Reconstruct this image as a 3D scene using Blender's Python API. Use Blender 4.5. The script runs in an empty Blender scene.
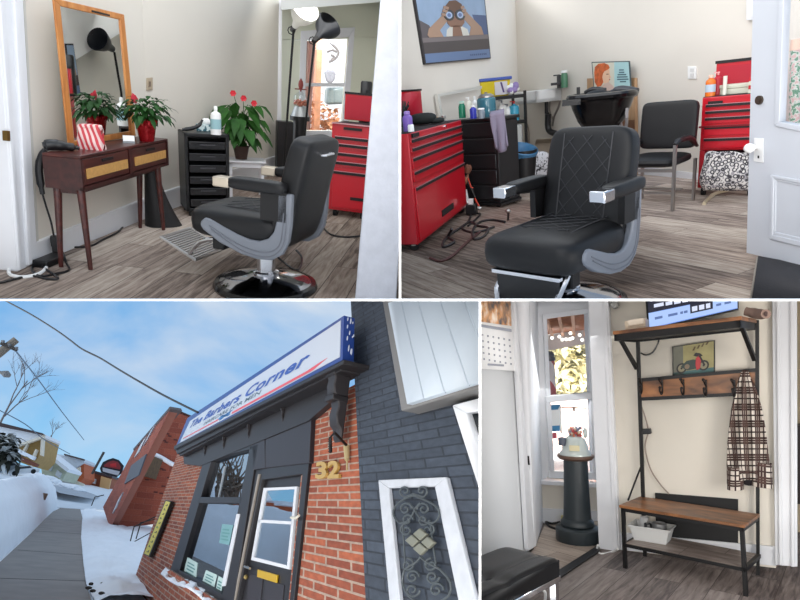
import math
F=600.0
def V(*a): return list(a)
def add(a,b): return [a[i]+b[i] for i in range(3)]
def sub(a,b): return [a[i]-b[i] for i in range(3)]
def mul(a,s): return [c*s for c in a]
def dot(a,b): return sum(a[i]*b[i] for i in range(3))
def cross(a,b): return [a[1]*b[2]-a[2]*b[1],a[2]*b[0]-a[0]*b[2],a[0]*b[1]-a[1]*b[0]]
def norm(a):
    l=math.sqrt(dot(a,a)); return [c/l for c in a]
def cray(x,y): return [(x-400.0)/F,1.0,(300.0-y)/F]       # ray through a picture point, camera space
class Bay:
    """A room of its own: local Z is its up, the eye stands at (0,0,h) over its floor."""
    def __init__(s,up,h,cx,cy):
        s.Z=norm(up); d=cray(cx,cy); s.Y=norm(sub(d,mul(s.Z,dot(d,s.Z)))); s.X=cross(s.Y,s.Z); s.h=h
    def loc(s,c): return [dot(c,s.X),dot(c,s.Y),dot(c,s.Z)]
    def ray(s,x,y): return s.loc(cray(x,y))
    def hz(s,x,y,z=0.0):                 # point at height z
        r=s.ray(x,y); t=(z-s.h)/r[2]; return [r[0]*t,r[1]*t,z]
    def pl(s,x,y,p,n):                   # point on the plane (p,n)
        r=s.ray(x,y); o=[0,0,s.h]; t=dot(sub(p,o),n)/dot(r,n); return [r[0]*t,r[1]*t,s.h+r[2]*t]
    def up(s,p,x,y):                     # height on the vertical over p nearest to picture row y
        r=s.ray(x,y); n=cross(norm([p[0],p[1],0]),[0,0,1])
        t=(p[0]*r[0]+p[1]*r[1])/(r[0]**2+r[1]**2); return s.h+r[2]*t
    def px(s,p):
        q=sub(p,[0,0,s.h]); c=[s.X[i]*q[0]+s.Y[i]*q[1]+s.Z[i]*q[2] for i in range(3)]
        return (400+F*c[0]/c[1],300-F*c[2]/c[1])
TL=Bay([150,-600,1674],1.30,200,150)
TR=Bay([-190,-600,1800],1.35,600,150)
BR=Bay([0,.108,1],1.65,640,450)
BL=Bay([150,600,1541],1.5,240,450)
import bpy, bmesh, random
from mathutils import Vector, Matrix
random.seed(7)
PITCH=math.radians(19.0)
WM=Matrix.Translation((0,0,1.3))@Matrix.Rotation(-PITCH,4,'X')      # eye space -> world
SC=bpy.context.scene.collection
def baymat(b):
    m=Matrix(((b.X[0],b.Y[0],b.Z[0],0),(b.X[1],b.Y[1],b.Z[1],0),(b.X[2],b.Y[2],b.Z[2],0),(0,0,0,1)))
    return m@Matrix.Translation((0,0,-b.h))
B=None; BMAT=None; BAY=''
BOUND={'TL':(None,399.2,None,298.6),'TR':(400.8,None,None,298.6),'BL':(None,479.2,301.0,None),'BR':(480.8,None,301.0,None)}
def enter(name,b):
    global B,BMAT,BAY
    B=b; BAY=name; BMAT=WM@baymat(b)
LOCAL={}
# ---------------------------------------------------------------- materials
def nodes(name):
    m=bpy.data.materials.new(name); m.use_nodes=True
    nt=m.node_tree; bs=nt.nodes['Principled BSDF']; return m,nt,bs
def N(nt,t,**k):
    n=nt.nodes.new(t)
    for a,v in k.items(): setattr(n,a,v)
    return n
def lin(c):
    f=lambda u: (u/12.92 if u<=.04045 else ((u+.055)/1.055)**2.4)
    return tuple(f(x/255.0) for x in c[:3])+(1.0,)
MATS={}
def M(name,rgb,rough=.5,metal=0.0,var=0.0,scale=8.0,bump=0.0,bscale=60.0,spec=.5,coat=0.0,stretch=(1,1,1)):
    """plain surface: sRGB colour with a little noise in colour and relief"""
    if name in MATS: return MATS[name]
    m,nt,bs=nodes(name); col=lin(rgb)
    bs.inputs['Base Color'].default_value=col; bs.inputs['Roughness'].default_value=rough
    bs.inputs['Metallic'].default_value=metal; bs.inputs['Specular IOR Level'].default_value=spec
    bs.inputs['Coat Weight'].default_value=coat
    if var or bump:
        tc=N(nt,'ShaderNodeTexCoord'); mp=N(nt,'ShaderNodeMapping'); mp.inputs['Scale'].default_value=stretch
        nt.links.new(tc.outputs['Object'],mp.inputs['Vector'])
    if var:
        no=N(nt,'ShaderNodeTexNoise'); no.inputs['Scale'].default_value=scale; no.inputs['Detail'].default_value=6
        nt.links.new(mp.outputs[0],no.inputs['Vector'])
        mr=N(nt,'ShaderNodeMapRange'); mr.inputs['From Min'].default_value=.3; mr.inputs['From Max'].default_value=.7
        mr.inputs['To Min'].default_value=1-var; mr.inputs['To Max'].default_value=1+var
        nt.links.new(no.outputs['Fac'],mr.inputs['Value'])
        mx=N(nt,'ShaderNodeVectorMath',operation='SCALE'); mx.inputs[0].default_value=col[:3]
        nt.links.new(mr.outputs[0],mx.inputs['Scale']); nt.links.new(mx.outputs[0],bs.inputs['Base Color'])
    if bump:
        nb=N(nt,'ShaderNodeTexNoise'); nb.inputs['Scale'].default_value=bscale; nb.inputs['Detail'].default_value=4
        nt.links.new(mp.outputs[0],nb.inputs['Vector'])
        bp=N(nt,'ShaderNodeBump'); bp.inputs['Strength'].default_value=bump; bp.inputs['Distance'].default_value=.01
        nt.links.new(nb.outputs['Fac'],bp.inputs['Height']); nt.links.new(bp.outputs[0],bs.inputs['Normal'])
    MATS[name]=m; return m
def emis(name,rgb,s):
    if name in MATS: return MATS[name]
    m,nt,bs=nodes(name); bs.inputs['Base Color'].default_value=(0,0,0,1)
    bs.inputs['Emission Color'].default_value=lin(rgb); bs.inputs['Emission Strength'].default_value=s
    MATS[name]=m; return m
def glassy(name,tint=(1,1,1),refl=.12,rough=.02,solid=None):
    """thin pane: partly clear, partly mirror"""
    if name in MATS: return MATS[name]
    m=bpy.data.materials.new(name); m.use_nodes=True; nt=m.node_tree; nt.nodes.clear()
    o=N(nt,'ShaderNodeOutputMaterial'); mx=N(nt,'ShaderNodeMixShader'); mx.inputs[0].default_value=refl
    a=N(nt,'ShaderNodeBsdfTransparent'); a.inputs[0].default_value=(*tint,1)
    g=N(nt,'ShaderNodeBsdfGlossy'); g.inputs['Roughness'].default_value=rough; g.inputs['Color'].default_value=(.9,.95,1,1)
    nt.links.new(a.outputs[0],mx.inputs[1]); nt.links.new(g.outputs[0],mx.inputs[2]); nt.links.new(mx.outputs[0],o.inputs[0])
    MATS[name]=m; return m
def wood(name,c1,c2,scale=3.0,stretch=(1,12,12),rough=.4,knots=0.0):
    if name in MATS: return MATS[name]
    m,nt,bs=nodes(name); bs.inputs['Roughness'].default_value=rough
    tc=N(nt,'ShaderNodeTexCoord'); mp=N(nt,'ShaderNodeMapping'); mp.inputs['Scale'].default_value=stretch
    no=N(nt,'ShaderNodeTexNoise'); no.inputs['Scale'].default_value=scale; no.inputs['Detail'].default_value=8; no.inputs['Distortion'].default_value=.6
    cr=N(nt,'ShaderNodeValToRGB'); cr.color_ramp.elements[0].color=lin(c1); cr.color_ramp.elements[1].color=lin(c2)
    cr.color_ramp.elements[0].position=.33; cr.color_ramp.elements[1].position=.67
    nt.links.new(tc.outputs['Object'],mp.inputs[0]); nt.links.new(mp.outputs[0],no.inputs['Vector'])
    nt.links.new(no.outputs['Fac'],cr.inputs[0]); nt.links.new(cr.outputs[0],bs.inputs['Base Color'])
    MATS[name]=m; return m
def planks(name,ang,c=((92,80,74),(150,138,130),(196,186,174)),w=.19,l=1.3,rough=.42,white=.5):
    m,nt,bs=nodes(name); bs.inputs['Roughness'].default_value=rough
    tc=N(nt,'ShaderNodeTexCoord'); mp=N(nt,'ShaderNodeMapping'); mp.inputs['Rotation'].default_value=(0,0,ang)
    nt.links.new(tc.outputs['Object'],mp.inputs[0])
    br=N(nt,'ShaderNodeTexBrick'); br.inputs['Scale'].default_value=1; br.inputs['Brick Width'].default_value=l; br.inputs['Row Height'].default_value=w
    br.inputs['Mortar Size'].default_value=.0025; br.inputs['Mortar Smooth'].default_value=.3; br.offset=.37; br.inputs['Bias'].default_value=0
    br.inputs['Color1'].default_value=(0,0,0,1); br.inputs['Color2'].default_value=(1,1,1,1); br.inputs['Mortar'].default_value=(.02,.02,.02,1)
    nt.links.new(mp.outputs[0],br.inputs['Vector'])
    sc=N(nt,'ShaderNodeMapping'); sc.inputs['Scale'].default_value=(1.3,14,1); nt.links.new(mp.outputs[0],sc.inputs[0])
    ofs=N(nt,'ShaderNodeVectorMath',operation='ADD'); nt.links.new(sc.outputs[0],ofs.inputs[0]); 
    sl=N(nt,'ShaderNodeVectorMath',operation='SCALE'); sl.inputs['Scale'].default_value=7.0
    nt.links.new(br.outputs['Color'],sl.inputs[0]); nt.links.new(sl.outputs[0],ofs.inputs[1])
    no=N(nt,'ShaderNodeTexNoise'); no.inputs['Scale'].default_value=2.2; no.inputs['Detail'].default_value=9; no.inputs['Roughness'].default_value=.65; no.inputs['Distortion'].default_value=.5
    nt.links.new(ofs.outputs[0],no.inputs['Vector'])
    ad=N(nt,'ShaderNodeMath',operation='MULTIPLY_ADD'); ad.inputs[1].default_value=.30; nt.links.new(br.outputs['Color'],ad.inputs[0])
    sb=N(nt,'ShaderNodeMath',operation='SUBTRACT'); sb.inputs[1].default_value=.15; nt.links.new(no.outputs['Fac'],sb.inputs[0]); nt.links.new(sb.outputs[0],ad.inputs[2])
    cr=N(nt,'ShaderNodeValToRGB'); e=cr.color_ramp.elements; e[0].position=.3; e[0].color=lin(c[0]); e[1].position=.5; e[1].color=lin(c[1]); e2=e.new(.5+.25*(1-white)+.12); e2.color=lin(c[2])
    nt.links.new(ad.outputs[0],cr.inputs[0])
    mx=N(nt,'ShaderNodeMix',data_type='RGBA'); mx.inputs[7].default_value=lin((58,50,46)); nt.links.new(br.outputs['Fac'],mx.inputs[0]); nt.links.new(cr.outputs[0],mx.inputs[6])
    nt.links.new(mx.outputs[2],bs.inputs['Base Color'])
    bp=N(nt,'ShaderNodeBump'); bp.inputs['Strength'].default_value=.15; bp.inputs['Distance'].default_value=.004
    nt.links.new(no.outputs['Fac'],bp.inputs['Height']); nt.links.new(bp.outputs[0],bs.inputs['Normal'])
    MATS[name]=m; return m
def brick(name,c1,c2,mortar,w=.23,h=.075,ms=.012,uv=True,rough=.85,rot=0,spot=None):
    m,nt,bs=nodes(name); bs.inputs['Roughness'].default_value=rough
    tc=N(nt,'ShaderNodeTexCoord'); mp=N(nt,'ShaderNodeMapping'); mp.inputs['Rotation'].default_value=(0,0,rot)
    nt.links.new(tc.outputs['UV' if uv else 'Object'],mp.inputs[0])
    br=N(nt,'ShaderNodeTexBrick'); br.inputs['Scale'].default_value=1; br.inputs['Brick Width'].default_value=w; br.inputs['Row Height'].default_value=h
    br.inputs['Mortar Size'].default_value=ms; br.inputs['Mortar Smooth'].default_value=.2
    br.inputs['Color1'].default_value=lin(c1); br.inputs['Color2'].default_value=lin(c2); br.inputs['Mortar'].default_value=lin(mortar)
    nt.links.new(mp.outputs[0],br.inputs['Vector'])
    no=N(nt,'ShaderNodeTexNoise'); no.inputs['Scale'].default_value=22; no.inputs['Detail'].default_value=6; nt.links.new(mp.outputs[0],no.inputs['Vector'])
    mr=N(nt,'ShaderNodeMapRange'); mr.inputs['From Min'].default_value=.3; mr.inputs['From Max'].default_value=.7; mr.inputs['To Min'].default_value=.78; mr.inputs['To Max'].default_value=1.22
    nt.links.new(no.outputs['Fac'],mr.inputs[0])
    mx=N(nt,'ShaderNodeVectorMath',operation='SCALE'); nt.links.new(br.outputs['Color'],mx.inputs[0]); nt.links.new(mr.outputs[0],mx.inputs['Scale'])
    nt.links.new(mx.outputs[0],bs.inputs['Base Color'])
    iv=N(nt,'ShaderNodeMath',operation='SUBTRACT'); iv.inputs[0].default_value=1; nt.links.new(br.outputs['Fac'],iv.inputs[1])
    av=N(nt,'ShaderNodeMath',operation='MULTIPLY_ADD'); av.inputs[1].default_value=.35; nt.links.new(no.outputs['Fac'],av.inputs[0]); nt.links.new(iv.outputs[0],av.inputs[2])
    bp=N(nt,'ShaderNodeBump'); bp.inputs['Strength'].default_value=.7; bp.inputs['Distance'].default_value=.012
    nt.links.new(av.outputs[0],bp.inputs['Height']); nt.links.new(bp.outputs[0],bs.inputs['Normal'])
    MATS[name]=m; return m
# ---------------------------------------------------------------- mesh builder
class MB:
    def __init__(s): s.v=[]; s.f=[]; s.mi=[]; s.mats=[]; s.cur=0; s.m=None; s.uv={}
    def mat(s,m):
        if m not in s.mats: s.mats.append(m)
        s.cur=s.mats.index(m); return s
    def tf(s,m=None): s.m=m; return s
    def _add(s,vs,fs):
        b=len(s.v)
        for p in vs:
            p=Vector(p); s.v.append(s.m@p if s.m else p)
        for f in fs: s.f.append([i+b for i in f]); s.mi.append(s.cur)
        return s
    def bx(s,x0,x1,y0,y1,z0,z1):
        return s._add([(x0,y0,z0),(x1,y0,z0),(x1,y1,z0),(x0,y1,z0),(x0,y0,z1),(x1,y0,z1),(x1,y1,z1),(x0,y1,z1)],
            [(3,2,1,0),(4,5,6,7),(0,1,5,4),(1,2,6,5),(2,3,7,6),(3,0,4,7)])
    def cb(s,c,d): return s.bx(c[0]-d[0]/2,c[0]+d[0]/2,c[1]-d[1]/2,c[1]+d[1]/2,c[2]-d[2]/2,c[2]+d[2]/2)
    def slab(s,pts,vec):
        n=len(pts); vec=Vector(vec); a=[Vector(p) for p in pts]; b=[p+vec for p in a]
        return s._add(a+b,[tuple(range(n)),tuple(range(2*n-1,n-1,-1))]+[(i,i+n,(i+1)%n+n,(i+1)%n) for i in range(n)])
    def cyl(s,p0,p1,r0,r1=None,seg=16,cap=True):
        return s.tube([p0,p1],[r0,r0 if r1 is None else r1],seg,cap)
    def tube(s,pts,r,seg=8,cap=True,smooth=0,flat=1.0):
        pts=[Vector(p) for p in pts]
        if smooth: pts=catmull(pts,smooth)
        n=len(pts); rr=r if isinstance(r,(list,tuple)) else [r]*n
        if len(rr)!=n: rr=[rr[min(len(rr)-1,int(i*(len(rr)-1)/(n-1)+.5))] for i in range(n)]
        vs=[]; t0=(pts[1]-pts[0]).normalized(); u=t0.orthogonal().normalized()
        for i in range(n):
            t=(pts[min(i+1,n-1)]-pts[max(i-1,0)]); t=t.normalized() if t.length>1e-9 else t0
            u=(u-t*u.dot(t)); u=u.normalized() if u.length>1e-6 else t.orthogonal().normalized(); w=t.cross(u)
            for k in range(seg):
                a=2*math.pi*k/seg; vs.append(pts[i]+u*(rr[i]*math.cos(a))+w*(rr[i]*flat*math.sin(a)))
        fs=[(i*seg+k,i*seg+(k+1)%seg,(i+1)*seg+(k+1)%seg,(i+1)*seg+k) for i in range(n-1) for k in range(seg)]
        if cap: fs+=[tuple(range(seg-1,-1,-1)),tuple((n-1)*seg+k for k in range(seg))]
        return s._add(vs,fs)
    def lathe(s,prof,seg=24,c=(0,0,0),sx=1,sy=1):
        vs=[]; n=len(prof)
        for r,z in prof:
            for k in range(seg):
                a=2*math.pi*k/seg; vs.append((c[0]+max(r,1e-4)*sx*math.cos(a),c[1]+max(r,1e-4)*sy*math.sin(a),c[2]+z))
        fs=[(i*seg+k,i*seg+(k+1)%seg,(i+1)*seg+(k+1)%seg,(i+1)*seg+k) for i in range(n-1) for k in range(seg)]
        return s._add(vs,fs)
    def ell(s,c,r,seg=16,rings=10):
        return s.lathe([(math.sin(math.pi*i/rings),-math.cos(math.pi*i/rings)*1.0) for i in range(rings+1)],seg) if False else s._ell(c,r,seg,rings)
    def _ell(s,c,r,seg,rings):
        vs=[]
        for i in range(rings+1):
            a=math.pi*i/rings
            for k in range(seg):
                t=2*math.pi*k/seg; vs.append((c[0]+r[0]*math.sin(a)*math.cos(t)+1e-5*math.cos(t),c[1]+r[1]*math.sin(a)*math.sin(t)+1e-5*math.sin(t),c[2]-r[2]*math.cos(a)))
        return s._add(vs,[(i*seg+k,i*seg+(k+1)%seg,(i+1)*seg+(k+1)%seg,(i+1)*seg+k) for i in range(rings) for k in range(seg)])
    def rbox(s,x0,x1,y0,y1,z0,z1,p=4.0,nu=20,nv=12,pz=None):
        """cushion: a superellipsoid"""
        c=((x0+x1)/2,(y0+y1)/2,(z0+z1)/2); r=((x1-x0)/2,(y1-y0)/2,(z1-z0)/2); pz=pz or p
        sg=lambda u,e: math.copysign(abs(u)**e,u)
        vs=[]
        for i in range(nv+1):
            a=-math.pi/2+math.pi*i/nv; ca=sg(math.cos(a),2/pz); sa=sg(math.sin(a),2/pz)
            for k in range(nu):
                t=2*math.pi*(k+.5)/nu; vs.append((c[0]+r[0]*ca*sg(math.cos(t),2/p),c[1]+r[1]*ca*sg(math.sin(t),2/p),c[2]+r[2]*sa))
        return s._add(vs,[(i*nu+k,i*nu+(k+1)%nu,(i+1)*nu+(k+1)%nu,(i+1)*nu+k) for i in range(nv) for k in range(nu)])
    def surf(s,f,nu,nv,uvf=None):
        b=len(s.v)
        s._add([f(i/nu,j/nv) for j in range(nv+1) for i in range(nu+1)],[(j*(nu+1)+i,j*(nu+1)+i+1,(j+1)*(nu+1)+i+1,(j+1)*(nu+1)+i) for j in range(nv) for i in range(nu)])
        if uvf:
            for j in range(nv+1):
                for i in range(nu+1): s.uv[b+j*(nu+1)+i]=uvf(i/nu,j/nv)
        return s
    def leaf(s,p,d,up,L,w,droop=.3):
        p=Vector(p); d=Vector(d).normalized(); up=Vector(up); sd=d.cross(up)
        sd=sd.normalized() if sd.length>1e-5 else d.orthogonal().normalized(); nn=sd.cross(d).normalized()
        q=[p,p+d*L*.35+sd*w*.5+nn*w*.12-Vector((0,0,droop*L*.1)),p+d*L*.38-Vector((0,0,droop*L*.1)),p+d*L*.35-sd*w*.5+nn*w*.12-Vector((0,0,droop*L*.1)),
           p+d*L*.7+sd*w*.36+nn*w*.08-Vector((0,0,droop*L*.4)),p+d*L*.72-Vector((0,0,droop*L*.42)),p+d*L*.7-sd*w*.36+nn*w*.08-Vector((0,0,droop*L*.4)),p+d*L-Vector((0,0,droop*L*.9))]
        return s._add(q,[(0,1,2),(0,2,3),(1,4,5,2),(2,5,6,3),(4,7,5),(5,7,6)])
    def build(s,name,m=None,parent=None,loc=(0,0,0),rz=0,bevel=0,bseg=2,smooth=40,absolute=False,sub=0,solid=0):
        me=bpy.data.meshes.new(name)
        vs=s.v
        if parent is not None and absolute:
            inv=LOCAL[parent.name].inverted(); vs=[inv@p for p in vs]
        elif parent is None:
            T=Matrix.Translation(Vector(loc))@Matrix.Rotation(rz,4,'Z')
            if absolute: inv=T.inverted(); vs=[inv@p for p in vs]
        me.from_pydata([tuple(p) for p in vs],[],s.f)
        mats=s.mats if s.mats else [m]
        if s.mats and m is not None and not s.mats: mats=[m]
        for q in mats: me.materials.append(q)
        if s.mats:
            for p,i in zip(me.polygons,s.mi): p.material_index=i
        if s.uv:
            ul=me.uv_layers.new(name='UVMap')
            for lp in me.loops:
                ul.data[lp.index].uv=s.uv.get(lp.vertex_index,(0,0))
        bm=bmesh.new(); bm.from_mesh(me); bmesh.ops.recalc_face_normals(bm,faces=bm.faces); bm.to_mesh(me); bm.free()
        o=bpy.data.objects.new(name,me); SC.objects.link(o)
        if parent is not None:
            o.parent=parent; LOCAL[o.name]=LOCAL[parent.name]
        else:
            LOCAL[o.name]=T; o.matrix_world=BMAT@T
        o['_bay']=BAY
        if smooth:
            for p in me.polygons: p.use_smooth=True
            try: me.set_sharp_from_angle(angle=math.radians(smooth))
            except Exception: pass
        if bevel:
            md=o.modifiers.new('bevel','BEVEL'); md.width=bevel; md.segments=bseg; md.limit_method='ANGLE'; md.angle_limit=math.radians(35); md.harden_normals=False
        if sub:
            md=o.modifiers.new('sub','SUBSURF'); md.levels=sub; md.render_levels=sub
        if solid:
            md=o.modifiers.new('sol','SOLIDIFY'); md.thickness=solid; md.offset=-1
        return o
def catmull(p,k):
    out=[]; n=len(p)
    for i in range(n-1):
        a,b,c,d=p[max(i-1,0)],p[i],p[i+1],p[min(i+2,n-1)]
        for j in range(k):
            t=j/k; out.append(.5*((2*b)+(c-a)*t+(2*a-5*b+4*c-d)*t*t+(3*b-a-3*c+d)*t**3))
    out.append(p[-1]); return out
def tag(o,label,cat,group=None,kind=None):
    o['label']=label; o['category']=cat
    if group: o['group']=group
    if kind: o['kind']=kind
    return o
def thing(name,label,cat,loc=(0,0,0),rz=0,group=None):
    o=bpy.data.objects.new(name,None); SC.objects.link(o); o.empty_display_size=.1
    T=Matrix.Translation(Vector(loc))@Matrix.Rotation(rz,4,'Z'); LOCAL[o.name]=T; o.matrix_world=BMAT@T; o['_bay']=BAY
    return tag(o,label,cat,group)
def struct(name,mb,m=None,**k):
    o=mb.build(name,m,**k); o['kind']='structure'; return o
def solo(name,label,cat,mb,m=None,group=None,**k):
    return tag(mb.build(name,m,**k),label,cat,group)
def yaw(v): return math.atan2(v[1],v[0])
def vpl(p,q):                                   # upright plane over two floor points: (point, normal towards the eye)
    d=norm([q[0]-p[0],q[1]-p[1],0]); n=[d[1],-d[0],0]
    if dot(n,[-p[0],-p[1],0])<0: n=mul(n,-1)
    return [p[0],p[1],0],n
def front(p):                                   # upright plane at p facing the eye
    return [p[0],p[1],0],norm([-p[0],-p[1],0])
def on(pl,x,y,off=0.0):
    return B.pl(x,y,add(pl[0],mul(pl[1],off)),pl[1])
def poly(pl,pts,off=0.0): return [on(pl,x,y,off) for x,y in pts]
def homog(q):
    """unit square -> picture quad (p00,p10,p11,p01)"""
    (x0,y0),(x1,y1),(x2,y2),(x3,y3)=q
    dx1,dx2,dx3=x1-x2,x3-x2,x0-x1+x2-x3; dy1,dy2,dy3=y1-y2,y3-y2,y0-y1+y2-y3
    den=dx1*dy2-dx2*dy1; g=(dx3*dy2-dx2*dy3)/den; h=(dx1*dy3-dx3*dy1)/den
    a,b,c=x1-x0+g*x1,x3-x0+h*x3,x0; d,e,f=y1-y0+g*y1,y3-y0+h*y3,y0
    return lambda u,v: ((a*u+b*v+c)/(g*u+h*v+1),(d*u+e*v+f)/(g*u+h*v+1))
def text_polys(s,shear=0.0,offset=0.0,size=1.0,spacing=1.0):
    cu=bpy.data.curves.new('txt','FONT'); cu.body=s; cu.shear=shear; cu.offset=offset; cu.size=size; cu.space_character=spacing; cu.resolution_u=3
    o=bpy.data.objects.new('txt',cu); SC.objects.link(o); dg=bpy.context.evaluated_depsgraph_get()
    me=bpy.data.meshes.new_from_object(o.evaluated_get(dg)); vs=[v.co.copy() for v in me.vertices]; fs=[list(p.vertices) for p in me.polygons]
    bpy.data.objects.remove(o); bpy.data.curves.remove(cu); bpy.data.meshes.remove(me)
    x0=min(v.x for v in vs); x1=max(v.x for v in vs); y0=min(v.y for v in vs); y1=max(v.y for v in vs)
    return [((v.x-x0)/(x1-x0),(v.y-y0)/(y1-y0)) for v in vs],fs
def letter(mb,s,fn,**k):
    """fn(u,v) -> 3D point; u along the line of writing, v up"""
    uv,fs=text_polys(s,**k); mb._add([fn(u,v) for u,v in uv],fs); return mb
def local_area(name,loc,target,size,power,color=(1,1,1),sy=None):
    l=bpy.data.lights.new(name,'AREA'); l.energy=power; l.color=color; l.size=size; l.shape='RECTANGLE'; l.size_y=sy or size
    o=bpy.data.objects.new(name,l); SC.objects.link(o)
    a=BMAT@Vector(loc); b=BMAT@Vector(target)
    o.rotation_euler=(b-a).to_track_quat('-Z','Y').to_euler(); o.location=a; return o
def point(name,loc,power,color=(1,1,1),r=.05):
    l=bpy.data.lights.new(name,'POINT'); l.energy=power; l.color=color; l.shadow_soft_size=r
    o=bpy.data.objects.new(name,l); SC.objects.link(o); o.location=BMAT@Vector(loc); return o
def rx(a,p=(0,0,0)): return Matrix.Translation(p)@Matrix.Rotation(a,4,'X')
def ry(a,p=(0,0,0)): return Matrix.Translation(p)@Matrix.Rotation(a,4,'Y')
def rzm(a,p=(0,0,0)): return Matrix.Translation(p)@Matrix.Rotation(a,4,'Z')
def bottle(name,label,p,r,h,body,cap,group=None,neck=.35,pump=False,lab=None,parent=None):
    t=thing(name,label,'bottle',p,0,group)
    MB().lathe([(0,0),(r,0),(r,h*.66),(r*.9,h*.74),(r*neck,h*.82),(r*neck,h*.86),(0,h*.86)],16).build('body',body,t)
    c=MB()
    if pump: c.cyl((0,0,h*.86),(0,0,h*.98),r*.2,seg=8); c.bx(-r*.8,r*.25,-r*.2,r*.2,h*.95,h)
    else: c.lathe([(r*neck*1.15,h*.85),(r*neck*1.15,h*.97),(r*neck*.8,h),(0,h)],12)
    c.build('cap',cap,t)
    if lab: MB().lathe([(r*1.015,h*.2),(r*1.015,h*.55)],16).build('sticker',lab,t)
    return t
# ---------------------------------------------------------------- shared surfaces
PAINT=M('wall paint',(216,210,199),.7,var=.02,scale=1.5,bump=.05,bscale=90)
PAINTW=M('wall paint warm',(219,213,203),.7,var=.02,scale=1.5,bump=.05,bscale=90)
WHITE=M('white trim paint',(224,225,228),.4,var=.02,scale=4)
OLDWHITE=M('worn white paint',(208,210,218),.6,var=.06,scale=14,bump=.5,bscale=30)
BLACKP=M('black plastic',(24,24,26),.35)
BLACKM=M('black metal',(22,21,22),.45,metal=.3)
LEATHER=M('black leather',(17,17,19),.45,bump=.12,bscale=220,spec=.35)
CHROME=M('chrome',(215,217,222),.13,metal=1)
STEEL=M('brushed steel',(170,165,160),.35,metal=1)
GREYP=M('grey plastic shell',(118,122,130),.45,var=.04,scale=5)
RED=M('red enamel',(188,16,34),.3,coat=.3,var=.04,scale=3)
REDD=M('red enamel drawer',(196,20,38),.28,coat=.3)
DARK=M('dark gap',(16,12,14),.6)
RUBBER=M('rubber',(15,15,16),.7)
WHITEP=M('white plastic',(238,238,236),.35)
LABELW=M('white paper',(240,240,238),.6)
TEAL=M('teal liquid',(20,120,140),.2)
GREEN=M('green liquid',(24,130,98),.25)
BLUE=M('blue plastic',(45,55,170),.25)
PURPLE=M('purple plastic',(120,90,175),.25)
YELLOW=M('yellow plastic',(214,190,30),.4)
ORANGE=M('orange liquid',(222,112,28),.25)
LEAF=M('dark green leaf',(34,74,30),.6,var=.35,scale=9,spec=.25)
LEAF2=M('mid green leaf',(44,88,32),.55,var=.35,scale=9,spec=.25)
def cable(name,label,pts,r,m,group=None,smooth=6):
    return solo(name,label,'cable',MB().tube(pts,r,6,smooth=smooth),m,group)
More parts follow.
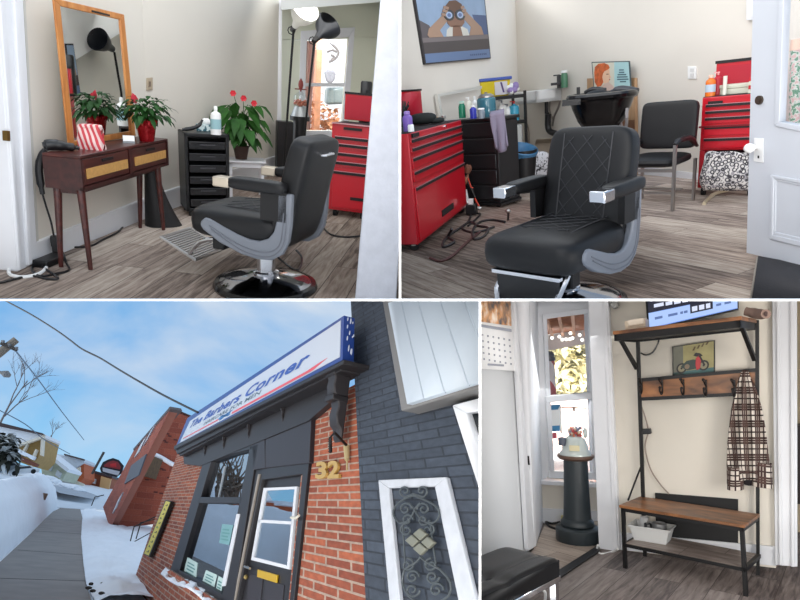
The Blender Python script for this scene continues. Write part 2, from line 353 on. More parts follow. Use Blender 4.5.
def barber_chair(name,label,loc,rz,s=1.0,foot=True,capm=None,lift=.07):
    t=thing(name,label,'barber chair',loc,rz); capm=capm or CHROME
    S0=Matrix.Scale(s,4); S=S0
    def mb(): return MB().tf(S)
    mb().lathe([(.325,.012),(.325,.05),(.27,.072),(.16,.088),(.085,.105),(.0,.105)],40).build('base',M('dark chrome dome',(150,152,158),.08,metal=1),t)
    mb().lathe([(.32,.0),(.362,.0),(.368,.018),(.355,.045),(.325,.054),(.32,.0)],40).build('base_rim',M('gloss black enamel',(10,10,11),.15),t)
    c=mb(); c.cyl((0,0,.1),(0,0,.36),.066,seg=28); c.lathe([(.066,.1),(.09,.104),(.09,.12),(.066,.126)],28); c.build('column',CHROME,t)
    S=S0@Matrix.Translation((0,0,lift))
    c=mb(); c.bx(-.2,.2,-.2,.2,.28,.37); c.bx(-.22,.22,-.29,-.20,.22,.33); c.build('seat_pan',BLACKM,t,bevel=.01)
    seat=mb(); seat.rbox(-.30,.30,-.45,.24,.295,.525,6,28,14,3.6); seat=seat.build('seat',LEATHER,t,smooth=60)
    p=mb()
    for sx in (-1,1):
        p.tube([(sx*.18,-.418,.40),(sx*.18,-.38,.475),(sx*.18,-.25,.514),(sx*.18,-.05,.526),(sx*.18,.2,.523)],.004,6,smooth=4)
    for k in range(-2,4):
        a=k*.1-.05
        for d in (1,-1):
            q=[]
            for j in range(7):
                x=-.15+.05*j; y=-.05+a+d*(x)*.75
                if -.24<y<.2: q.append((x,y,.5255))
            if len(q)>1: p.tube(q,.0022,5)
    p.build('stitching',M('stitched leather seam',(50,50,53),.5),seat)
    bk=Matrix.Translation((0,.235,.47))@Matrix.Rotation(math.radians(-13),4,'X')
    b=mb(); b.tf(S@bk); b.rbox(-.27,.27,-.075,.08,-.16,.56,7,28,18,7); back=b.build('backrest',LEATHER,t,smooth=60)
    b=mb(); b.tf(S@bk)
    for sx in (-1,1): b.tube([(sx*.155,-.076,0),(sx*.155,-.078,.25),(sx*.155,-.073,.52)],.004,6)
    for k in range(-2,6):
        for d in (1,-1):
            q=[]
            for j in range(11):
                x=-.15+.03*j; z=.02+k*.13+d*x*1.15+.06
                if .03<z<.51: q.append((x,-.0765,z))
            if len(q)>1: b.tube(q,.0026,5)
    b.build('stitching',M('stitched leather seam',(50,50,53),.5),back)
    b=mb(); b.tf(S@bk); b.tube([(-.06,.07,.47),(-.06,.105,.48),(.06,.105,.48),(.06,.07,.47)],.010,8); b.build('back_handle',CHROME,t)
    prof=[(-.315,.425),(-.322,.398),(-.30,.368),(-.18,.30),(-.02,.245),(.10,.228),(.20,.238),(.275,.285),(.315,.37),(.33,.48),(.335,.68),(.235,.68),(.232,.50),(.215,.43),(.175,.378),(.11,.352),(.04,.352),(-.05,.375),(-.25,.448),(-.285,.452)]
    for sx in (-1,1):
        x0=sx*.262; 
        q=mb(); q.slab([(x0,y,z) for y,z in prof],(sx*.048,0,0)); pn=q.build('side_panel',GREYP,t,bevel=.012*s,bseg=3,smooth=50)
        q=mb(); q.tube([(sx*.312,-.25,.405),(sx*.312,-.05,.315),(sx*.312,.10,.285),(sx*.312,.2,.30),(sx*.312,.265,.37),(sx*.312,.285,.56)],.004,6,smooth=5)
        q.tube([(sx*.312,-.235,.38),(sx*.312,-.03,.28),(sx*.312,.11,.255),(sx*.312,.215,.275),(sx*.312,.288,.37),(sx*.312,.305,.56)],.004,6,smooth=5); q.build('groove',M('grey groove',(105,108,116),.5),pn)
        q=mb(); q.rbox(sx*.31-.052,sx*.31+.052,-.10,.30,.672,.752,5,20,10,4); a=q.build('armrest',LEATHER,t,smooth=60)
        q=mb(); q.bx(sx*.31-.045,sx*.31+.045,-.195,-.08,.675,.738); q.build('armrest_tip',capm,a,bevel=.008)
        q=mb(); q.bx(sx*.29-.02,sx*.29+.02,.12,.3,.5,.69); q.build('arm_bracket',BLACKM,a)
    if not foot:
        q=mb(); q.bx(-.2,.2,-.40,-.375,.02,.30); q.build('front_panel',BLACKP,t,bevel=.008); q=mb(); q.bx(-.22,.22,-.42,-.38,.295,.318); q.build('front_bar',CHROME,t,bevel=.004)
        for sx in (-1,1): mb().tube([(sx*.20,-.30,.30),(sx*.20,-.40,.2),(sx*.20,-.40,.03)],.018,8).build('footrest_arm',CHROME,t)
    if foot:
        q=mb()
        for sx in (-1,1): q.tube([(sx*.15,-.24,.28),(sx*.16,-.42,.24),(sx*.16,-.52,.12)],.016,8,smooth=3)
        q.build('footrest_arm',CHROME,t)
        fr=Matrix.Translation((0,-.46,.10))@Matrix.Rotation(math.radians(-24),4,'X')
        q=mb(); q.tf(S@fr)
        q.tube([(-.17,0,0),(-.17,-.30,0),(.17,-.30,0),(.17,0,0),(-.17,0,0)],.012,6)
        for k in range(14): q.bx(-.17,.17,-.015-.021*k-.010,-.015-.021*k,-.004,.006)
        q.build('footrest',STEEL,t)
    return t
def toolbox(name,label,P0,P1,depth,zb,zt,rows,lid_h,casters=True,flip=False,lower=None):
    """rolling tool chest: P0,P1 front floor points (left, right seen from the front); rows = list of (z0,z1) fractions of drawers"""
    d=sub(P1,P0); w=math.hypot(d[0],d[1]); r=yaw(d)
    t=thing(name,label,'tool chest',(P0[0],P0[1],0),r)
    H=zt-zb
    b=MB(); b.bx(0,w,0,depth,zb,zt-.012); b.build('body',RED,t,bevel=.008)
    MB().bx(.006,w-.006,.006,depth-.006,zt-.012,zt-.006).build('top_tray',M('dark tray mat',(40,34,36),.8),t)
    for z0,z1 in rows:
        q=MB(); q.bx(.035,w-.035,-.012,.0,zb+H*z0+.012,zb+H*z1-.004); dr=q.build('drawer',REDD,t,bevel=.004)
        q=MB(); q.bx(.04,w-.04,-.022,-.011,zb+H*z1-.035,zb+H*z1-.006); q.build('drawer_pull',DARK,dr)
        q=MB(); q.bx(.04,w-.04,-.024,-.010,zb+H*z1-.010,zb+H*z1-.004); q.build('pull_edge',M('bright pull edge',(200,150,155),.3,metal=.6),dr)
    if lid_h:
        l=MB(); l.bx(0,w,depth-.03,depth,zt+.01,zt+lid_h); l=l.build('lid',RED,t,bevel=.006)
        MB().bx(-.004,w+.004,depth-.04,depth+.004,zt+lid_h-.02,zt+lid_h).build('lid_edge',DARK,l)
        MB().bx(.02,w-.02,depth-.034,depth-.029,zt+.03,zt+lid_h-.04).build('lid_lining',M('red lid lining',(170,14,40),.5),l)
    if casters:
        for x in (.06,w-.06):
            for y in (.06,depth-.06):
                c=MB(); c.mat(RUBBER); c.cyl((x-.018,y,.045),(x+.018,y,.045),.045,seg=16); c.mat(STEEL); c.bx(x-.025,x+.025,y-.02,y+.02,.05,zb)
                c.build('caster',None,t)
    return t,w,r
# ================================================================ upper left: the shop seen through its doorway
enter('TL',TL)
cw=B.hz(67,250); cc=B.hz(152,216); cb=B.hz(278,172)
PLW=vpl(cw,cc); PBW=vpl(cc,cb)
angL=yaw(sub(cc,cw))
struct('floor_salon',MB().bx(-6,6,2.2,13,-.05,0),planks('salon plank floor',-angL,((104,89,80),(164,146,133),(206,193,178)),.2,1.4,.38,.35))
struct('wall_left_salon',MB().slab(poly(PLW,[(26,-8),(142,-8),(152,216),(25,270)]),mul(PLW[1],-.1)),PAINT)
struct('wall_back_salon',MB().slab(poly(PBW,[(142,-8),(279,-8),(279,172),(152,216)]),mul(PBW[1],-.1)),PAINT)
q=MB(); q.slab(poly(PLW,[(36,243),(152,196),(152,216),(36,264)],.02),mul(PLW[1],-.02)); q.slab(poly(PLW,[(36,243),(152,196),(152,199),(36,246)],.03),mul(PLW[1],-.03)); struct('baseboard_left',q,WHITE)
q=MB(); q.slab(poly(PBW,[(152,196),(279,155),(279,172),(152,216)],.02),mul(PBW[1],-.02)); q.slab(poly(PBW,[(152,196),(279,155),(279,158),(152,199)],.03),mul(PBW[1],-.03)); struct('baseboard_back',q,WHITE)
# door casing on the left, built up of stepped mouldings
q=MB()
q.slab(poly(PLW,[(-4,-8),(23,-8),(38,262),(17.5,272)],.03),mul(PLW[1],-.16))
q.slab(poly(PLW,[(14,-8),(19,-8),(33,264),(29,266)],.05),mul(PLW[1],-.06))
q.slab(poly(PLW,[(-1,-8),(3,-8),(23,268),(20,271)],.045),mul(PLW[1],-.06))
struct('trim_1',q,WHITE,bevel=.006)
MB().slab(poly(PLW,[(7,131),(10,131),(10.5,141),(7.5,141)],.05),mul(PLW[1],-.03)).build('hinge',M('aged brass',(120,95,50),.4,metal=.8),bpy.data.objects['trim_1'],absolute=True)
struct('trim_2',MB().slab(poly(PLW,[(23,-8),(25,-8),(40,262),(38,263)],.015),mul(PLW[1],-.05)),M('trim edge shadow gap',(196,194,186),.6))
# dim room through the doorway on the far left
g=B.hz(2,178); pg=front(g)
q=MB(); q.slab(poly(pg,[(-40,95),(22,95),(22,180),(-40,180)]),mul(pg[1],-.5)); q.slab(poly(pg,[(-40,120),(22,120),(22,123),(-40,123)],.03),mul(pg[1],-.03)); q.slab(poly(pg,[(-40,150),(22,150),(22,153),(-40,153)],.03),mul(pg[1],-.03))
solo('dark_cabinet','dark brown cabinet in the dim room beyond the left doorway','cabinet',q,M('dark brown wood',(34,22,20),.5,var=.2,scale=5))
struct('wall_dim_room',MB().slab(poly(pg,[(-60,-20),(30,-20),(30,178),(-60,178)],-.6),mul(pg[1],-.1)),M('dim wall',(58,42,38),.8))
g=B.hz(9,243); t=thing('stool','grey metal stool showing one leg past the door casing','stool',g)
pf=front(g); MB().slab(poly(pf,[(5,181),(13,181),(13,192),(5,192)]),mul(pf[1],-.3)).build('seat',BLACKP,t,absolute=True)
MB().slab(poly(pf,[(9,190),(14,190),(15,243),(11,243)]),mul(pf[1],-.04)).build('leg',M('grey metal',(120,124,130),.4,metal=.5),t,absolute=True)
# switch plate by the corner
t=thing('wall_switch','beige switch plate high on the wall near the room corner','switch',on(PBW,150,85))
MB().slab(poly(PBW,[(147.5,78),(153,77.5),(153,90),(147.5,90.5)],.012),mul(PBW[1],-.012)).build('plate',M('beige plate',(176,160,138),.5),t,absolute=True,bevel=.003)
MB().slab(poly(PBW,[(149.5,81.5),(151,81.4),(151,86.5),(149.5,86.6)],.02),mul(PBW[1],-.01)).build('toggle',M('dark beige',(120,104,88),.5),t,absolute=True)
# console table
ZT=.735
A=B.hz(80,156,ZT); Bq=B.hz(167.8,138.6,ZT); u=sub(Bq,A); L=math.hypot(u[0],u[1]); r=yaw(u); D=.235
zb=B.up(A,80,191)
MAH=wood('mahogany',(52,20,18),(84,38,32),2.2,(1.2,9,9),.35); MAHD=wood('dark mahogany',(44,17,16),(66,28,25),2.2,(1.2,9,9),.4)
RAT=M('rattan weave',(196,148,82),.7,var=.1,scale=40,bump=.5,bscale=180)
t=thing('console_table','reddish brown console table with two woven rattan drawers under the tilted mirror','console table',(A[0],A[1],0),r)
q=MB(); q.bx(0,L,0,D,ZT-.02,ZT); q.build('tabletop',MAH,t,bevel=.004)
q=MB(); q.bx(0,L,.02,D,zb,ZT-.02); q.bx(0,.02,0,.02,zb,ZT-.02); q.bx(L-.02,L,0,.02,zb,ZT-.02); q.bx(0,L,0,.02,zb,zb+.02); q.bx(L/2-.025,L/2+.025,0,.02,zb,ZT-.02); q.build('case',MAHD,t)
for k in range(2):
    x0=.03+k*(L/2); x1=L/2-.035+k*(L/2)+.0
    q=MB(); q.bx(x0,x1,.004,.02,zb+.03,ZT-.025); d=q.build('drawer',MAH,t,bevel=.003)
    q=MB(); q.bx(x0+.03,x1-.02,-.002,.006,zb+.065,ZT-.085); q.build('rattan_panel',RAT,d)
    q=MB(); q.bx((x0+x1)/2-.07,(x0+x1)/2+.07,-.004,.006,ZT-.062,ZT-.045); q.build('finger_pull',DARK,d)
for (x,y,dx,dy) in ((.06,.05,-.015,-.025),(.06,D-.04,-.015,.025),(L-.11,.05,.0,-.025),(L-.11,D-.04,.0,.025)):
    MB().tube([(x,y,zb+.01),(x+dx,y+dy,0)],[.026,.014],12).build('leg',MAH,t)
MB().bx(.05,L-.05,.06,D-.05,zb-.035,zb).build('apron',MAHD,t)
# leaning mirror
m0=B.hz(70,146.5,ZT); m1=B.hz(136,136.5,ZT); PM=vpl(m0,m1)
OUT=[(53.8,-2),(124.3,14.5),(136,136.5),(69.5,146.5)]; INN=[(60.5,6),(120.6,19.8),(131,131),(74.5,141)]
t=thing('framed_mirror','tall wood framed mirror leaning on the wall over the console table','mirror',m0)
OAK=wood('honey oak',(176,106,46),(206,140,74),3,(6,6,1.2),.4)
q=MB()
for i in range(4):
    j=(i+1)%4; q.slab(poly(PM,[OUT[i],OUT[j],INN[j],INN[i]],.012),mul(PM[1],-.014))
q.build('frame',OAK,t,absolute=True,bevel=.004)
mm,nt,bs=nodes('mirror silver'); bs.inputs['Base Color'].default_value=(.86,.88,.87,1); bs.inputs['Metallic'].default_value=1; bs.inputs['Roughness'].default_value=.01
MB().slab(poly(PM,INN,.002),mul(PM[1],-.004)).build('glass',mm,t,absolute=True,smooth=0)
MB().slab(poly(PM,[(92,10),(110,14.6),(110,16.4),(92,12)],.015),mul(PM[1],-.01)).build('frame_chip',DARK,t,absolute=True)
# things on the console
g=B.hz(60,151,ZT); t=thing('hair_clipper','black hair clipper with a draped cord on the console end near the doorway','hair clipper',g,r-.9)
q=MB(); q.tube([(-.09,0,.03),(-.05,0,.036),(0,0,.034),(.06,0,.026),(.11,0,.018)],[.022,.034,.032,.025,.012],14,smooth=4); q.build('body',BLACKP,t)
q=MB(); q.rbox(-.07,.0,-.02,.02,.052,.07,4,14,8); q.build('blade_guard',M('dark grey plastic',(58,62,68),.3),t)
e=B.hz(44,152,ZT); pe=front(B.hz(58,262))
q=MB(); q.tube([on(pe,46,150),on(pe,41,156),on(pe,39,168),on(pe,40,180),on(pe,42.5,194)],[.02,.02,.024,.024,.016],8,smooth=4)
q.tube([on(pe,42.5,194),on(pe,46,206),on(pe,51,222),on(pe,54,237)],.007,6,smooth=4); q.build('cord',BLACKP,t,absolute=True)
g=B.hz(92,149,ZT); 
mm,nt,bs=nodes('pink white stripes'); bs.inputs['Roughness'].default_value=.6
tc=N(nt,'ShaderNodeTexCoord'); mp=N(nt,'ShaderNodeMapping'); mp.inputs['Rotation'].default_value=(0,math.radians(18),0); wv=N(nt,'ShaderNodeTexWave'); wv.inputs['Scale'].default_value=10; wv.inputs['Distortion'].default_value=1.5; wv.inputs['Detail'].default_value=2
cr=N(nt,'ShaderNodeValToRGB'); cr.color_ramp.elements[0].position=.4; cr.color_ramp.elements[0].color=lin((205,62,72)); cr.color_ramp.elements[1].position=.62; cr.color_ramp.elements[1].color=lin((238,205,200))
nt.links.new(tc.outputs['Object'],mp.inputs[0]); nt.links.new(mp.outputs[0],wv.inputs[0]); nt.links.new(wv.outputs['Fac'],cr.inputs[0]); nt.links.new(cr.outputs[0],bs.inputs['Base Color'])
q=MB(); q.surf(lambda a,b: ((.078+.008*math.sin(9*b+a*30))*(1-.12*b)*math.copysign(abs(math.cos(6.2832*a))**.5,math.cos(6.2832*a)),(.05+.006*math.sin(7*b+a*24))*(1-.25*b)*math.copysign(abs(math.sin(6.2832*a))**.5,math.sin(6.2832*a)),.15*b),40,8)
q.rbox(-.07,.07,-.04,.04,.13,.158,4)
solo('candy_bag','crinkled pink and white striped bag standing before the mirror','bag',q,mm,loc=g,rz=-.15)
g=B.hz(129,143,ZT); t=thing('card_holder','small white card holder on the console before the poinsettia','card holder',g,.1)
q=MB(); q.bx(-.04,.04,-.02,.03,0,.012); q.slab([(-.04,.0,.012),(.04,.0,.012),(.04,.03,.05),(-.04,.03,.05)],(0,.006,0)); q.build('stand',M('clear grey acrylic',(150,156,160),.2),t)
MB().slab([(-.038,-.006,.012),(.038,-.006,.012),(.038,.024,.047),(-.038,.024,.047)],(0,-.006,.004)).build('cards',LABELW,t)
def foliage(n,c,R,L,w,droop,seed,flat=.3):
    rn=random.Random(seed); q=MB()
    for i in range(n):
        a=rn.uniform(0,6.283); e=rn.uniform(-.35,1.25); k=rn.uniform(.35,1)
        d=Vector((math.cos(a)*math.cos(e),math.sin(a)*math.cos(e),math.sin(e)))
        p=(c[0]+d.x*R[0]*k,c[1]+d.y*R[1]*k,c[2]+d.z*R[2]*k)
        dd=Vector((d.x,d.y,d.z*.5+rn.uniform(-.4,.2))); q.leaf(p,dd,(0,0,1),L*rn.uniform(.7,1.2),w*rn.uniform(.8,1.2),droop)
    return q
g=B.hz(147,141,ZT); t=thing('poinsettia','leafy poinsettia in a red foil pot on the right end of the console','plant',g)
FOIL=M('red foil',(150,12,22),.22,metal=.5,bump=.6,bscale=45)
MB().surf(lambda a,b:((.052+.026*b+(.012*math.sin(a*6.2832*11)*max(0,b-.8)*5))*math.cos(6.2832*a),(.052+.026*b+(.012*math.sin(a*6.2832*11)*max(0,b-.8)*5))*math.sin(6.2832*a),.155*b),66,8).build('pot',FOIL,t)
MB().lathe([(0,.13),(.07,.13)],16).build('soil',M('soil',(50,36,28),.9),t)
q=MB(); rn=random.Random(3)
for i in range(9):
    a=i*.7; q.tube([(0,0,.12),(.06*math.cos(a),.06*math.sin(a),.2),(.14*math.cos(a),.14*math.sin(a),.25)],.004,5,smooth=3)
q.build('stem',LEAF2,t)
foliage(150,(0,0,.20),(.17,.15,.13),.085,.042,.7,5).build('foliage',LEAF,t,smooth=60)
q=MB(); q.leaf((-.06,-.04,.27),(-.2,-.1,1),(0,-1,0),.085,.05,.1); q.leaf((-.05,-.06,.28),(-.5,-.2,.8),(0,-1,0),.06,.04,.1); q.build('bract',M('red bract',(196,44,62),.5),t)
# black tapered case on the floor behind the right legs
g=B.hz(160,225); t0=B.up(g,152,163)
q=MB(); q.surf(lambda a,b:( (.045+.085*(1-b)**1.6)*math.cos(6.2832*a)*1.15-.02*b-.03+.06*(1-b)**2, (.045+.06*(1-b))*math.sin(6.2832*a), (t0)*b),24,14); q.lathe([(0,t0),(.045,t0)],20,(-.05,0,0)); q.lathe([(0,0.002),(.12,.002)],20)
solo('tapered_case','black flared floor case leaning behind the right legs of the console','case',q,M('black nylon',(20,20,22),.55,bump=.2,bscale=150),loc=g)
# drawer trolley
P0=B.hz(187,217); P1=B.hz(230,216); d=sub(P1,P0); w=math.hypot(d[0],d[1]); zt=B.up(P0,185,133)
t=thing('drawer_trolley','black drawer trolley standing between the console table and the plant','trolley',P0,yaw(d))
dd=.34
q=MB(); q.bx(0,w,0,dd,zt-.03,zt); q.bx(0,.03,0,dd,.05,zt); q.bx(w-.03,w,0,dd,.05,zt); q.bx(0,w,dd-.02,dd,.05,zt); q.bx(0,w,0,dd,.05,.08); q.build('body',BLACKP,t,bevel=.005)
for k in range(6):
    z0=.09+k*(zt-.13)/6; hh=(zt-.13)/6
    q=MB(); q.bx(.035,w-.035,-.012,dd-.03,z0+.008,z0+hh*.66); q.bx(.035,w-.035,-.02,-.01,z0+hh*.58,z0+hh*.72); q=q.build('drawer',M('black drawer plastic',(34,34,36),.3),t,bevel=.004)
    MB().bx(w*.33,w*.67,-.026,-.012,z0+hh*.42,z0+hh*.52).build('handle',M('grey handle plastic',(70,70,74),.35),q)
for x in (.04,w-.04):
    for y in (.04,dd-.04): MB().cyl((x-.012,y,.026),(x+.012,y,.026),.026,seg=12).build('caster',RUBBER,t)
# on the trolley
pf=[(P0[0]),(P0[1]),0]
def ont(x,y): return B.hz(x,y,zt)
g=ont(216,134.5); bottle('lotion_bottle','tall white pump bottle on top of the drawer trolley',g,.046,B.up(g,216,106)-zt,WHITEP,WHITEP,neck=.3,lab=M('faint teal print',(150,190,196),.5))
g=ont(206,131); q=MB(); q.bx(-.085,.085,-.05,.05,0,.06)
mm,nt,bs=nodes('teal blotch print'); tc=N(nt,'ShaderNodeTexCoord'); no=N(nt,'ShaderNodeTexNoise'); no.inputs['Scale'].default_value=30; cr=N(nt,'ShaderNodeValToRGB'); cr.color_ramp.elements[0].position=.46; cr.color_ramp.elements[0].color=lin((40,96,110)); cr.color_ramp.elements[1].position=.54; cr.color_ramp.elements[1].color=lin((210,226,226)); nt.links.new(tc.outputs['Object'],no.inputs[0]); nt.links.new(no.outputs[0],cr.inputs[0]); nt.links.new(cr.outputs[0],bs.inputs['Base Color'])
t=thing('tissue_box','teal patterned tissue box on the trolley behind the white bottle','tissue box',g,.1); q.build('box',mm,t,bevel=.004)
MB().rbox(-.035,.04,-.02,.02,.055,.115,2.6,14,10).build('tissue',LABELW,t)
g=ont(191,132); q=MB(); q.tube([(-.07,-.03,.02),(0,0,.03),(.07,.02,.06),(.1,.03,.11)],[.012,.018,.016,.01],8,smooth=4); solo('hand_tool','black hair trimmer lying at the trolley top left','trimmer',q,BLACKP,loc=g)
# plant stand and flowering plant
P=B.hz(247,199); ztp=B.up(P,247,161)
t=thing('plant_stand','small white plant stand half hidden behind the barber chair','plant stand',P)
q=MB(); q.bx(-.2,.2,-.02,.3,ztp-.02,ztp); q.build('tabletop',WHITE,t,bevel=.004)
for x in (-.18,.15):
    for y in (0,.26): MB().bx(x,x+.03,y,y+.03,0,ztp-.02).build('leg',WHITE,t)
MB().bx(-.18,.18,0,.015,ztp-.07,ztp-.02).build('apron',WHITE,t)
g=[P[0]-.05,P[1]+.14,ztp]; t=thing('anthurium','green leafy plant with three red blooms on the white stand','plant',g)
MB().lathe([(.06,0),(.085,.14),(.08,.14),(0,.12)],18).build('pot',M('terracotta dark',(70,50,42),.7),t)
rn=random.Random(11); q=MB(); st=MB()
for i in range(58):
    a=rn.uniform(0,6.283); rr=rn.uniform(.03,.2); z=rn.uniform(.20,.58)
    p=Vector((rr*math.cos(a)*1.05-.01,rr*math.sin(a)*.7-.05,z)); st.tube([(0,0,.12),(p.x*.5,p.y*.5,z*.8+.04),p],.003,5)
    q.leaf(p,(math.cos(a)+.1,math.sin(a)*.7-.3,-.5),(0,-.2,1),rn.uniform(.13,.19),rn.uniform(.09,.13),.6)
q.build('foliage',LEAF2,t,smooth=60); st.build('stem',LEAF2,t)
gp=front([g[0],g[1]-.1,0])
for (x,y) in ((233,93),(243.5,98),(254,103)):
    c=on(gp,x,y); fl=MB(); 
    for k in range(6):
        a=k*1.047; fl.leaf(c,(math.cos(a),-.35,math.sin(a)),(0,-1,0),.036,.04,.1)
    fl._ell(c,(.014,.014,.014),8,6)
    b=fl.build('bloom',M('red bloom',(206,36,52),.5),t,absolute=True)
    MB().tube([c,(Vector(c)+Vector((g[0],g[1],ztp+.25)))/2+Vector((.01,0,.03)),(g[0],g[1],ztp+.15)],.0035,5,smooth=4).build('stalk',LEAF2,b,absolute=True)
# room beyond the wall end, with the front window
struct('trim_3',MB().slab(poly(front(cb),[(276,-8),(282,-8),(281,176),(276,176)],.06),mul(front(cb)[1],-.1)),WHITE)
fa=B.hz(330,166); FA=front(fa); FA=(FA[0],norm([-.06,-1,0]))
q=MB()
WIN=[(307,40),(349,37),(341.5,131),(304,131)]
for pl_ in ([(262,-8),(420,-8),(420,37),(262,40)],[(262,40),(307,40),(304,131),(262,131)],[(349,37),(420,37),(420,131),(341.5,131)],[(262,131),(420,131),(420,168),(262,168)]):
    q.slab(poly(FA,pl_),mul(FA[1],-.15))
struct('wall_front_window',q,M('pale green wall paint',(222,224,205),.7,var=.02,scale=2))
q=MB()
for pl_ in ([(301,31),(355,27),(349,37),(307,40)],[(301,31),(307,40),(304,131),(298,136)],[(355,27),(347,136),(341.5,131),(349,37)],[(296,131),(350,131),(350,137),(296,137)]):
    q.slab(poly(FA,pl_,.04),mul(FA[1],-.05))
struct('window_1',q,WHITE,bevel=.004)
wi=bpy.data.objects['window_1']; 
MB().slab(poly(FA,[(304.5,83),(345,83),(345,86.5),(304.5,86.5)],.0),mul(FA[1],-.05)).build('sash',WHITE,None).parent=None
o=bpy.data.objects['sash']; o['kind']='structure'; o.name='window_1_sash'
solo('curtain','thin pinkish curtain strip at the left of the front window','curtain',MB().surf(lambda a,b: on(FA,307+(9-3.5*b)*a-2.5*b,41+89*b,-.06+.02*math.sin(a*14)),12,6),M('pink sheer',(236,196,186),.8),solid=.004)
struct('window_1_glass',MB().slab(poly(FA,WIN,-.08),mul(FA[1],-.006)),glassy('clear pane',refl=.05))
struct('sky_glow_salon',MB().slab(poly(FA,[(285,20),(375,20),(375,165),(285,165)],-3.0),mul(FA[1],-.05)),emis('overcast white sky',(250,252,255),1.25))
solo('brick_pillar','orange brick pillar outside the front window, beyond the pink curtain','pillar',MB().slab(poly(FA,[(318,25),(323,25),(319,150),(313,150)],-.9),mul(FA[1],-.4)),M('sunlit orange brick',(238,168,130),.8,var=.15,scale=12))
q=MB(); rn=random.Random(4)
for i in range(260):
    x=rn.uniform(308,338); y=130-abs(rn.gauss(0,15))*(1 if x<326 else .6); p=on(FA,x,y,-1.2+rn.uniform(-.3,.3)); q.leaf(p,(rn.uniform(-1,1),rn.uniform(-1,1),rn.uniform(-.5,1)),(0,0,1),.12,.08,.2)
solo('autumn_bush','orange and green bush outside low in the front window','bush',q,M('autumn leaves',(200,140,96),.7,var=.5,scale=2.5))
t=thing('side_mirror','grey round vehicle mirror seen through the front window','mirror',on(FA,330,84,-2))
MB().slab(poly(FA,[(324.5,72),(328,70),(334,70.5),(336,74),(334.5,80),(330.5,84),(326.5,81)],-2),mul(FA[1],-.08)).build('shell',M('grey shell',(150,152,160),.5),t,absolute=True,bevel=.02)
solo('parked_vehicle','grey vehicle window edge outside beneath the front sash','vehicle',MB().slab(poly(FA,[(327.5,88),(345,87),(345,104),(326.5,105)],-2.2),mul(FA[1],-.4)),M('vehicle grey green',(136,150,150),.3),bevel=.05)
q=MB(); 
for pts in ([(330,43),(336,48),(338.5,53),(335,59),(329,62)],[(327,52),(332,50),(337,52)],[(331,60),(334,57),(331,55)]): q.tube(poly(FA,pts,-2.4),.02,5,smooth=4)
solo('bare_twigs','thin dark bare twigs against the white sky in the front window','twigs',q,M('twig bark',(120,114,112),.8))
c=MB(); pc=B.hz(330,110,2.75)
struct('ceiling_salon',MB().slab([on(FA,281,10,.0),on(FA,420,-1,.0),on(FA,420,-1,3.0),on(FA,281,10,3.0)],(0,0,.1)),M('ceiling grey white',(186,188,184),.8))
# gumball pedestal, slim tower, lamps
g=B.hz(298.5,171); t=thing('pedestal','slim black pedestal carrying a candy dispenser in front of the pale window','pedestal',g)
pf=front(g); zt2=B.up(g,298,116)
MB().lathe([(.14,0),(.14,.08),(.1,.1),(.095,zt2-.06),(.0,zt2-.06)],18).build('column',BLACKP,t)
MB().lathe([(0,zt2-.06),(.14,zt2-.06),(.14,zt2),(0,zt2)],18).build('top',BLACKP,t)
g2=[g[0],g[1],zt2]; t=thing('candy_dispenser','clear topped candy dispenser on the slim black pedestal','dispenser',g2)
MB().lathe([(.13,0),(.12,.03),(.08,.13),(0,.13)],16).build('base',M('silver grey',(176,180,182),.35,metal=.4),t)
q=MB(); rn=random.Random(2)
for i in range(26): q._ell((rn.uniform(-.08,.08),rn.uniform(-.06,.06),.15+rn.uniform(0,.06)),(.022,.022,.022),8,6)
q.build('gumballs',M('mixed gumballs',(196,110,80),.4,var=.5,scale=14),t)
MB().lathe([(.085,.13),(.1,.2),(.09,.28),(.03,.33),(0,.33)],16).build('globe',glassy('globe glass',(.95,.97,.97),.1),t)
q=MB(); q._ell((0,0,.42),(.035,.03,.07),10,8); q.tube([(0,0,.33),(0,0,.5)],.012,6); q.tube([(-.08,0,.36),(.08,0,.36)],.008,6); q.build('figure',M('red brown',(140,60,54),.5),t)
g=B.hz(284,176); zq=B.up(g,284,121)
solo('slim_tower','plain black slim cabinet between the wall end and the pedestal','cabinet',MB().bx(-.11,.1,-.1,.12,0,zq),BLACKP,loc=g,bevel=.01)
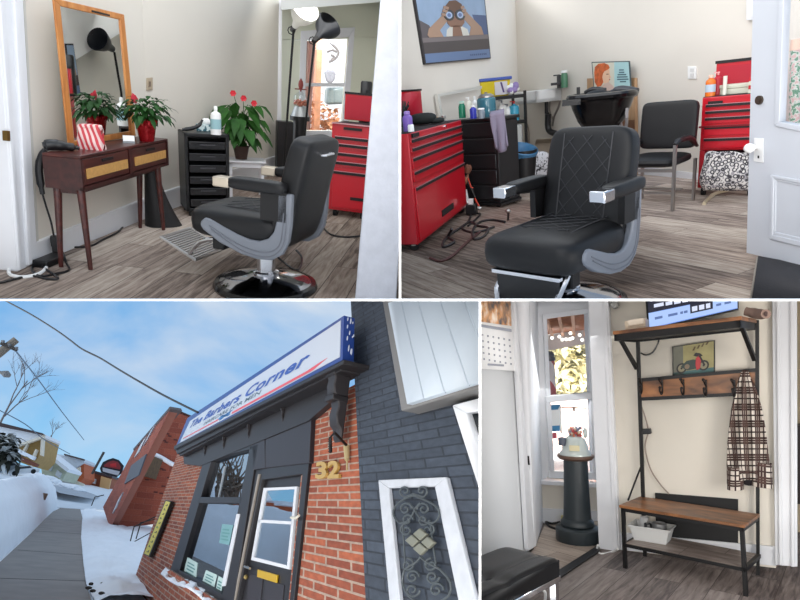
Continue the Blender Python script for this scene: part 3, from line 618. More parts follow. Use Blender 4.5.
def lamp(name,label,foot,top,shade,lit):
    g=B.hz(*foot); pf=front(g); tp=Vector(on(pf,*top)); t=thing(name,label,'floor lamp',g)
    MB().lathe([(.13,0),(.13,.02),(.02,.035),(0,.035)],20).build('base',BLACKM,t)
    MB().tube([g,tp],.013,8).build('pole',BLACKM,t,absolute=True)
    c0=Vector(on(pf,*shade[0])); c1=Vector(on(pf,*shade[1]))+Vector((0,shade[4],0)); ax=(c1-c0); Ls=ax.length; rot=Vector((0,0,1)).rotation_difference(ax.normalized()).to_matrix().to_4x4(); T=Matrix.Translation(c0)@rot
    R=shade[2]
    q=MB().tf(T); q.lathe([(.035,-.02),(.05,.05),(R*.72,Ls*.5),(R*.95,Ls*.8),(R,Ls),(R*.94,Ls*.98),(R*.68,Ls*.5),(.03,.05)],24)
    q.build('lamp_shade',shade[3],t,absolute=True)
    q=MB().tf(T); q.lathe([(0,-.09),(.03,-.09),(.034,-.02),(0,-.02)],14); q.build('socket',BLACKM if not lit else M('grey socket',(90,90,92),.4),t,absolute=True)
    q=MB(); k=Vector(on(pf,top[0]-2,top[1]+.5)); q.tube([k+Vector((.04*math.cos(a*.7854),0,.04*math.sin(a*.7854))) for a in range(9)],.006,6); q.build('clamp_ring',BLACKM,t,absolute=True)
    if lit:
        q=MB().tf(T); q._ell((0,0,Ls*.93),(R*.9,R*.9,.02),18,10); q.build('bulb',emis('lamp bulb',(255,252,240),9),t,absolute=True)
    return T,Ls
mm,nt,bs=nodes('frosted shade'); bs.inputs['Base Color'].default_value=(.75,.75,.72,1); bs.inputs['Roughness'].default_value=.5; bs.inputs['Transmission Weight'].default_value=.25; bs.inputs['Emission Color'].default_value=(1,.98,.9,1); bs.inputs['Emission Strength'].default_value=.12
T,Ls=lamp('floor_lamp','slim black floor lamp with its glowing pale shade switched on','',(0,0),None,0) if False else lamp('floor_lamp','slim black floor lamp with its glowing pale shade switched on',(282,190),(293.5,30),((295.5,25),(303,10),.155,mm,-.2),True)
lamp('floor_lamp','slim floor lamp with an unlit black shade in front of the window',(299,186),(314.5,40),((318,37),(331,24),.16,M('black enamel shade',(24,27,34),.4),.12),False)
# right tool chest
P0=B.hz(328,216); P1=B.hz(367,221)
zt3=B.up(P0,334,122); zb3=.07
TC,w3,r3=toolbox('tool_chest','red tool chest with its lid raised behind the barber chair','tool',P1,P1,0,0,[],0) if False else toolbox('tool_chest','red rolling tool chest with its lid raised behind the barber chair',P0,P1,.42,zb3,zt3,[(.02,.47),(.50,.58),(.59,.68),(.70,.78),(.79,.86)],B.up([P0[0],P0[1]+.4,0],340,91)-zt3)
MB().bx(.12,.3,-.016,.0,zt3-.06,zt3-.035).build('badge',DARK,TC); MB().bx(w3*.55,w3*.9,-.016,.0,zb3+.12,zb3+.15).build('door_pull',DARK,TC)
MB().bx(.0,w3,-.02,.0,zt3-.012,zt3).build('front_edge',M('bright pull edge',(200,150,155),.3,metal=.6),TC)
g=[P0[0]+.43,P0[1]+.36,B.up([P0[0],P0[1]+.4,0],340,91)]
solo('black_canister','black canister standing behind the raised red lid','canister',MB().lathe([(0,-.3),(.06,-.3),(.06,.1),(.05,.115),(0,.115)],18).bx(-.02,.02,-.06,-.05,-.02,.03),BLACKP,loc=[g[0]+.02,g[1]+.16,g[2]])
# worn white post at the right, nearest
pp=B.hz(362,300.5); PP=front(pp)
struct('trim_post',MB().slab(poly(PP,[(381,-8),(404,-8),(402,200),(396,304),(354.5,304)]),mul(PP[1],-.14)),OLDWHITE,bevel=.01,smooth=0)
# wall on the right with the poster that the mirror shows
def mirp(x,y,k):
    """where the eye, looking into the console mirror at (x,y), meets the right-hand side of the room"""
    p=B.pl(x,y,*PM); d=norm(sub(p,[0,0,B.h])); d=sub(d,mul(PM[1],2*dot(d,PM[1]))); n=norm([-1,.27,0])
    return Vector(add(p,mul(d,dot(sub([1.9,5.2,0],p),n)/dot(d,n)*k)))
wa=mirp(64,60,.925); wb=mirp(121,60,.925); wd=(wb-wa); wd.z=0; wd.normalize(); wn=Vector((-wd.y,wd.x,0))
struct('wall_right_salon',MB().slab([Vector((wa.x,wa.y,0))-wd*1.9,Vector((wb.x,wb.y,0))+wd*.45,Vector((wb.x,wb.y,2.9))+wd*.45,Vector((wa.x,wa.y,2.9))-wd*1.9],-wn*.06),PAINT)
t=thing('poster','blue grey poster on the right wall, seen in the console mirror','poster',tuple(mirp(72,96,.92)))
PP_=[mirp(*p,.92) for p in ((63.5,43.5),(71.5,43.5),(79,95),(69.5,97))]; MB().slab(PP_,wn*.02).build('board',M('poster dark edge',(40,36,38),.5),t,absolute=True)
lp=lambda u,v,o: tuple(PP_[3].lerp(PP_[2],u).lerp(PP_[0].lerp(PP_[1],u),v)+wn*o)
q=MB(); q.mat(M('poster sky',(150,172,198),.5,var=.12,scale=2.5)).slab([lp(.08,.4,.022),lp(.93,.4,.022),lp(.93,.97,.022),lp(.08,.97,.022)],wn*.003); q.mat(M('poster dark band',(74,66,66),.5)).slab([lp(.08,.2,.022),lp(.93,.2,.022),lp(.93,.4,.022),lp(.08,.4,.022)],wn*.003); q.mat(M('poster blue band',(104,128,166),.5)).slab([lp(.08,.03,.022),lp(.93,.03,.022),lp(.93,.2,.022),lp(.08,.2,.022)],wn*.003); q.mat(M('poster skin',(176,142,118),.55)).slab([lp(.3,.4,.026),lp(.8,.4,.026),lp(.6,.7,.026),lp(.45,.72,.026)],wn*.003); q.build('print',None,t,absolute=True,smooth=0)
k_=.86; foot=mirp(124,120,k_); foot.z=0
t=thing('floor_lamp','black floor lamp by the right wall, seen in the console mirror','floor lamp',tuple(foot))
MB().lathe([(.12,0),(.12,.02),(.02,.035),(0,.035)],20).build('base',BLACKM,t)
MB().tube([foot,mirp(121,93,k_),mirp(114,52,k_)],.014,8).build('pole',BLACKM,t,absolute=True)
c0=mirp(110.5,48,k_); c1=mirp(97,39,k_); ax=(c1-c0); Ls2=ax.length; T2_=Matrix.Translation(c0)@Vector((0,0,1)).rotation_difference(ax.normalized()).to_matrix().to_4x4()
MB().tf(T2_).lathe([(.0,-.04),(.04,-.03),(.05,.05),(.095,Ls2*.5),(.13,Ls2*.9),(.135,Ls2),(.125,Ls2*.97),(.085,Ls2*.5),(.03,.05)],22).build('lamp_shade',M('black enamel shade',(24,27,34),.4),t,absolute=True)
struct('wall_glow_block_left',MB().bx(-2.6,-2.5,1.0,9,0,3),PAINT)  # unseen wall added to keep the sky glow out of this room
# barber chair
chb=B.hz(266,287)
barber_chair('barber_chair','black barber chair turned away towards the console mirror, chrome footrest out front',chb,math.radians(-124),.90,True,M('tan capped arm tip',(190,178,160),.3,metal=.5))
# cables and power strip
f=lambda x,y,z=.012: B.hz(x,y,z)
cable('cable','white cable looping over the floor by the door casing',[f(54,245,.05),f(51,258),f(42,272),f(25,277),f(11,275),f(9,270),f(14,266)],.011,WHITEP)
cable('cable','tangled black cable lying beside the door casing and table leg',[f(60,246,.1),f(66,262),f(69,270),f(55,274),f(40,276),f(32,270),f(36,262),f(44,268),f(58,278),f(48,279),f(30,276),f(0,283)],.008,BLACKP)
cable('cable','thin black cable trailing along the baseboard under the console',[f(57,244,.08),f(68,247),f(90,246),f(104,239),f(118,232),f(124,226),f(136,220),f(148,216)],.008,BLACKP)
g=B.hz(55,241,.12); t=thing('power_adapter','black power adapter block hanging by the left rear table leg','adapter',g); MB().cb((0,0,0),(.05,.04,.075)).build('body',BLACKP,t,bevel=.006)
MB().bx(-.02,.02,-.02,.02,-.12,-.03).build('plug',BLACKP,t)
g=f(50,264,0); solo('power_strip','black power strip behind the left table legs','power strip',MB().bx(-.05,.05,-.1,.1,0,.05),BLACKP,loc=g,rz=-.4,bevel=.008)
cable('cable','black cable curling on the floor under the red tool chest',[f(326,222,.1),f(323,226),f(330,234),f(345,237),f(360,236)],.008,BLACKP)
cable('cable','black cable arching behind the chrome column of the barber chair',[f(272,252,.1),f(286,264),f(298,270),f(302,258),f(296,250,.05)],.008,BLACKP)
# light in this room
local_area('salon_overhead_fill',(.2,5.0,2.9),(.2,5.0,0),2.4,36,(1,.97,.92))  # unseen area lamp added overhead to brighten the room
local_area('salon_front_fill',(.0,1.6,2.5),(.2,5.5,.6),1.8,26,(1,.98,.96))  # added lamp on the eye's side, fills the room from the front

point('lamp_light',tuple(T@Vector((0,0,Ls+.12))),7,(1,.96,.86),.1)
local_area('alcove_fill',tuple(Vector(on(FA,330,60,1.8))+Vector((0,0,.7))),tuple(on(FA,330,120,0)),1.2,15,(1,1,.98))  # added lamp inside the alcove, brightens its window wall
local_area('outside_fill',tuple(Vector(on(FA,330,40,-.3))+Vector((0,0,1.4))),tuple(on(FA,328,100,-2)),1.5,160,(1,1,1))  # added lamp outdoors to brighten the pillar beyond the glass
# ================================================================ upper right: the shop seen from behind the waiting side
enter('TR',TR)
cc=B.hz(521,163); cl=B.hz(345,250); cr_=B.hz(705,180)
PL=vpl(cl,cc); PB=vpl(cc,cr_)
a0=yaw(sub(B.hz(745,238),B.hz(620,220)))
struct('floor_shop',MB().bx(-5,6,2.4,16,-.05,0),planks('shop plank floor',-a0,((96,82,74),(150,133,122),(198,185,171)),.24,1.7,.36,.40))
struct('wall_left_shop',MB().slab(poly(PL,[(396,-8),(560,-8),(560,138),(396,240)]),mul(PL[1],-.1)),PAINTW)
struct('wall_back_shop',MB().slab(poly(PB,[(500,-8),(806,-8),(806,199),(500,160)]),mul(PB[1],-.1)),PAINTW)
q=MB(); q.slab(poly(PB,[(521,152),(800,186),(800,198.5),(521,163)],.02),mul(PB[1],-.02)); struct('baseboard_back_shop',q,WHITE)
# poster: photograph of somebody looking through binoculars over a ledge
PO=[(414,-4),(484.5,-4),(491,58.5),(425,64.5)]; H=homog([PO[3],PO[2],PO[1],PO[0]])      # u right, v up
pp=lambda u,v,o: on(PL,*H(u,v),o)
t=thing('poster','blue and grey photo poster of a person raising binoculars, high on the left wall','poster',on(PL,458,62))
def flat(mb,pts,o,m): mb.mat(m).slab([pp(u,v,o) for u,v in pts],mul(PL[1],-.004))
q=MB(); q.mat(M('poster dark edge',(40,36,38),.5)).slab(poly(PL,PO,.03),mul(PL[1],-.03)); q.build('board',None,t,absolute=True)
q=MB(); SKY=M('poster sky',(150,172,198),.5,var=.12,scale=2.5); SKIN=M('poster skin',(176,142,118),.55); SKIND=M('poster skin shade',(146,108,86),.55)
flat(q,[(.02,.02),(.99,.02),(.99,.16),(.02,.16)],.032,M('poster blue band',(104,128,166),.5))
flat(q,[(.02,.16),(.99,.16),(.99,.33),(.02,.33)],.032,M('poster dark band',(74,66,66),.5))
flat(q,[(.02,.33),(.99,.33),(.99,.4),(.02,.4)],.032,M('poster ledge',(122,112,112),.5))
flat(q,[(.02,.4),(.99,.4),(.99,.99),(.02,.99)],.032,SKY)
flat(q,[(.02,.4),(.2,.4),(.14,.58),(.02,.66)],.034,M('poster dark figure',(92,84,86),.5)); flat(q,[(.86,.4),(.99,.4),(.99,.7),(.78,.72),(.82,.55)],.034,M('poster blue water',(72,92,132),.5))
flat(q,[(.10,.44),(.13,.53),(.40,.77),(.46,.70),(.28,.50),(.32,.40),(.12,.40)],.036,SKIN); flat(q,[(.92,.42),(.90,.52),(.68,.78),(.60,.72),(.74,.53),(.70,.40),(.92,.40)],.036,SKIN)
flat(q,[(.36,.40),(.70,.40),(.68,.50),(.58,.56),(.44,.56),(.38,.50)],.037,M('poster white shirt',(222,218,206),.5))
flat(q,[(.45,.40),(.60,.40),(.58,.56),(.47,.56)],.038,SKIND)
flat(q,[(.40,.60),(.44,.54),(.60,.54),(.65,.60),(.66,.76),(.40,.76)],.038,SKIND); flat(q,[(.39,.74),(.66,.74),(.64,.88),(.56,.94),(.47,.93),(.41,.86)],.039,M('poster hair',(112,80,58),.6))
for cx in (.44,.60):
    flat(q,[(cx+.075*math.cos(k*.5236),.72+.085*math.sin(k*.5236)) for k in range(12)],.042,M('poster binocular black',(34,32,36),.4))
    flat(q,[(cx+.045*math.cos(k*.5236),.72+.052*math.sin(k*.5236)) for k in range(12)],.044,M('poster lens ring',(170,190,220),.3)); flat(q,[(cx+.025*math.cos(k*.5236),.72+.03*math.sin(k*.5236)) for k in range(12)],.046,M('poster lens blue',(70,104,160),.3))
for k in range(3): flat(q,[(.33+.02*k,.72+.05*k),(.40+.02*k,.70+.05*k),(.41+.02*k,.74+.05*k),(.34+.02*k,.76+.05*k)],.043,SKIN); flat(q,[(.65-.01*k,.70+.05*k),(.72-.02*k,.72+.05*k),(.71-.02*k,.76+.05*k),(.64-.01*k,.74+.05*k)],.043,SKIN)
for k in range(9): flat(q,[(.68+.03*k,.07),(.695+.03*k,.07),(.695+.03*k,.10),(.68+.03*k,.10)],.034,M('poster small print',(64,82,120),.5))
q.build('print',None,t,absolute=True,smooth=0)
# left tool chest
P0=B.hz(419,252); P1=B.hz(467,212); zt=B.up(P0,401,133)
T1,w1,r1=toolbox('tool_chest','big red tool chest in the left foreground with hair tools on top',P0,P1,.48,.07,zt,[(.02,.52),(.55,.66),(.67,.78),(.80,.865),(.88,.94)],.37)
o=T1
MB().bx(w1*.42,w1*.66,-.02,.0,.07+zt*.09,.07+zt*.15).build('door_pull',DARK,T1)
MB().bx(.08,.26,-.016,.0,zt-.055,zt-.02).build('badge',DARK,T1); MB().cyl((w1*.62,-.02,zt-.035),(w1*.62,0,zt-.035),.014,seg=12).build('lock',CHROME,T1)
def onq(x,y): return B.hz(x,y,zt)
g=onq(408.5,131); bottle('spray_bottle','purple spray bottle on the big left tool chest',g,.045,B.up(g,408,111)-zt,PURPLE,M('lilac cap',(150,120,190),.3),neck=.55)
g=onq(403.5,127); q=MB(); rn=random.Random(8)
for i in range(40):
    a=rn.uniform(0,6.28); q.tube([(0,0,.1),(.08*math.cos(a),.08*math.sin(a),.12+rn.uniform(0,.14))],.006,4)
q.lathe([(.03,0),(.035,.1),(0,.1)],12)
solo('duster_brush','black bristly brush standing at the left edge of the big tool chest','brush',q,BLACKP,loc=g)
g=onq(424,124.5); q=MB(); q.rbox(-.16,.14,-.1,.1,0,.12,2.6,18,10); q.rbox(.05,.22,-.06,.08,0,.06,2.6)
solo('folded_cape','black crumpled cape on the left tool chest, beside its purple bottle','cape',q,M('black cloth',(18,24,24),.8,bump=.4,bscale=40),loc=g)
for i,(x,y,c,l) in enumerate(((433,123,M('tan handle',(180,150,110),.5),'small tan handled brush near the rear corner of the left tool chest'),(441,121.5,STEEL,'small steel clipper comb near the far corner of the left tool chest'))):
    g=onq(x,y); q=MB(); q.bx(-.05,.05,-.015,.015,0,.03); q.bx(.02,.06,-.02,.02,.03,.06); solo('hair_tool',l,'hair tool',q,c,loc=g,rz=.8,bevel=.005,group='hair tools on the left tool chest')
g=onq(402.5,133); solo('white_jar','white jar at the very front corner of the left tool chest','jar',MB().lathe([(0,0),(.028,0),(.028,.05),(.022,.06),(0,.06)],14),WHITEP,loc=[g[0]+.05,g[1]+.1,g[2]])
# hair irons and brush hanging by the chest's far end
pe=front(B.hz(470,210)); t=thing('curling_brush','brown hair brush hanging from the right end of the left tool chest','brush',on(pe,467,190))
q=MB(); q.tube(poly(pe,[(463,186),(466,180),(468,174)]),[.02,.03,.012],8,smooth=3); q.build('handle',M('brown brush',(150,96,70),.5),t,absolute=True)
q=MB(); q.rbox(0,0.0001,0,.0001,0,.0001) if False else q.tube(poly(pe,[(467,173),(468,168),(466,165)]),[.035,.045,.02],8,smooth=3); q.build('bristles',M('brown bristles',(120,76,58),.8),t,absolute=True)
t=thing('hair_iron','black and red hair iron hanging between the left tool chest and the black trolley','hair iron',on(pe,474,195))
q=MB(); q.tube(poly(pe,[(465,176),(470,186),(475,197)]),[.018,.022,.014],8,smooth=3); q.build('body',BLACKP,t,absolute=True)
q=MB(); q.tube(poly(pe,[(468,178),(471,187),(473,188)],.03),.008,6); q.build('red_strip',M('orange red plastic',(214,70,48),.35),t,absolute=True); q=MB(); q.tube(poly(pe,[(475,198),(477,203),(479,206)],.02),.012,6); q.build('red_strip',M('orange red plastic',(214,70,48),.35),t,absolute=True)
solo('white_plug_strip','white plug strip with white cable at the foot of the left tool chest','power strip',MB().slab(poly(pe,[(462,190),(467,190),(469,202),(465,203)]),mul(pe[1],-.06)).tube(poly(pe,[(466,201),(472,206),(481,208)]),.014,6,smooth=4),WHITEP)
# black drawer trolley beside it
C=B.hz(501,208); Lf=B.hz(466,206); d=sub(C,Lf); w=math.hypot(d[0],d[1]); zc=B.up(C,489,118); dd=.42
t=thing('drawer_trolley','black plastic drawer trolley with bottles on top and a grey towel over its side','trolley',Lf,yaw(d))
q=MB(); q.bx(-.1,w,0,dd,.06,zc-.04); q.build('body',M('black trolley plastic',(26,26,28),.5),t,bevel=.01); q=MB(); q.bx(-.12,w+.02,-.02,dd+.02,zc-.04,zc); q.build('top',BLACKP,t,bevel=.008)
for k in range(5): MB().bx(-.08,w-.03,-.02,0,.10+k*.185,.10+k*.185+.165).build('drawer',M('black drawer plastic',(34,34,36),.4),t,bevel=.008)
q=MB(); q.bx(-.1,w+.02,-.02,dd,0.03,.06); q.build('plinth',BLACKP,t)
for x in (0,w-.06):
    for y in (.04,dd-.06): MB().cyl((x-.015,y,.03),(x+.015,y,.03),.03,seg=12).build('caster',RUBBER,t)
ont=lambda x,y: B.hz(x,y,zc)
def bt(x,y,yt,r,body,cap,label,**k):
    g=ont(x,y); return bottle('product_bottle',label,g,r,B.up(g,x,yt)-zc,body,cap,group='product bottles on the black trolley',**k)
bt(462.5,118,101,.045,GREEN,M('pale green cap',(190,220,205),.4),'green bottle with a pale cap at the left end of the black trolley',neck=.7)
bt(469.5,117.5,97,.042,M('cream plastic',(226,224,210),.4),WHITEP,'cream pump bottle between the green bottle and the blue bottle',pump=True)
bt(475.5,117,96,.036,WHITEP,WHITEP,'slim white bottle behind the blue bottle on the black trolley')
bt(473.5,118.5,105,.04,BLUE,WHITEP,'short blue bottle with a white cap on the black trolley',neck=.5)
bt(481.5,118.5,108,.045,M('clear grey bottle',(120,130,140),.2),LABELW,'short grey bottle with a white label beside the disinfectant jar',neck=.8)
g=ont(487,116.5); t=thing('disinfectant_jar','large jar of blue green liquid with a steel lid on the black trolley','jar',g)
hj=B.up(g,487,92)-zc
MB().lathe([(0,0),(.11,0),(.115,.03),(.115,hj*.72),(.09,hj*.8),(0,hj*.8)],20).build('body',M('blue green jar',(58,112,128),.12,spec=.6),t)
MB().lathe([(.1,hj*.78),(.1,hj*.84),(.06,hj*.93),(.015,hj*.94),(.02,hj),(0,hj*1.01)],20).build('lid',STEEL,t)
# towel
pt=front([C[0],C[1]-.05,0]); 
TWL=M('grey lilac towel',(134,126,144),.9,bump=.5,bscale=70)
def tw(a,b):
    x=489.5+ (504-489.5)*a+(b)*(5.5-1*a); y=114-3*a+b*(34+6*math.sin(a*3.1)) 
    return on(pt,x,y,.05+.03*math.sin(a*11+b*2)*b)
q=MB(); q.surf(tw,16,14); q.surf(lambda a,b: on(pt,490+14*a,114-3*a-2.5*b,.05-.25*b),8,3)
o=solo('towel','grey lilac towel draped over the corner of the black trolley','towel',q,TWL,solid=.02)
# rack against the wall
g=B.hz(512,178); zr=B.up(B.hz(528,176),519,91)
R0=B.hz(488,182); R1=B.hz(529,176); d=sub(R1,R0); w=math.hypot(d[0],d[1]); 
t=thing('storage_rack','black open rack with three shelves behind the black trolley','rack',R0,yaw(d))
for x in (0,w-.035):
    for y in (0,.4): MB().bx(x,x+.035,y,y+.035,0,zr).build('post',BLACKP,t)
SZ=[]
for k,yy in enumerate((95.5,121.5,150)):
    z=B.up(R1,523,yy); z=on(front([(R0[0]+R1[0])/2,(R0[1]+R1[1])/2,0]),508,yy)[2]; SZ.append(z); MB().bx(0,w,0,.435,z-.05,z).build('shelf',BLACKP,t,bevel=.006)
PRK=front([(R0[0]+R1[0])/2,(R0[1]+R1[1])/2+.2,0])
def on0(x,y,k):
    p=on(PRK,x,y); return [p[0],p[1],SZ[k]]
g=on0(493,97,0); t=thing('storage_bin','yellow bin with a blue lid on top of the black rack','bin',g,yaw(d))
hb=B.up(g,493,81)-SZ[0]; MB()._add([(-.22,-.1,0),(.22,-.1,0),(.22,.16,0),(-.22,.16,0),(-.25,-.12,hb),(.25,-.12,hb),(.25,.18,hb),(-.25,.18,hb)],[(3,2,1,0),(4,5,6,7),(0,1,5,4),(1,2,6,5),(2,3,7,6),(3,0,4,7)]).build('tub',YELLOW,t,bevel=.01)
MB().bx(-.27,.27,-.14,.2,hb,hb+.045).build('lid',M('blue lid',(70,92,170),.4),t,bevel=.012)
MB().bx(-.02,.19,-.125,-.11,.02,hb-.02).build('card',M('pale card',(205,200,205),.6),t); MB().slab([(.07,-.128,hb-.03),(.1,-.128,hb-.03),(.14,-.128,.05),(.11,-.128,.05)],(0,.004,0)).build('card_mark',M('dark purple mark',(80,60,110),.6),t)
g=on0(510,95.5,0); q=MB(); rn=random.Random(5)
for i in range(14): q.mat([LABELW,M('lilac wrap',(150,130,180),.5)][i%2])._ell((rn.uniform(-.1,.1),rn.uniform(-.06,.06),.05+rn.uniform(0,.1)),(.05,.05,.045),8,6)
solo('wrapped_bundle','white and lilac wrapped bundle beside the yellow bin on the rack','bundle',q,None,loc=g)
for x,y,yt,l in ((502,113,100,'left small white squeeze bottle on the rack, middle shelf'),(507.5,112,104,'right small white squeeze bottle on the rack, middle shelf')):
    g=on0(x,y,1); bottle('squeeze_bottle',l,g,.06,B.up(g,x,yt)-SZ[1],WHITEP,M('grey pump',(120,120,128),.4),group='squeeze bottles on the rack',pump=True,neck=.5)
g=on0(514.5,121,1); bottle('spray_bottle','turquoise spray bottle with a red trigger on the black rack',g,.075,B.up(g,514,101)-SZ[1],M('turquoise liquid',(60,160,190),.25),M('red trigger',(190,40,40),.4),pump=True,neck=.3)
solo('white_box','pale box on the lowest shelf of the black rack','box',MB().bx(-.14,.14,-.1,.1,0,.36),M('pale grey box',(196,196,192),.6),loc=on0(514,150,2),bevel=.01)
# white frame leaning on the wall behind the trolley
q=MB(); FRM=[(437.5,94.5),(482,86),(482,118),(441.5,121)]; IN=[(440,96.3),(482,88.5),(482,118),(443.5,121)]
q.slab(poly(PL,[FRM[0],FRM[1],IN[1],IN[0]],.08),mul(PL[1],-.04)); q.slab(poly(PL,[FRM[0],IN[0],IN[3],FRM[3]],.08),mul(PL[1],-.04)); q.slab(poly(PL,[(441.5,120),(482,117),(482,119),(441.5,122)],.08),mul(PL[1],-.04))
solo('empty_frame','plain white empty frame leaning on the left wall behind the bottles','frame',q,M('off white frame',(214,212,204),.5))
# bin with blue liner
g=B.hz(524,192); zb_=B.up(g,524,150); t=thing('waste_bin','black waste bin with a blue liner beside the grey towel','waste bin',g)
MB().lathe([(0,0),(.13,0),(.19,zb_),(.18,zb_),(.12,.02),(0,.02)],24).build('body',M('black bin plastic',(22,22,24),.45),t)
q=MB(); q.tf(Matrix.Translation((0,0,zb_))@Matrix.Rotation(math.radians(14),4,'Y')@Matrix.Rotation(math.radians(16),4,'X')); q.lathe([(.195,-.06),(.205,.02),(.195,.03),(.17,-.02),(.12,-.16),(0,-.18)],28); q.build('liner',M('blue bin liner',(66,118,158),.4,bump=.6,bscale=30),t)
# patterned cloth bag on the floor behind
g=B.hz(541,180); mm,nt,bs=nodes('black white scribble'); bs.inputs['Roughness'].default_value=.8
tc=N(nt,'ShaderNodeTexCoord'); no=N(nt,'ShaderNodeTexNoise'); no.inputs['Scale'].default_value=14; no.inputs['Distortion'].default_value=2; cr=N(nt,'ShaderNodeValToRGB'); cr.color_ramp.elements[0].position=.40; cr.color_ramp.elements[0].color=lin((60,60,66)); cr.color_ramp.elements[1].position=.46; cr.color_ramp.elements[1].color=lin((224,222,226)); nt.links.new(tc.outputs['Object'],no.inputs[0]); nt.links.new(no.outputs[0],cr.inputs[0]); nt.links.new(cr.outputs[0],bs.inputs['Base Color'])
q=MB(); q.rbox(-.15,.15,-.12,.12,0,.42,3,20,12); solo('cloth_bundle','white cloth bundle with dark scribbles on the floor below the sink','bundle',q,mm,loc=g)
solo('carton','open tan carton on the floor behind the cloth bundle','carton',MB().bx(-.2,.2,-.02,.2,0,.42).slab([(-.2,-.02,.42),(.2,-.02,.42),(.24,-.2,.5),(-.16,-.2,.5)],(0,0,.012)),M('grey tan carton',(170,158,142),.8),loc=B.hz(548,168))
# sink
ps=PB; g=on(PB,549,101); t=thing('wall_sink','small white wall sink with a black tap and exposed trap','sink',g)
dep=.5
SI=[(531,91),(568,91.5),(568,101),(530,100)]
q=MB(); pts=poly(PB,SI,.0); nn=Vector(PB[1]); zt_s=on(PB,549,92)[2]; 
def sk(x0,x1,o0,o1,z0,z1,mb):
    dirv=Vector((-PB[1][1],PB[1][0],0)); dirv=dirv if dirv.x>0 else -dirv
    c=Vector((g[0],g[1],0)); P=lambda x,o,z: c+dirv*x+nn*o+Vector((0,0,z))
    mb._add([P(x0,o0,z0),P(x1,o0,z0),P(x1,o1,z0),P(x0,o1,z0),P(x0,o0,z1),P(x1,o0,z1),P(x1,o1,z1),P(x0,o1,z1)],[(3,2,1,0),(4,5,6,7),(0,1,5,4),(1,2,6,5),(2,3,7,6),(3,0,4,7)])
ppm=600/math.hypot(g[0],g[1]); xl=(530-549)/ppm; xr=(568-549)/ppm; zs=g[2]
H0=10.5/ppm
q=MB(); sk(xl,xr,0,.5,zs-.0,zs+H0*.35,q); sk(xl,xr,.44,.5,zs,zs+H0,q); sk(xl,xl+.05,0,.5,zs,zs+H0,q); sk(xr-.05,xr,0,.5,zs,zs+H0,q); sk(xl,xr,0,.14,zs,zs+H0,q); q.build('basin',WHITEP,t,absolute=True,bevel=.012)
c=Vector(on(PB,560,91,.08)); q=MB(); q.bx(c.x-.045,c.x+.045,c.y-.04,c.y+.04,zs+H0,zs+H0+.2); q.bx(c.x-.13,c.x,c.y-.2,c.y-.12,zs+H0+.05,zs+H0+.09); q.bx(c.x-.1,c.x+.02,c.y-.14,c.y,zs+H0+.05,zs+H0+.09); q.bx(c.x-.1,c.x+.0,c.y-.03,c.y+.03,zs+H0+.19,zs+H0+.21); q.build('tap',BLACKP,t,absolute=True,bevel=.006)
q=MB(); q.tube(poly(PB,[(546.5,101),(546.5,113),(548,114)],.25),.03,8); q.tube(poly(PB,[(548,114),(548,127),(551,132),(560,134),(566,131)],.25),.05,10,smooth=4); q.build('trap',BLACKP,t,absolute=True)
q=MB(); q.tube(poly(PB,[(560.5,101),(558,108),(554,117),(552.5,126)],.12),.018,6,smooth=4); q.tube(poly(PB,[(550,101),(549.5,110),(553,120)],.1),.014,6,smooth=4); q.build('supply_hose',STEEL,t,absolute=True)
gb=on(PB,564.5,91,.12); bottle('soap_bottle','green and white soap bottle beside the black sink tap',[gb[0],gb[1],zs+H0],.055,.26,M('soap green',(70,120,90),.3),WHITEP,neck=.8)
cable('wall_cable','thin cable running down the wall corner beside the black rack',poly(PB,[(524,118),(527,124),(529,135),(528,160)],.03),.012,M('grey beige cable',(150,136,126),.6))
# shampoo bowl, its stand and backing board
g=B.hz(601,184); pf=front(g); zb_=B.up(g,602,93); t=thing('backing_board','tan wooden board standing on the wall behind the shampoo bowl','board',on(PB,612,176))
MB().slab(poly(PB,[(587,78.5),(634.5,78),(636,185),(588,175)],.06),mul(PB[1],-.05)).build('panel',wood('tan board',(168,132,98),(192,156,120),2,(4,4,1)),t,absolute=True); MB().slab(poly(PB,[(588,120),(634,120),(635.5,184),(588,175)],.07),mul(PB[1],-.01)).build('lower_panel',wood('darker tan board',(112,76,54),(134,94,68),2,(4,4,1)),t,absolute=True)
g=[g[0],g[1]-.05,0]
t=thing('shampoo_bowl','black salon shampoo bowl with hose and handset, below the tin sign','shampoo bowl',g)
sx=31/600*g[1]*1.0; 
def bowl(a,b):
    th=6.2832*a; r=[1,.98,.9,.74,.5,.22,.0]; z=[0,-.04,-.14,-.3,-.44,-.52,-.54]; k=b*6; i=min(int(k),5); f=k-i
    R=r[i]*(1-f)+r[i+1]*f; Z=z[i]*(1-f)+z[i+1]*f; p=2.8
    cx=math.copysign(abs(math.cos(th))**(2/p),math.cos(th)); sy=math.copysign(abs(math.sin(th))**(2/p),math.sin(th))
    return (sx*R*cx*.9,.42*R*sy,zb_-.05+Z*.95)
GB=M('gloss black bowl',(16,16,18),.18)
q=MB(); q.surf(bowl,40,18); q.build('basin',GB,t,smooth=60,solid=.03)
q=MB(); q.tube([(sx*.9*math.copysign(abs(math.cos(a*.1571))**.7,math.cos(a*.1571)),.42*math.copysign(abs(math.sin(a*.1571))**.7,math.sin(a*.1571)),zb_-.03) for a in range(41)],.045,8); q.bx(-sx*1.05,-sx*.55,-.5,-.38,zb_-.1,zb_-.03); q.build('rim',GB,t)
q=MB(); q.bx(-.12,.12,-.02,.18,0.02,zb_-.5); q.bx(-.35,.35,-.1,.3,0,.04); q.build('stand',BLACKM,t); MB().bx(-sx*.72,-sx*.62,.3,.42,zb_-.06,zb_+.1).build('post',BLACKP,t)
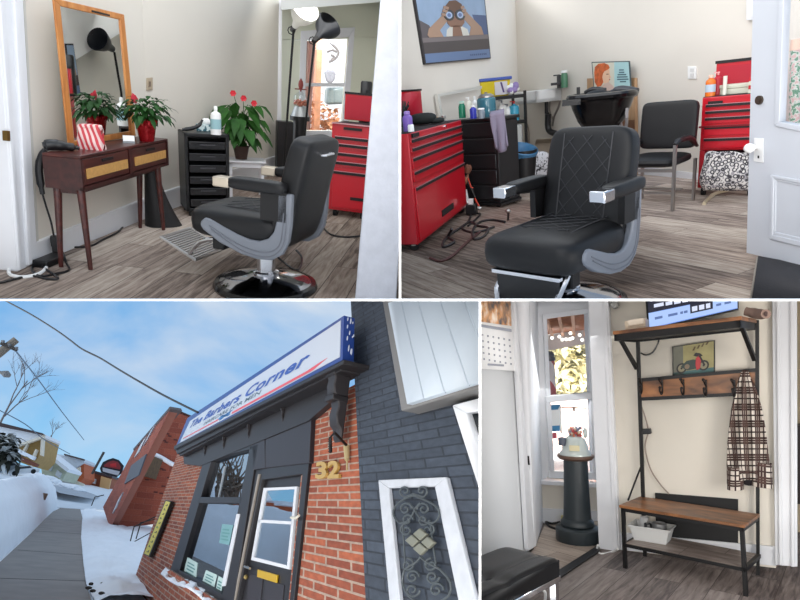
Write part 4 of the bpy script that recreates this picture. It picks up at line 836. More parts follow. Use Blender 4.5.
q=MB(); q._ell((-.05,-.1,zb_-.02),(.16,.1,.07),14,8); q.tube([(-.2,.0,zb_+.02),(-.1,-.05,zb_+.06),(.05,-.1,zb_+.03)],.03,8,smooth=3); q.build('tap',BLACKP,t)
q=MB(); q.tube([(.12,.05,zb_+.0),(.25,.0,zb_+.02),(.42,-.1,zb_-.03)],[.03,.05,.055],10,smooth=4); q.build('handset',M('grey black handset',(62,64,68),.3),t)
q=MB(); q.tube([(sx*.62,-.2,zb_-.1),(sx*.68,-.25,zb_-.35),(sx*.6,-.2,zb_-.55),(sx*.5,-.15,zb_-.3)],.02,6,smooth=4); q.bx(sx*.64,sx*.72,-.28,-.26,zb_-.32,zb_-.2); q.build('hose',M('silver hose',(150,146,146),.3,metal=.6),t)
# tin sign
TS=[(591.5,62),(629,61),(631,92),(594,93)]; H2=homog([TS[3],TS[2],TS[1],TS[0]]); pz=lambda u,v,o: on(PB,*H2(u,v),.14+o)
t=thing('tin_sign','pale teal tin sign with a painted red haired woman above the shampoo bowl','sign',on(PB,612,93,.14))
MB().slab([pz(0,0,0),pz(1,0,0),pz(1,1,0),pz(0,1,0)],mul(PB[1],-.02)).build('plate',M('teal tin edge',(70,84,88),.5),t,absolute=True)
q=MB()
def f2(pts,o,m): q.mat(m).slab([pz(u,v,o) for u,v in pts],mul(PB[1],-.003))
f2([(.02,.02),(.98,.02),(.98,.97),(.02,.97)],.004,M('sign pale teal',(168,204,206),.5,var=.06,scale=4))
f2([(.02,.02),(.55,.02),(.6,.97),(.02,.97)],.006,M('sign cream',(208,206,190),.5))
SK=M('sign skin',(226,186,156),.5); HR=M('sign red hair',(196,98,52),.6,var=.3,scale=18)
f2([(.30,.02),(.62,.02),(.52,.22),(.42,.34),(.3,.3),(.12,.02)],.008,M('sign collar',(206,180,168),.5)); f2([(.22,.42),(.3,.3),(.42,.34),(.46,.56),(.46,.78),(.3,.84),(.22,.7)],.010,SK); f2([(.46,.56),(.49,.50),(.455,.46)],.011,SK)
f2([(.04,.36),(.1,.2),(.2,.22),(.27,.34),(.25,.5),(.28,.62),(.33,.7),(.4,.73),(.47,.8),(.44,.9),(.33,.96),(.18,.94),(.08,.84),(.05,.66)],.012,HR)
f2([(.37,.58),(.43,.59),(.43,.61),(.37,.61)],.012,M('sign brow',(110,70,60),.6)); f2([(.42,.42),(.46,.44),(.45,.40)],.012,M('sign lips',(190,60,60),.6))
for k,(a,b) in enumerate(((.72,.84),(.71,.85),(.67,.90),(.65,.93),(.65,.95),(.72,.88))): f2([(a,.74-k*.075),(b,.74-k*.075),(b,.70-k*.075),(a,.70-k*.075)],.007,M('sign dark lettering',(70,100,112),.6))
q.build('painting',None,t,absolute=True,smooth=0)
# light switch
t=thing('wall_switch','white double switch plate on the back wall above the waiting chair','switch',on(PB,691.5,73)); MB().slab(poly(PB,[(687.5,66.5),(696,66.5),(696,79),(687.5,79)],.015),mul(PB[1],-.015)).build('plate',WHITEP,t,absolute=True,bevel=.004)
for yy in (68.5,73.5): MB().slab(poly(PB,[(690,yy),(693.5,yy),(693.5,yy+3.5),(690,yy+3.5)],.022),mul(PB[1],-.01)).build('rocker',M('switch rocker',(214,214,212),.4),t,absolute=True)
# waiting chair
F1=B.hz(673,166,.455); w=.54; yw=math.radians(-25); F0=[F1[0]-w*math.cos(yw),F1[1]-w*math.sin(yw),.455]; d=sub(F1,F0)
t=thing('waiting_chair','black padded waiting chair with steel frame against the back wall','chair',[F0[0],F0[1],0],yaw(d))
dp=.62; zbk=B.up([F1[0]-.1,F1[1]+.6,0],660,103)
q=MB(); q.rbox(-.01,w+.01,-.02,dp,.42,.54,6,24,10,3); q.build('seat',LEATHER,t)
q=MB(); q.tf(Matrix.Translation((w/2,dp-.05,.56))@Matrix.Rotation(math.radians(-8),4,'X')); q.rbox(-w/2-.02,w/2+.02,-.05,.05,-.0,zbk-.55,9,28,14,9); q.build('backrest',LEATHER,t)
MB().bx(-.01,w+.01,-.025,.0,.395,.425).build('front_rail',STEEL,t)
for x in (-.02,w+.0):
    MB().bx(x,x+.028,-.02,.015,0,.66).build('leg',STEEL,t); MB().bx(x,x+.028,dp-.02,dp+.015,0,.45).build('leg',STEEL,t)
    q=MB(); q.tube([(x+.014,dp+.02,.58),(x+.014,dp-.2,.68),(x+.014,.1,.69),(x+.014,-.02,.66)],[.02,.03,.03,.02],8,smooth=4); q.build('armrest',BLACKP,t)
MB().bx(0,w,0.28,.31,.16,.185).build('stretcher',STEEL,t); MB().bx(0,w,-.005,.01,.17,.195).build('stretcher',STEEL,t)
# right tool chest on its cart
P0=B.hz(697,196); P1=B.hz(757,197); zt=B.up(P0,697,97); zm=B.up(P0,697,127); zl=B.up(P0,697,151)
T2,w2,r2=toolbox('tool_chest','red tool chest on a cart by the white door, patterned bag in its open bay',P0,P1,.42,zl,zt,[(.02,.24),(.26,.46),(.48,.62),(.64,.74),(.76,.86)],0,casters=False)
ztl=B.up([P0[0],P0[1]+.4,0],708,62)
l=MB(); l.bx(.03,w2,.38,.42,zt+.0,ztl); l=l.build('lid',RED,T2,bevel=.006); MB().bx(.02,w2+.01,.37,.425,ztl-.03,ztl).build('lid_edge',DARK,l); MB().bx(.06,w2-.02,.372,.39,zt+.04,ztl-.06).build('lid_lining',M('red lid lining',(170,14,40),.5),l)
q=MB(); q.bx(0,.05,0,.42,.09,zl); q.bx(w2-.05,w2,0,.42,.09,zl); q.bx(0,w2,.39,.42,.09,zl); q.bx(0,w2,0,.42,.09,.15); q.build('lower_bay',RED,T2,bevel=.005)
MB().bx(.05,w2-.05,.37,.39,.15,zl).build('bay_back',DARK,T2); MB().bx(.06,.2,-.016,0,zt-.085,zt-.055).build('badge',DARK,T2)
MB().bx(-.015,w2,-.03,0,zm-.012,zm+.006).build('seam',M('red seam',(120,10,24),.4),T2)
for x in (.05,w2-.08):
    for y in (.06,.36):
        c=MB(); c.mat(RUBBER); c.cyl((x-.02,y,.045),(x+.02,y,.045),.045,seg=14); c.mat(STEEL).bx(x-.02,x+.02,y-.02,y+.02,.05,.1); c.build('caster',None,T2)
# things on it
def onq(x,y):
    a=(x-697)/60*w2; dpt=max(.03,.06+(98-y)*.06); return [P0[0]+math.cos(r2)*a-math.sin(r2)*dpt,P0[1]+math.sin(r2)*a+math.cos(r2)*dpt,zt-.005]
g=onq(703,98); bottle('disinfectant_bottle','orange bottle with a white label and cap on the right tool chest',g,.05,B.up(g,704,75)-zt,ORANGE,M('pink cap',(226,190,170),.4),lab=M('pale blue label',(180,196,210),.5),neck=.45)
g=onq(709.5,97); bottle('spray_bottle','red spray bottle with pale pink trigger standing behind the orange bottle',[g[0],g[1]+.06,g[2]],.05,B.up(g,711,72)-zt,M('red liquid',(180,24,44),.3),M('pale pink trigger',(230,160,160),.4),pump=True,neck=.3)
g=onq(730,96.5); solo('storage_box','long pale box lying on the right tool chest','box',MB().bx(-.19,.17,-.02,.22,0,.06).bx(-.195,.175,-.025,.225,.06,.1),M('pale green box',(206,206,188),.6),loc=g,rz=r2,bevel=.006)
g=onq(715.5,96.5); solo('white_tube','slim white upright tube on the right tool chest between red bottle and box','tube',MB().lathe([(0,0),(.02,0),(.02,.19),(0,.19)],10),M('cream plastic',(226,224,210),.4),loc=[g[0]-.015,g[1]-.06,g[2]])
g=onq(746,98); q=MB()
for k in range(4): q.mat([M('pale green box',(206,206,188),.6),RED][k%2]).bx(-.06,.08,-.03,.1,k*.04,k*.04+.036)
solo('hair_supplies','short stack of red and pale packs at the chest end by the door','packs',q,None,loc=g,rz=r2)
# patterned bag in the bay
mm,nt,bs=nodes('grey white floral'); bs.inputs['Roughness'].default_value=.8
tc=N(nt,'ShaderNodeTexCoord'); vo=N(nt,'ShaderNodeTexVoronoi',feature='F1'); vo.inputs['Scale'].default_value=25; v2=N(nt,'ShaderNodeMath',operation='FRACT'); v3=N(nt,'ShaderNodeMath',operation='MULTIPLY'); v3.inputs[1].default_value=1.9
cr=N(nt,'ShaderNodeValToRGB'); cr.color_ramp.interpolation='CONSTANT'; e=cr.color_ramp.elements; e[0].color=lin((150,146,150)); e[1].position=.25; e[1].color=lin((216,212,208)); k=e.new(.62); k.color=lin((58,56,60))
nt.links.new(tc.outputs['Object'],vo.inputs['Vector']); nt.links.new(vo.outputs['Distance'],v3.inputs[0]); nt.links.new(v3.outputs[0],v2.inputs[0]); nt.links.new(v2.outputs[0],cr.inputs[0]); nt.links.new(cr.outputs[0],bs.inputs['Base Color'])
g=B.hz(727,190,.15); q=MB()
def bag(a,b):
    th=6.2832*a; s=[.9,1.06,1.1,1.04,.98,.95]; k=b*5; i=min(int(k),4); f=k-i; R=s[i]*(1-f)+s[i+1]*f
    R*=1+.04*math.sin(5*th)*b; z=b*(.35+.03*math.sin(3*th))-.015*math.cos(2*th)
    return (.25*R*math.copysign(abs(math.cos(th))**.75,math.cos(th)),.15*R*math.copysign(abs(math.sin(th))**.75,math.sin(th))+.0,z)
q.surf(bag,36,16); q.lathe([(0,.005),(.2,.005)],16,sy=.5); solo('patterned_bag','grey and white floral cloth bag sagging in the open bay of the right tool chest','bag',q,mm,loc=[g[0]+.02,g[1]+.08,.15],rz=r2,solid=.01)
solo('tan_strap','pale curved strap lying on the floor below the right tool chest','strap',MB().tube([B.hz(704,204,.012),B.hz(708,199,.012),B.hz(716,193,.03),B.hz(728,190,.06)],.02,8,smooth=5),M('tan strap',(206,190,160),.5))
# white frame edge high on the wall by the door
solo('picture_frame','edge of a white picture frame high on the back wall by the door','frame',MB().slab(poly(PB,[(746.5,-6),(756,-6),(756,20),(746.5,20)],.04),mul(PB[1],-.03)).slab(poly(PB,[(749,-6),(756,-6),(756,17),(749,17)],.045),mul(PB[1],-.03)),WHITE)
# white door on the right
d0=B.hz(746.3,253); d1=B.hz(806,268); PD=vpl(d0,d1); n=mul(PD[1],-.05)
t=None
DW=M('white door paint',(200,203,209),.4,var=.02,scale=3)
q=MB(); n6=mul(PD[1],-.06)
GL=[(784,-8),(812,-8),(812,128),(779,122)]
q.slab(poly(PD,[(753,-8),(784,-8),(779,122),(812,128),(812,268),(746.3,253)]),n6)
door=struct('door_1',q,DW,bevel=.003,smooth=30)
q=MB()
for a,b,c_,d_ in (((784,-8),(779,-8),(774,126),(779,122)),((779,122),(774,126),(812,134),(812,128))): q.slab(poly(PD,[a,b,c_,d_],.015),mul(PD[1],-.03))
for off,P in ((.006,[(770,175),(806,181),(806,248),(769,239)]),): 
    I=[(773.5,178.5),(803,184),(803,242),(772.5,235)]; J=[(776,181),(801,186),(801,238),(775,232)]
    for i in range(4):
        j=(i+1)%4; q.slab(poly(PD,[P[i],P[j],I[j],I[i]],.014),mul(PD[1],-.02)); q.slab(poly(PD,[I[i],I[j],J[j],J[i]],.007),mul(PD[1],-.02))
q.build('moulding',DW,door,absolute=True,bevel=.004).parent=door
MB().slab(poly(PD,GL,-.03),mul(PD[1],-.005)).build('pane',glassy('door pane',refl=.06),door,absolute=True)
c=Vector(on(PD,757.5,147,.0)); nn=Vector(PD[1])
q=MB(); q.slab(poly(PD,[(754,138),(763,138.5),(763,163),(753.5,161.5)],.006),mul(PD[1],-.006)); q.build('lock_plate',M('white enamel plate',(232,232,230),.3),door,absolute=True,bevel=.002)
q=MB(); q.slab(poly(PD,[(757.5,155.5),(759,155.7),(759,158.5),(757.5,158.2)],.008),mul(PD[1],-.004)); q.build('keyhole',DARK,door,absolute=True)
q=MB(); q.tube([c,c+nn*.05],.014,10); q._ell(tuple(c+nn*.07),(.038,.032,.034),16,10); q.build('door_knob',WHITEP,door,absolute=True)
c=Vector(on(PD,760,100,0)); q=MB(); q.tube([c,c+nn*.015],.03,18); q.tube([c+nn*.015,c+nn*.022],.016,14); q.build('deadbolt',M('bronze lock',(96,84,74),.35,metal=.8),door,absolute=True)
# gift wrap roll seen through the door glass
gw=on(PB,797,160,.35); gz=on(front([gw[0],gw[1],0]),797,38)[2]
mm,nt,bs=nodes('holly wrap'); tc=N(nt,'ShaderNodeTexCoord'); no=N(nt,'ShaderNodeTexNoise'); no.inputs['Scale'].default_value=32; cr=N(nt,'ShaderNodeValToRGB'); e=cr.color_ramp.elements; e[0].position=.42; e[0].color=lin((74,130,100)); e[1].position=.5; e[1].color=lin((206,214,206)); k=e.new(.62); k.color=lin((200,160,160)); nt.links.new(tc.outputs['Object'],no.inputs[0]); nt.links.new(no.outputs[0],cr.inputs[0]); nt.links.new(cr.outputs[0],bs.inputs['Base Color'])
pw=front([gw[0],gw[1],0]); t=thing('wrapping_roll','tall green and white patterned roll with a pink top behind the door glass','roll',on(pw,795,235))
MB().tube([on(pw,793.5,190),on(pw,796.5,50)],.055,14).build('paper',mm,t,absolute=True); MB().tube([on(pw,796.5,50),on(pw,796.8,39)],[.06,.05],14).build('tip',M('pink cap',(190,96,118),.5),t,absolute=True)
# black mat
q=MB(); m_=[B.hz(758,257.5),B.hz(806,266),B.hz(806,306),B.hz(751,306)]; q.slab([Vector(p)+Vector((0,0,.012)) for p in m_],(0,0,-.012)); solo('door_mat','dark grey rubber mat on the floor at the white door','mat',q,M('dark mat',(46,45,48),.9,bump=.5,bscale=120))
solo('mat_edge_strip','thin metal floor strip along the left edge of the dark mat','floor strip',MB().slab([Vector(p)+Vector((0,0,.006)) for p in (B.hz(756.5,257.5),B.hz(758,257.5),B.hz(751,306),B.hz(748.5,306))],(0,0,-.006)),M('tan strip',(150,140,128),.5))
# barber chair facing us
chb=B.hz(565,304)
barber_chair('barber_chair','black quilted barber chair facing the camera in the middle of the floor',[chb[0],chb[1],0],math.radians(-28),1.06,False,None,-.01)
# cables on the floor
f=lambda x,y,z=.012: B.hz(x,y,z)
CB=M('dark cable',(30,24,24),.5)
cable('cable','dark red brown cable trailing from the left tool chest caster across the floor',[f(430,258),f(440,261),f(452,256),f(462,247),f(472,238),f(480,232)],.012,M('red brown cable',(70,34,32),.5))
cable('cable','black cable coil lying on the floor between tool chest and black trolley',[f(452,229,.1),f(448,237),f(454,242),f(443,247),f(446,238),f(460,228),f(470,222),f(478,226),f(488,228),f(484,236),f(474,239),f(473,230),f(480,222),f(492,220),f(505,222)],.014,CB)
cable('cable','black cable loop standing out from the coil near the black trolley',[f(468,226),f(476,219),f(480,214),f(472,214),f(468,222),f(462,228),f(470,232),f(482,231),f(494,227)],.012,CB)
t=thing('cable_plug','small silver plug end standing up from the cable coil','plug',f(508,219)); MB().tube([f(508,220,0),f(508.5,212,.12)],.012,8).build('stem',BLACKP,t,absolute=True); MB()._ell(f(508,211,.14),(.03,.03,.02),10,8).build('tip',STEEL,t,absolute=True)
t=thing('adapter_block','black adapter block at the foot of the left tool chest','adapter',f(472,214)); MB().cb((0,0,.06),(.12,.12,.12)).build('body',BLACKP,t,bevel=.01); MB().cb((0,-.02,.15),(.05,.05,.06)).build('plug',WHITEP,t)
local_area('shop_overhead_fill',(.2,6.2,3.2),(.2,6.2,0),3.0,50,(1,.98,.95))  # unseen overhead lamp added to light the shop evenly
local_area('shop_front_fill',(.2,1.8,2.8),(-.6,7,.6),2.2,12,(1,.99,.98))  # added frontal fill lamp, no fixture belongs to it
# ================================================================ lower right: entry corner with hall tree and front window
enter('BR',BR)
FL=B.hz(623,568); FR=B.hz(751,591); u=sub(FR,FL); Wd=math.hypot(u[0],u[1]); r=yaw(u); v=[-u[1]/Wd,u[0]/Wd]; dep=.44
w0=[FL[0]+v[0]*(dep+.05),FL[1]+v[1]*(dep+.05),0]; w1=[FR[0]+v[0]*(dep+.05),FR[1]+v[1]*(dep+.05),0]; PW=vpl(w0,w1); print('wall px',B.px(w0),B.px(w1))
GR=planks('entry plank floor',-yaw(sub(B.hz(706,568),B.hz(683,598))),((74,66,64),(116,105,100),(150,140,134)),.2,1.4,.35,.3)
struct('floor_entry',MB().bx(-4,5,2,14,-.05,0),GR)
EP=M('entry wall paint',(226,219,206),.7,var=.02,scale=1.5)
struct('wall_entry',MB().slab(poly(PW,[(604,296),(776,296),(776,568),(612,549)]),mul(PW[1],-.12)),EP)
q=MB(); q.slab(poly(PW,[(612,532),(776,547),(776,566),(612,549)],.02),mul(PW[1],-.02)); q.slab(poly(PW,[(612,532),(776,547),(776,550),(612,535)],.035),mul(PW[1],-.03)); struct('baseboard_entry',q,WHITE)
q=MB(); q.slab(poly(PW,[(772,296),(797,296),(797.5,567),(775,565)],.05),mul(PW[1],-.12)); q.slab(poly(PW,[(776,296),(780,296),(783,566),(779,565)],.07),mul(PW[1],-.05)); q.slab(poly(PW,[(790,296),(794,296),(795,567),(791,567)],.07),mul(PW[1],-.05)); struct('trim_door_right',q,WHITE,bevel=.005)
gb=B.hz(801,545); pb=front(gb)
struct('wall_side_room',MB().slab(poly(pb,[(780,296),(830,296),(830,560),(780,560)],-.5),mul(pb[1],-.1)),M('side room wall',(196,180,150),.7))
solo('dark_shelf_unit','dark shelf unit glimpsed past the right door casing','shelf',MB().slab(poly(pb,[(797,426),(822,426),(822,504),(797,504)]),mul(pb[1],-.3)),M('dark brown wood',(34,22,20),.5,var=.2,scale=5))
# opening to the window bay
q=MB(); q.slab(poly(PW,[(588,296),(608,296),(620,549.5),(599,553)],.06),mul(PW[1],-.22)); q.slab(poly(PW,[(602,296),(606,296),(618,550),(614,550.5)],.072),mul(PW[1],-.05)); struct('trim_opening_right',q,WHITE,bevel=.005)
j0=B.hz(534,547); j1=B.hz(476,598); PJ=vpl(j0,j1)
struct('wall_panel_left',MB().slab(poly(PJ,[(466,296),(516,296),(530,548),(466,607)]),mul(PJ[1],-.1)),M('cool white panel',(214,216,218),.55))
q=MB(); q.slab(poly(PJ,[(512,296),(530,296),(536.5,546),(528.5,551)],.03),mul(PJ[1],-.14)); q.slab(poly(PJ,[(514,296),(517,296),(531,549),(528.5,550)],.05),mul(PJ[1],-.04)); struct('trim_opening_left',q,WHITE,bevel=.004)
c=on(PJ,530,461,.03); solo('door_latch','small black latch on the white jamb left of the window bay','latch',MB().slab(poly(PJ,[(529,456),(531.5,456),(532,465),(529.6,465)],.045),mul(PJ[1],-.02)),BLACKM)
v0=B.hz(543,523); v1=B.hz(601,521); PV=vpl(v0,v1)
PR_=vpl(B.hz(536,546),v0)
struct('wall_bay_side',MB().slab(poly(PR_,[(524,292),(545,306),(548,524),(535,547)]),mul(PR_[1],-.08)),WHITE)
q=MB()
GL=[(545.5,318),(588.5,312),(595,474),(553,472)]
for P in ([(538,290),(604,290),(604,312),(538,318)],[(538,318),(545.5,318),(553,472),(540,482)],[(588.5,312),(604,312),(606,486),(595,474)]): q.slab(poly(PV,P),mul(PV[1],-.12))
struct('wall_bay_front',q,WHITE)
struct('wall_bay_apron',MB().slab(poly(PV,[(532,482),(606,486),(606,521),(532,523.5)]),mul(PV[1],-.12)),EP)
q=MB(); q.slab(poly(PV,[(534,508),(606,512),(606,521),(534,523.3)],.03),mul(PV[1],-.03)); struct('baseboard_bay',q,WHITE)
q=MB()
for P,o_ in (([(543,314),(590,308),(591,313),(545,319)],.03),([(543,314),(547,317),(554.5,473),(550,476)],.03),([(587.5,312),(592,308),(598,476),(593.5,474)],.03),([(546,396.5),(592,392),(592.3,399),(546.5,403)],.05),([(549,471),(597,473),(598,480),(549,478)],.03),([(530,480),(600,484),(600,488),(530,484)],.12)): q.slab(poly(PV,P,o_),mul(PV[1],-.06-o_))
q.slab(poly(PV,[(546,402),(549.5,402),(554,472),(551,472)],.04),mul(PV[1],-.04))
struct('window_2',q,WHITE,bevel=.004)
struct('window_2_glass',MB().slab(poly(PV,GL,-.05),mul(PV[1],-.006)),glassy('clear pane',refl=.05))
struct('ceiling_bay',MB().slab([on(PV,520,290),on(PV,606,290),on(PV,606,290,1.2),on(PV,520,290,1.2)],(0,0,.08)),M('ceiling white',(226,228,226),.8))
q=MB(); q.slab([Vector(B.hz(x,y))+Vector((0,0,.014)) for x,y in ((599,546),(600,552),(538,594),(536,586))],(0,0,-.013)); struct('floor_threshold',q,M('black threshold',(22,22,24),.5))
q=MB(); q.slab([Vector(B.hz(x,y))+Vector((0,0,.010)) for x,y in ((536,546),(546,523.5),(601,521.5),(600,547),(540,588),(520,570))],(0,0,-.009)); struct('floor_bay',q,planks('bay plank floor',.5,((120,106,96),(168,152,138),(198,184,170)),.2,1.4,.4,.5))
# what the window looks out on
struct('sky_glow_entry',MB().slab(poly(PV,[(500,290),(640,290),(640,520),(500,520)],-9),mul(PV[1],-.1)),emis('hazy bright sky',(255,248,238),1.05))
PO=wood('porch pine',(196,124,84),(226,160,116),2.5,(1,8,8))
t=thing('porch_roof','pine boarded porch ceiling outside the top of the bay window','porch roof',on(PV,570,330,-1.5))
q=MB(); q.slab([on(PV,535,305,-.5),on(PV,600,300,-.5),on(PV,600,328,-2.5),on(PV,535,336,-2.5)],(0,0,.05)); q.build('boards',PO,t,absolute=True)
q=MB()
for k in range(4): q.tube([on(PV,542+15*k,306,-.5),on(PV,552+11*k,335,-2.5)],.03,4)
q.build('rafters',M('pale rafter',(236,190,160),.6),t,absolute=True)
MB().slab(poly(PV,[(546,336),(592,327),(592,343),(547,351)],-2.6),mul(PV[1],-.1)).build('beam',M('white beam',(240,232,230),.6),t,absolute=True)
q=MB(); rn=random.Random(6)
for i in range(9): q._ell(on(PV,rn.uniform(552,590),rn.uniform(330,342),-2.3),(.025,.025,.025),8,6)
q.build('string_light',emis('string light',(255,250,240),3),t,absolute=True)
q=MB(); rn=random.Random(9)
for i in range(1500):
    p=on(PV,rn.uniform(546,596),rn.uniform(343,402),-5+rn.uniform(-1.5,.8)); q.leaf(p,(rn.uniform(-1,1),rn.uniform(-1,1),rn.uniform(-1,1)),(0,0,1),.22,.14,.2)
solo('yellow_tree','pale yellow green tree foliage across from the bay window','tree',q,M('pale yellow leaf',(216,208,166),.7,var=.3,scale=3))
t=thing('barber_pole','red and white striped barber pole with a dark cap outside the bay window','barber pole',on(PV,551,398,-.8))
mm,nt,bs=nodes('pole stripes'); tc=N(nt,'ShaderNodeTexCoord'); wv=N(nt,'ShaderNodeTexWave'); wv.bands_direction='DIAGONAL'; wv.inputs['Scale'].default_value=1.1; cr=N(nt,'ShaderNodeValToRGB'); cr.color_ramp.interpolation='CONSTANT'; cr.color_ramp.elements[0].color=lin((196,84,90)); cr.color_ramp.elements[1].position=.6; cr.color_ramp.elements[1].color=lin((236,224,224)); nt.links.new(tc.outputs['Object'],wv.inputs[0]); nt.links.new(wv.outputs['Fac'],cr.inputs[0]); nt.links.new(cr.outputs[0],bs.inputs['Base Color'])
MB().tube([on(PV,552,398,-.8),on(PV,550,361,-.8)],.055,14).build('cylinder',mm,t,absolute=True); MB().tube([on(PV,550,361,-.8),on(PV,549.6,357,-.8)],[.07,.06],14)._ell(on(PV,549.5,355,-.8),(.06,.06,.05),12,8).build('cap',M('slate cap',(62,66,84),.4),t,absolute=True)
t=thing('porch_wall','pinkish porch wall with a picnic table, low outside the bay window','wall',on(PV,575,440,-4))
MB().slab(poly(PV,[(546,400),(604,396),(604,456),(546,458)],-4),mul(PV[1],-.2)).build('boards',M('pinkish siding',(232,190,176),.7,var=.12,scale=3),t,absolute=True)
MB().slab(poly(PV,[(548,452),(604,450),(604,494),(548,494)],-3.9),mul(PV[1],-.2)).build('snowy_ground',M('bright snow',(240,238,244),.7),t,absolute=True)
t=thing('window_sticker','blue and white notice stuck inside the lower sash, at the left','sticker',on(PV,556,415,-.03))
MB().slab(poly(PV,[(549,405),(561,404),(562,431),(550.5,431)],-.035),mul(PV[1],-.004)).build('sheet',M('white paper',(240,240,238),.6),t,absolute=True)
q=MB(); q.slab(poly(PV,[(549,405.5),(560.5,404.5),(558,409.5),(549.4,410)],-.03),mul(PV[1],-.004)); q.build('blue_band',M('sticker blue',(70,134,178),.5),t,absolute=True); q=MB(); q.slab(poly(PV,[(550,426),(561,425.5),(561.3,431),(550.3,431.5)],-.03),mul(PV[1],-.004)); q.build('blue_band',M('sticker blue',(70,134,178),.5),t,absolute=True)
MB().slab(poly(PV,[(552,433),(556.5,432.5),(557,438),(552.5,439)],-.035),mul(PV[1],-.004)).build('red_dot',M('sticker pink',(200,96,112),.5),t,absolute=True)
# pedestal with dispenser
g=B.hz(578,541); k=g[1]/600
t=thing('pedestal','thick black column pedestal with a round brown top in the window bay','pedestal',g)
DK=M('dark slate paint',(38,46,50),.4)
q=MB(); q.lathe([(0,0),(19.5*k,0),(20*k,1.5*k),(20*k,12*k),(18.5*k,13.5*k),(14*k,14*k),(0,14*k)],36); q.build('base',DK,t)
q=MB(); q.lathe([(14*k,14*k),(15*k,15*k),(15*k,18*k),(13.5*k,20*k),(12.6*k,21*k)],32); q.build('ring',DK,t)
zt_=B.up(g,576,459); q=MB(); q.lathe([(12.8*k,20*k),(12.2*k,30*k),(11.6*k,zt_*.6),(11*k,zt_)],32); q.build('column',DK,t)
MB().lathe([(0,zt_-.02),(15*k,zt_),(17*k,zt_+2*k),(17*k,zt_+4*k),(0,zt_+4*k)],32).build('top',M('brown round top',(96,70,56),.5),t)
z2=zt_+4*k
t=thing('candy_dispenser','silver and glass candy dispenser full of gumballs on the thick black pedestal','dispenser',[g[0],g[1],z2])
q=MB(); q.lathe([(0,0),(14.5*k,0),(14.5*k,1.5*k),(12.5*k,4*k),(12*k,8*k),(9*k,15*k),(6.5*k,17*k),(0,17*k)],24); q.build('base',M('pale silver',(196,204,200),.35,metal=.3),t)
q=MB(); q.bx(-4*k,5*k,-12.9*k,-11*k,5*k,10*k); q.build('coin_plate',M('pale gold plate',(206,196,160),.4,metal=.4),t); MB().lathe([(0,0),(3.4*k,0),(3.8*k,7*k),(0,8*k)],12,(-11*k,-7*k,9*k)).build('side_cup',M('slate grey',(84,90,104),.4),t)
q=MB(); rn=random.Random(12)
for i in range(60):
    a=rn.uniform(0,6.28); r=rn.uniform(0,6)*k; q.mat([M('gum orange',(214,110,70),.4),M('gum red',(190,60,56),.4),M('gum cream',(228,206,180),.4),M('gum grey',(120,126,150),.4)][i%4])._ell((r*math.cos(a),r*math.sin(a),17*k+rn.uniform(0,8)*k),(1.5*k,)*3,8,6)
q.build('gumballs',None,t)
MB().lathe([(6.5*k,17*k),(9*k,20*k),(10*k,26*k),(8*k,36*k),(3*k,42*k),(0,43*k)],20).build('globe',glassy('globe glass',(.95,.97,.97),.1),t)
q=MB(); q.bx(-12*k,12*k,-.6*k,.6*k,43*k,44.3*k); q.tube([(0,0,40*k),(0,0,45*k)],1.2*k,8); q.build('lid',M('grey brown lid',(120,104,96),.5),t)
q=MB(); q._ell((-12*k,-4*k,25*k),(1.2*k,1.2*k,6*k),10,8); q._ell((10*k,-4*k,21*k),(2*k,1.5*k,5*k),10,8); q.build('spout',M('pale silver',(196,204,200),.35,metal=.3),t)
cable('cable','dark cable with a yellow plug on the bay floor beside the thick pedestal',[B.hz(560,522,.03),B.hz(552,523.5,.02),B.hz(546,522,.02),B.hz(549,526,.02),B.hz(556,529,.02),B.hz(562,532,.02)],.012,M('dark cable',(30,24,24),.5))
solo('plug','yellowish plug on the bay baseboard beside the thick pedestal','plug',MB().cb((0,0,0),(.06,.04,.05)),M('yellow beige',(206,196,140),.5),loc=on(PV,564,518,.06),bevel=.006)
cable('cable','thin white cable hanging at the foot of the right opening casing',[B.hz(598,545,.05),B.hz(597,550),B.hz(601,554),B.hz(612,552),B.hz(618,549,.08)],.010,WHITEP)
# calendar on the left panel
CA=[(470,288),(511,288),(517,371),(470,368)]
t=thing('wall_calendar','paper wall calendar with a harvest photo on the left white panel','calendar',on(PJ,500,340))
MB().slab(poly(PJ,CA,.02),mul(PJ[1],-.01)).build('page',M('calendar white',(236,236,236),.6),t,absolute=True)
mm,nt,bs=nodes('autumn photo'); tc=N(nt,'ShaderNodeTexCoord'); no=N(nt,'ShaderNodeTexNoise'); no.inputs['Scale'].default_value=9; no.inputs['Detail'].default_value=5; cr=N(nt,'ShaderNodeValToRGB'); e=cr.color_ramp.elements; e[0].position=.36; e[0].color=lin((90,88,92)); e[1].position=.5; e[1].color=lin((206,150,100)); kk=e.new(.62); kk.color=lin((224,208,190)); nt.links.new(tc.outputs['Object'],no.inputs[0]); nt.links.new(no.outputs[0],cr.inputs[0]); nt.links.new(cr.outputs[0],bs.inputs['Base Color'])
MB().slab(poly(PJ,[(470,288),(510.5,288),(511.5,326),(470,320)],.025),mul(PJ[1],-.004)).build('photo',mm,t,absolute=True)
MB().slab(poly(PJ,[(470,322.5),(511.6,329),(511.7,332),(470,325)],.025),mul(PJ[1],-.004)).build('month_bar',M('grey print',(150,154,164),.6),t,absolute=True)
q=MB()
for r in range(5):
    for c_ in range(6):
        x=482+5.4*c_+.4*r; y=334+6*r+1.0*c_; q.slab(poly(PJ,[(x,y),(x+1.3,y+.2),(x+1.3,y+2),(x,y+1.8)],.024),mul(PJ[1],-.003))
q.slab(poly(PJ,[(488,363.5),(504,364.5),(504,366.5),(488,365.5)],.024),mul(PJ[1],-.003)); q.build('print',M('grey print',(150,154,164),.6),t,absolute=True)
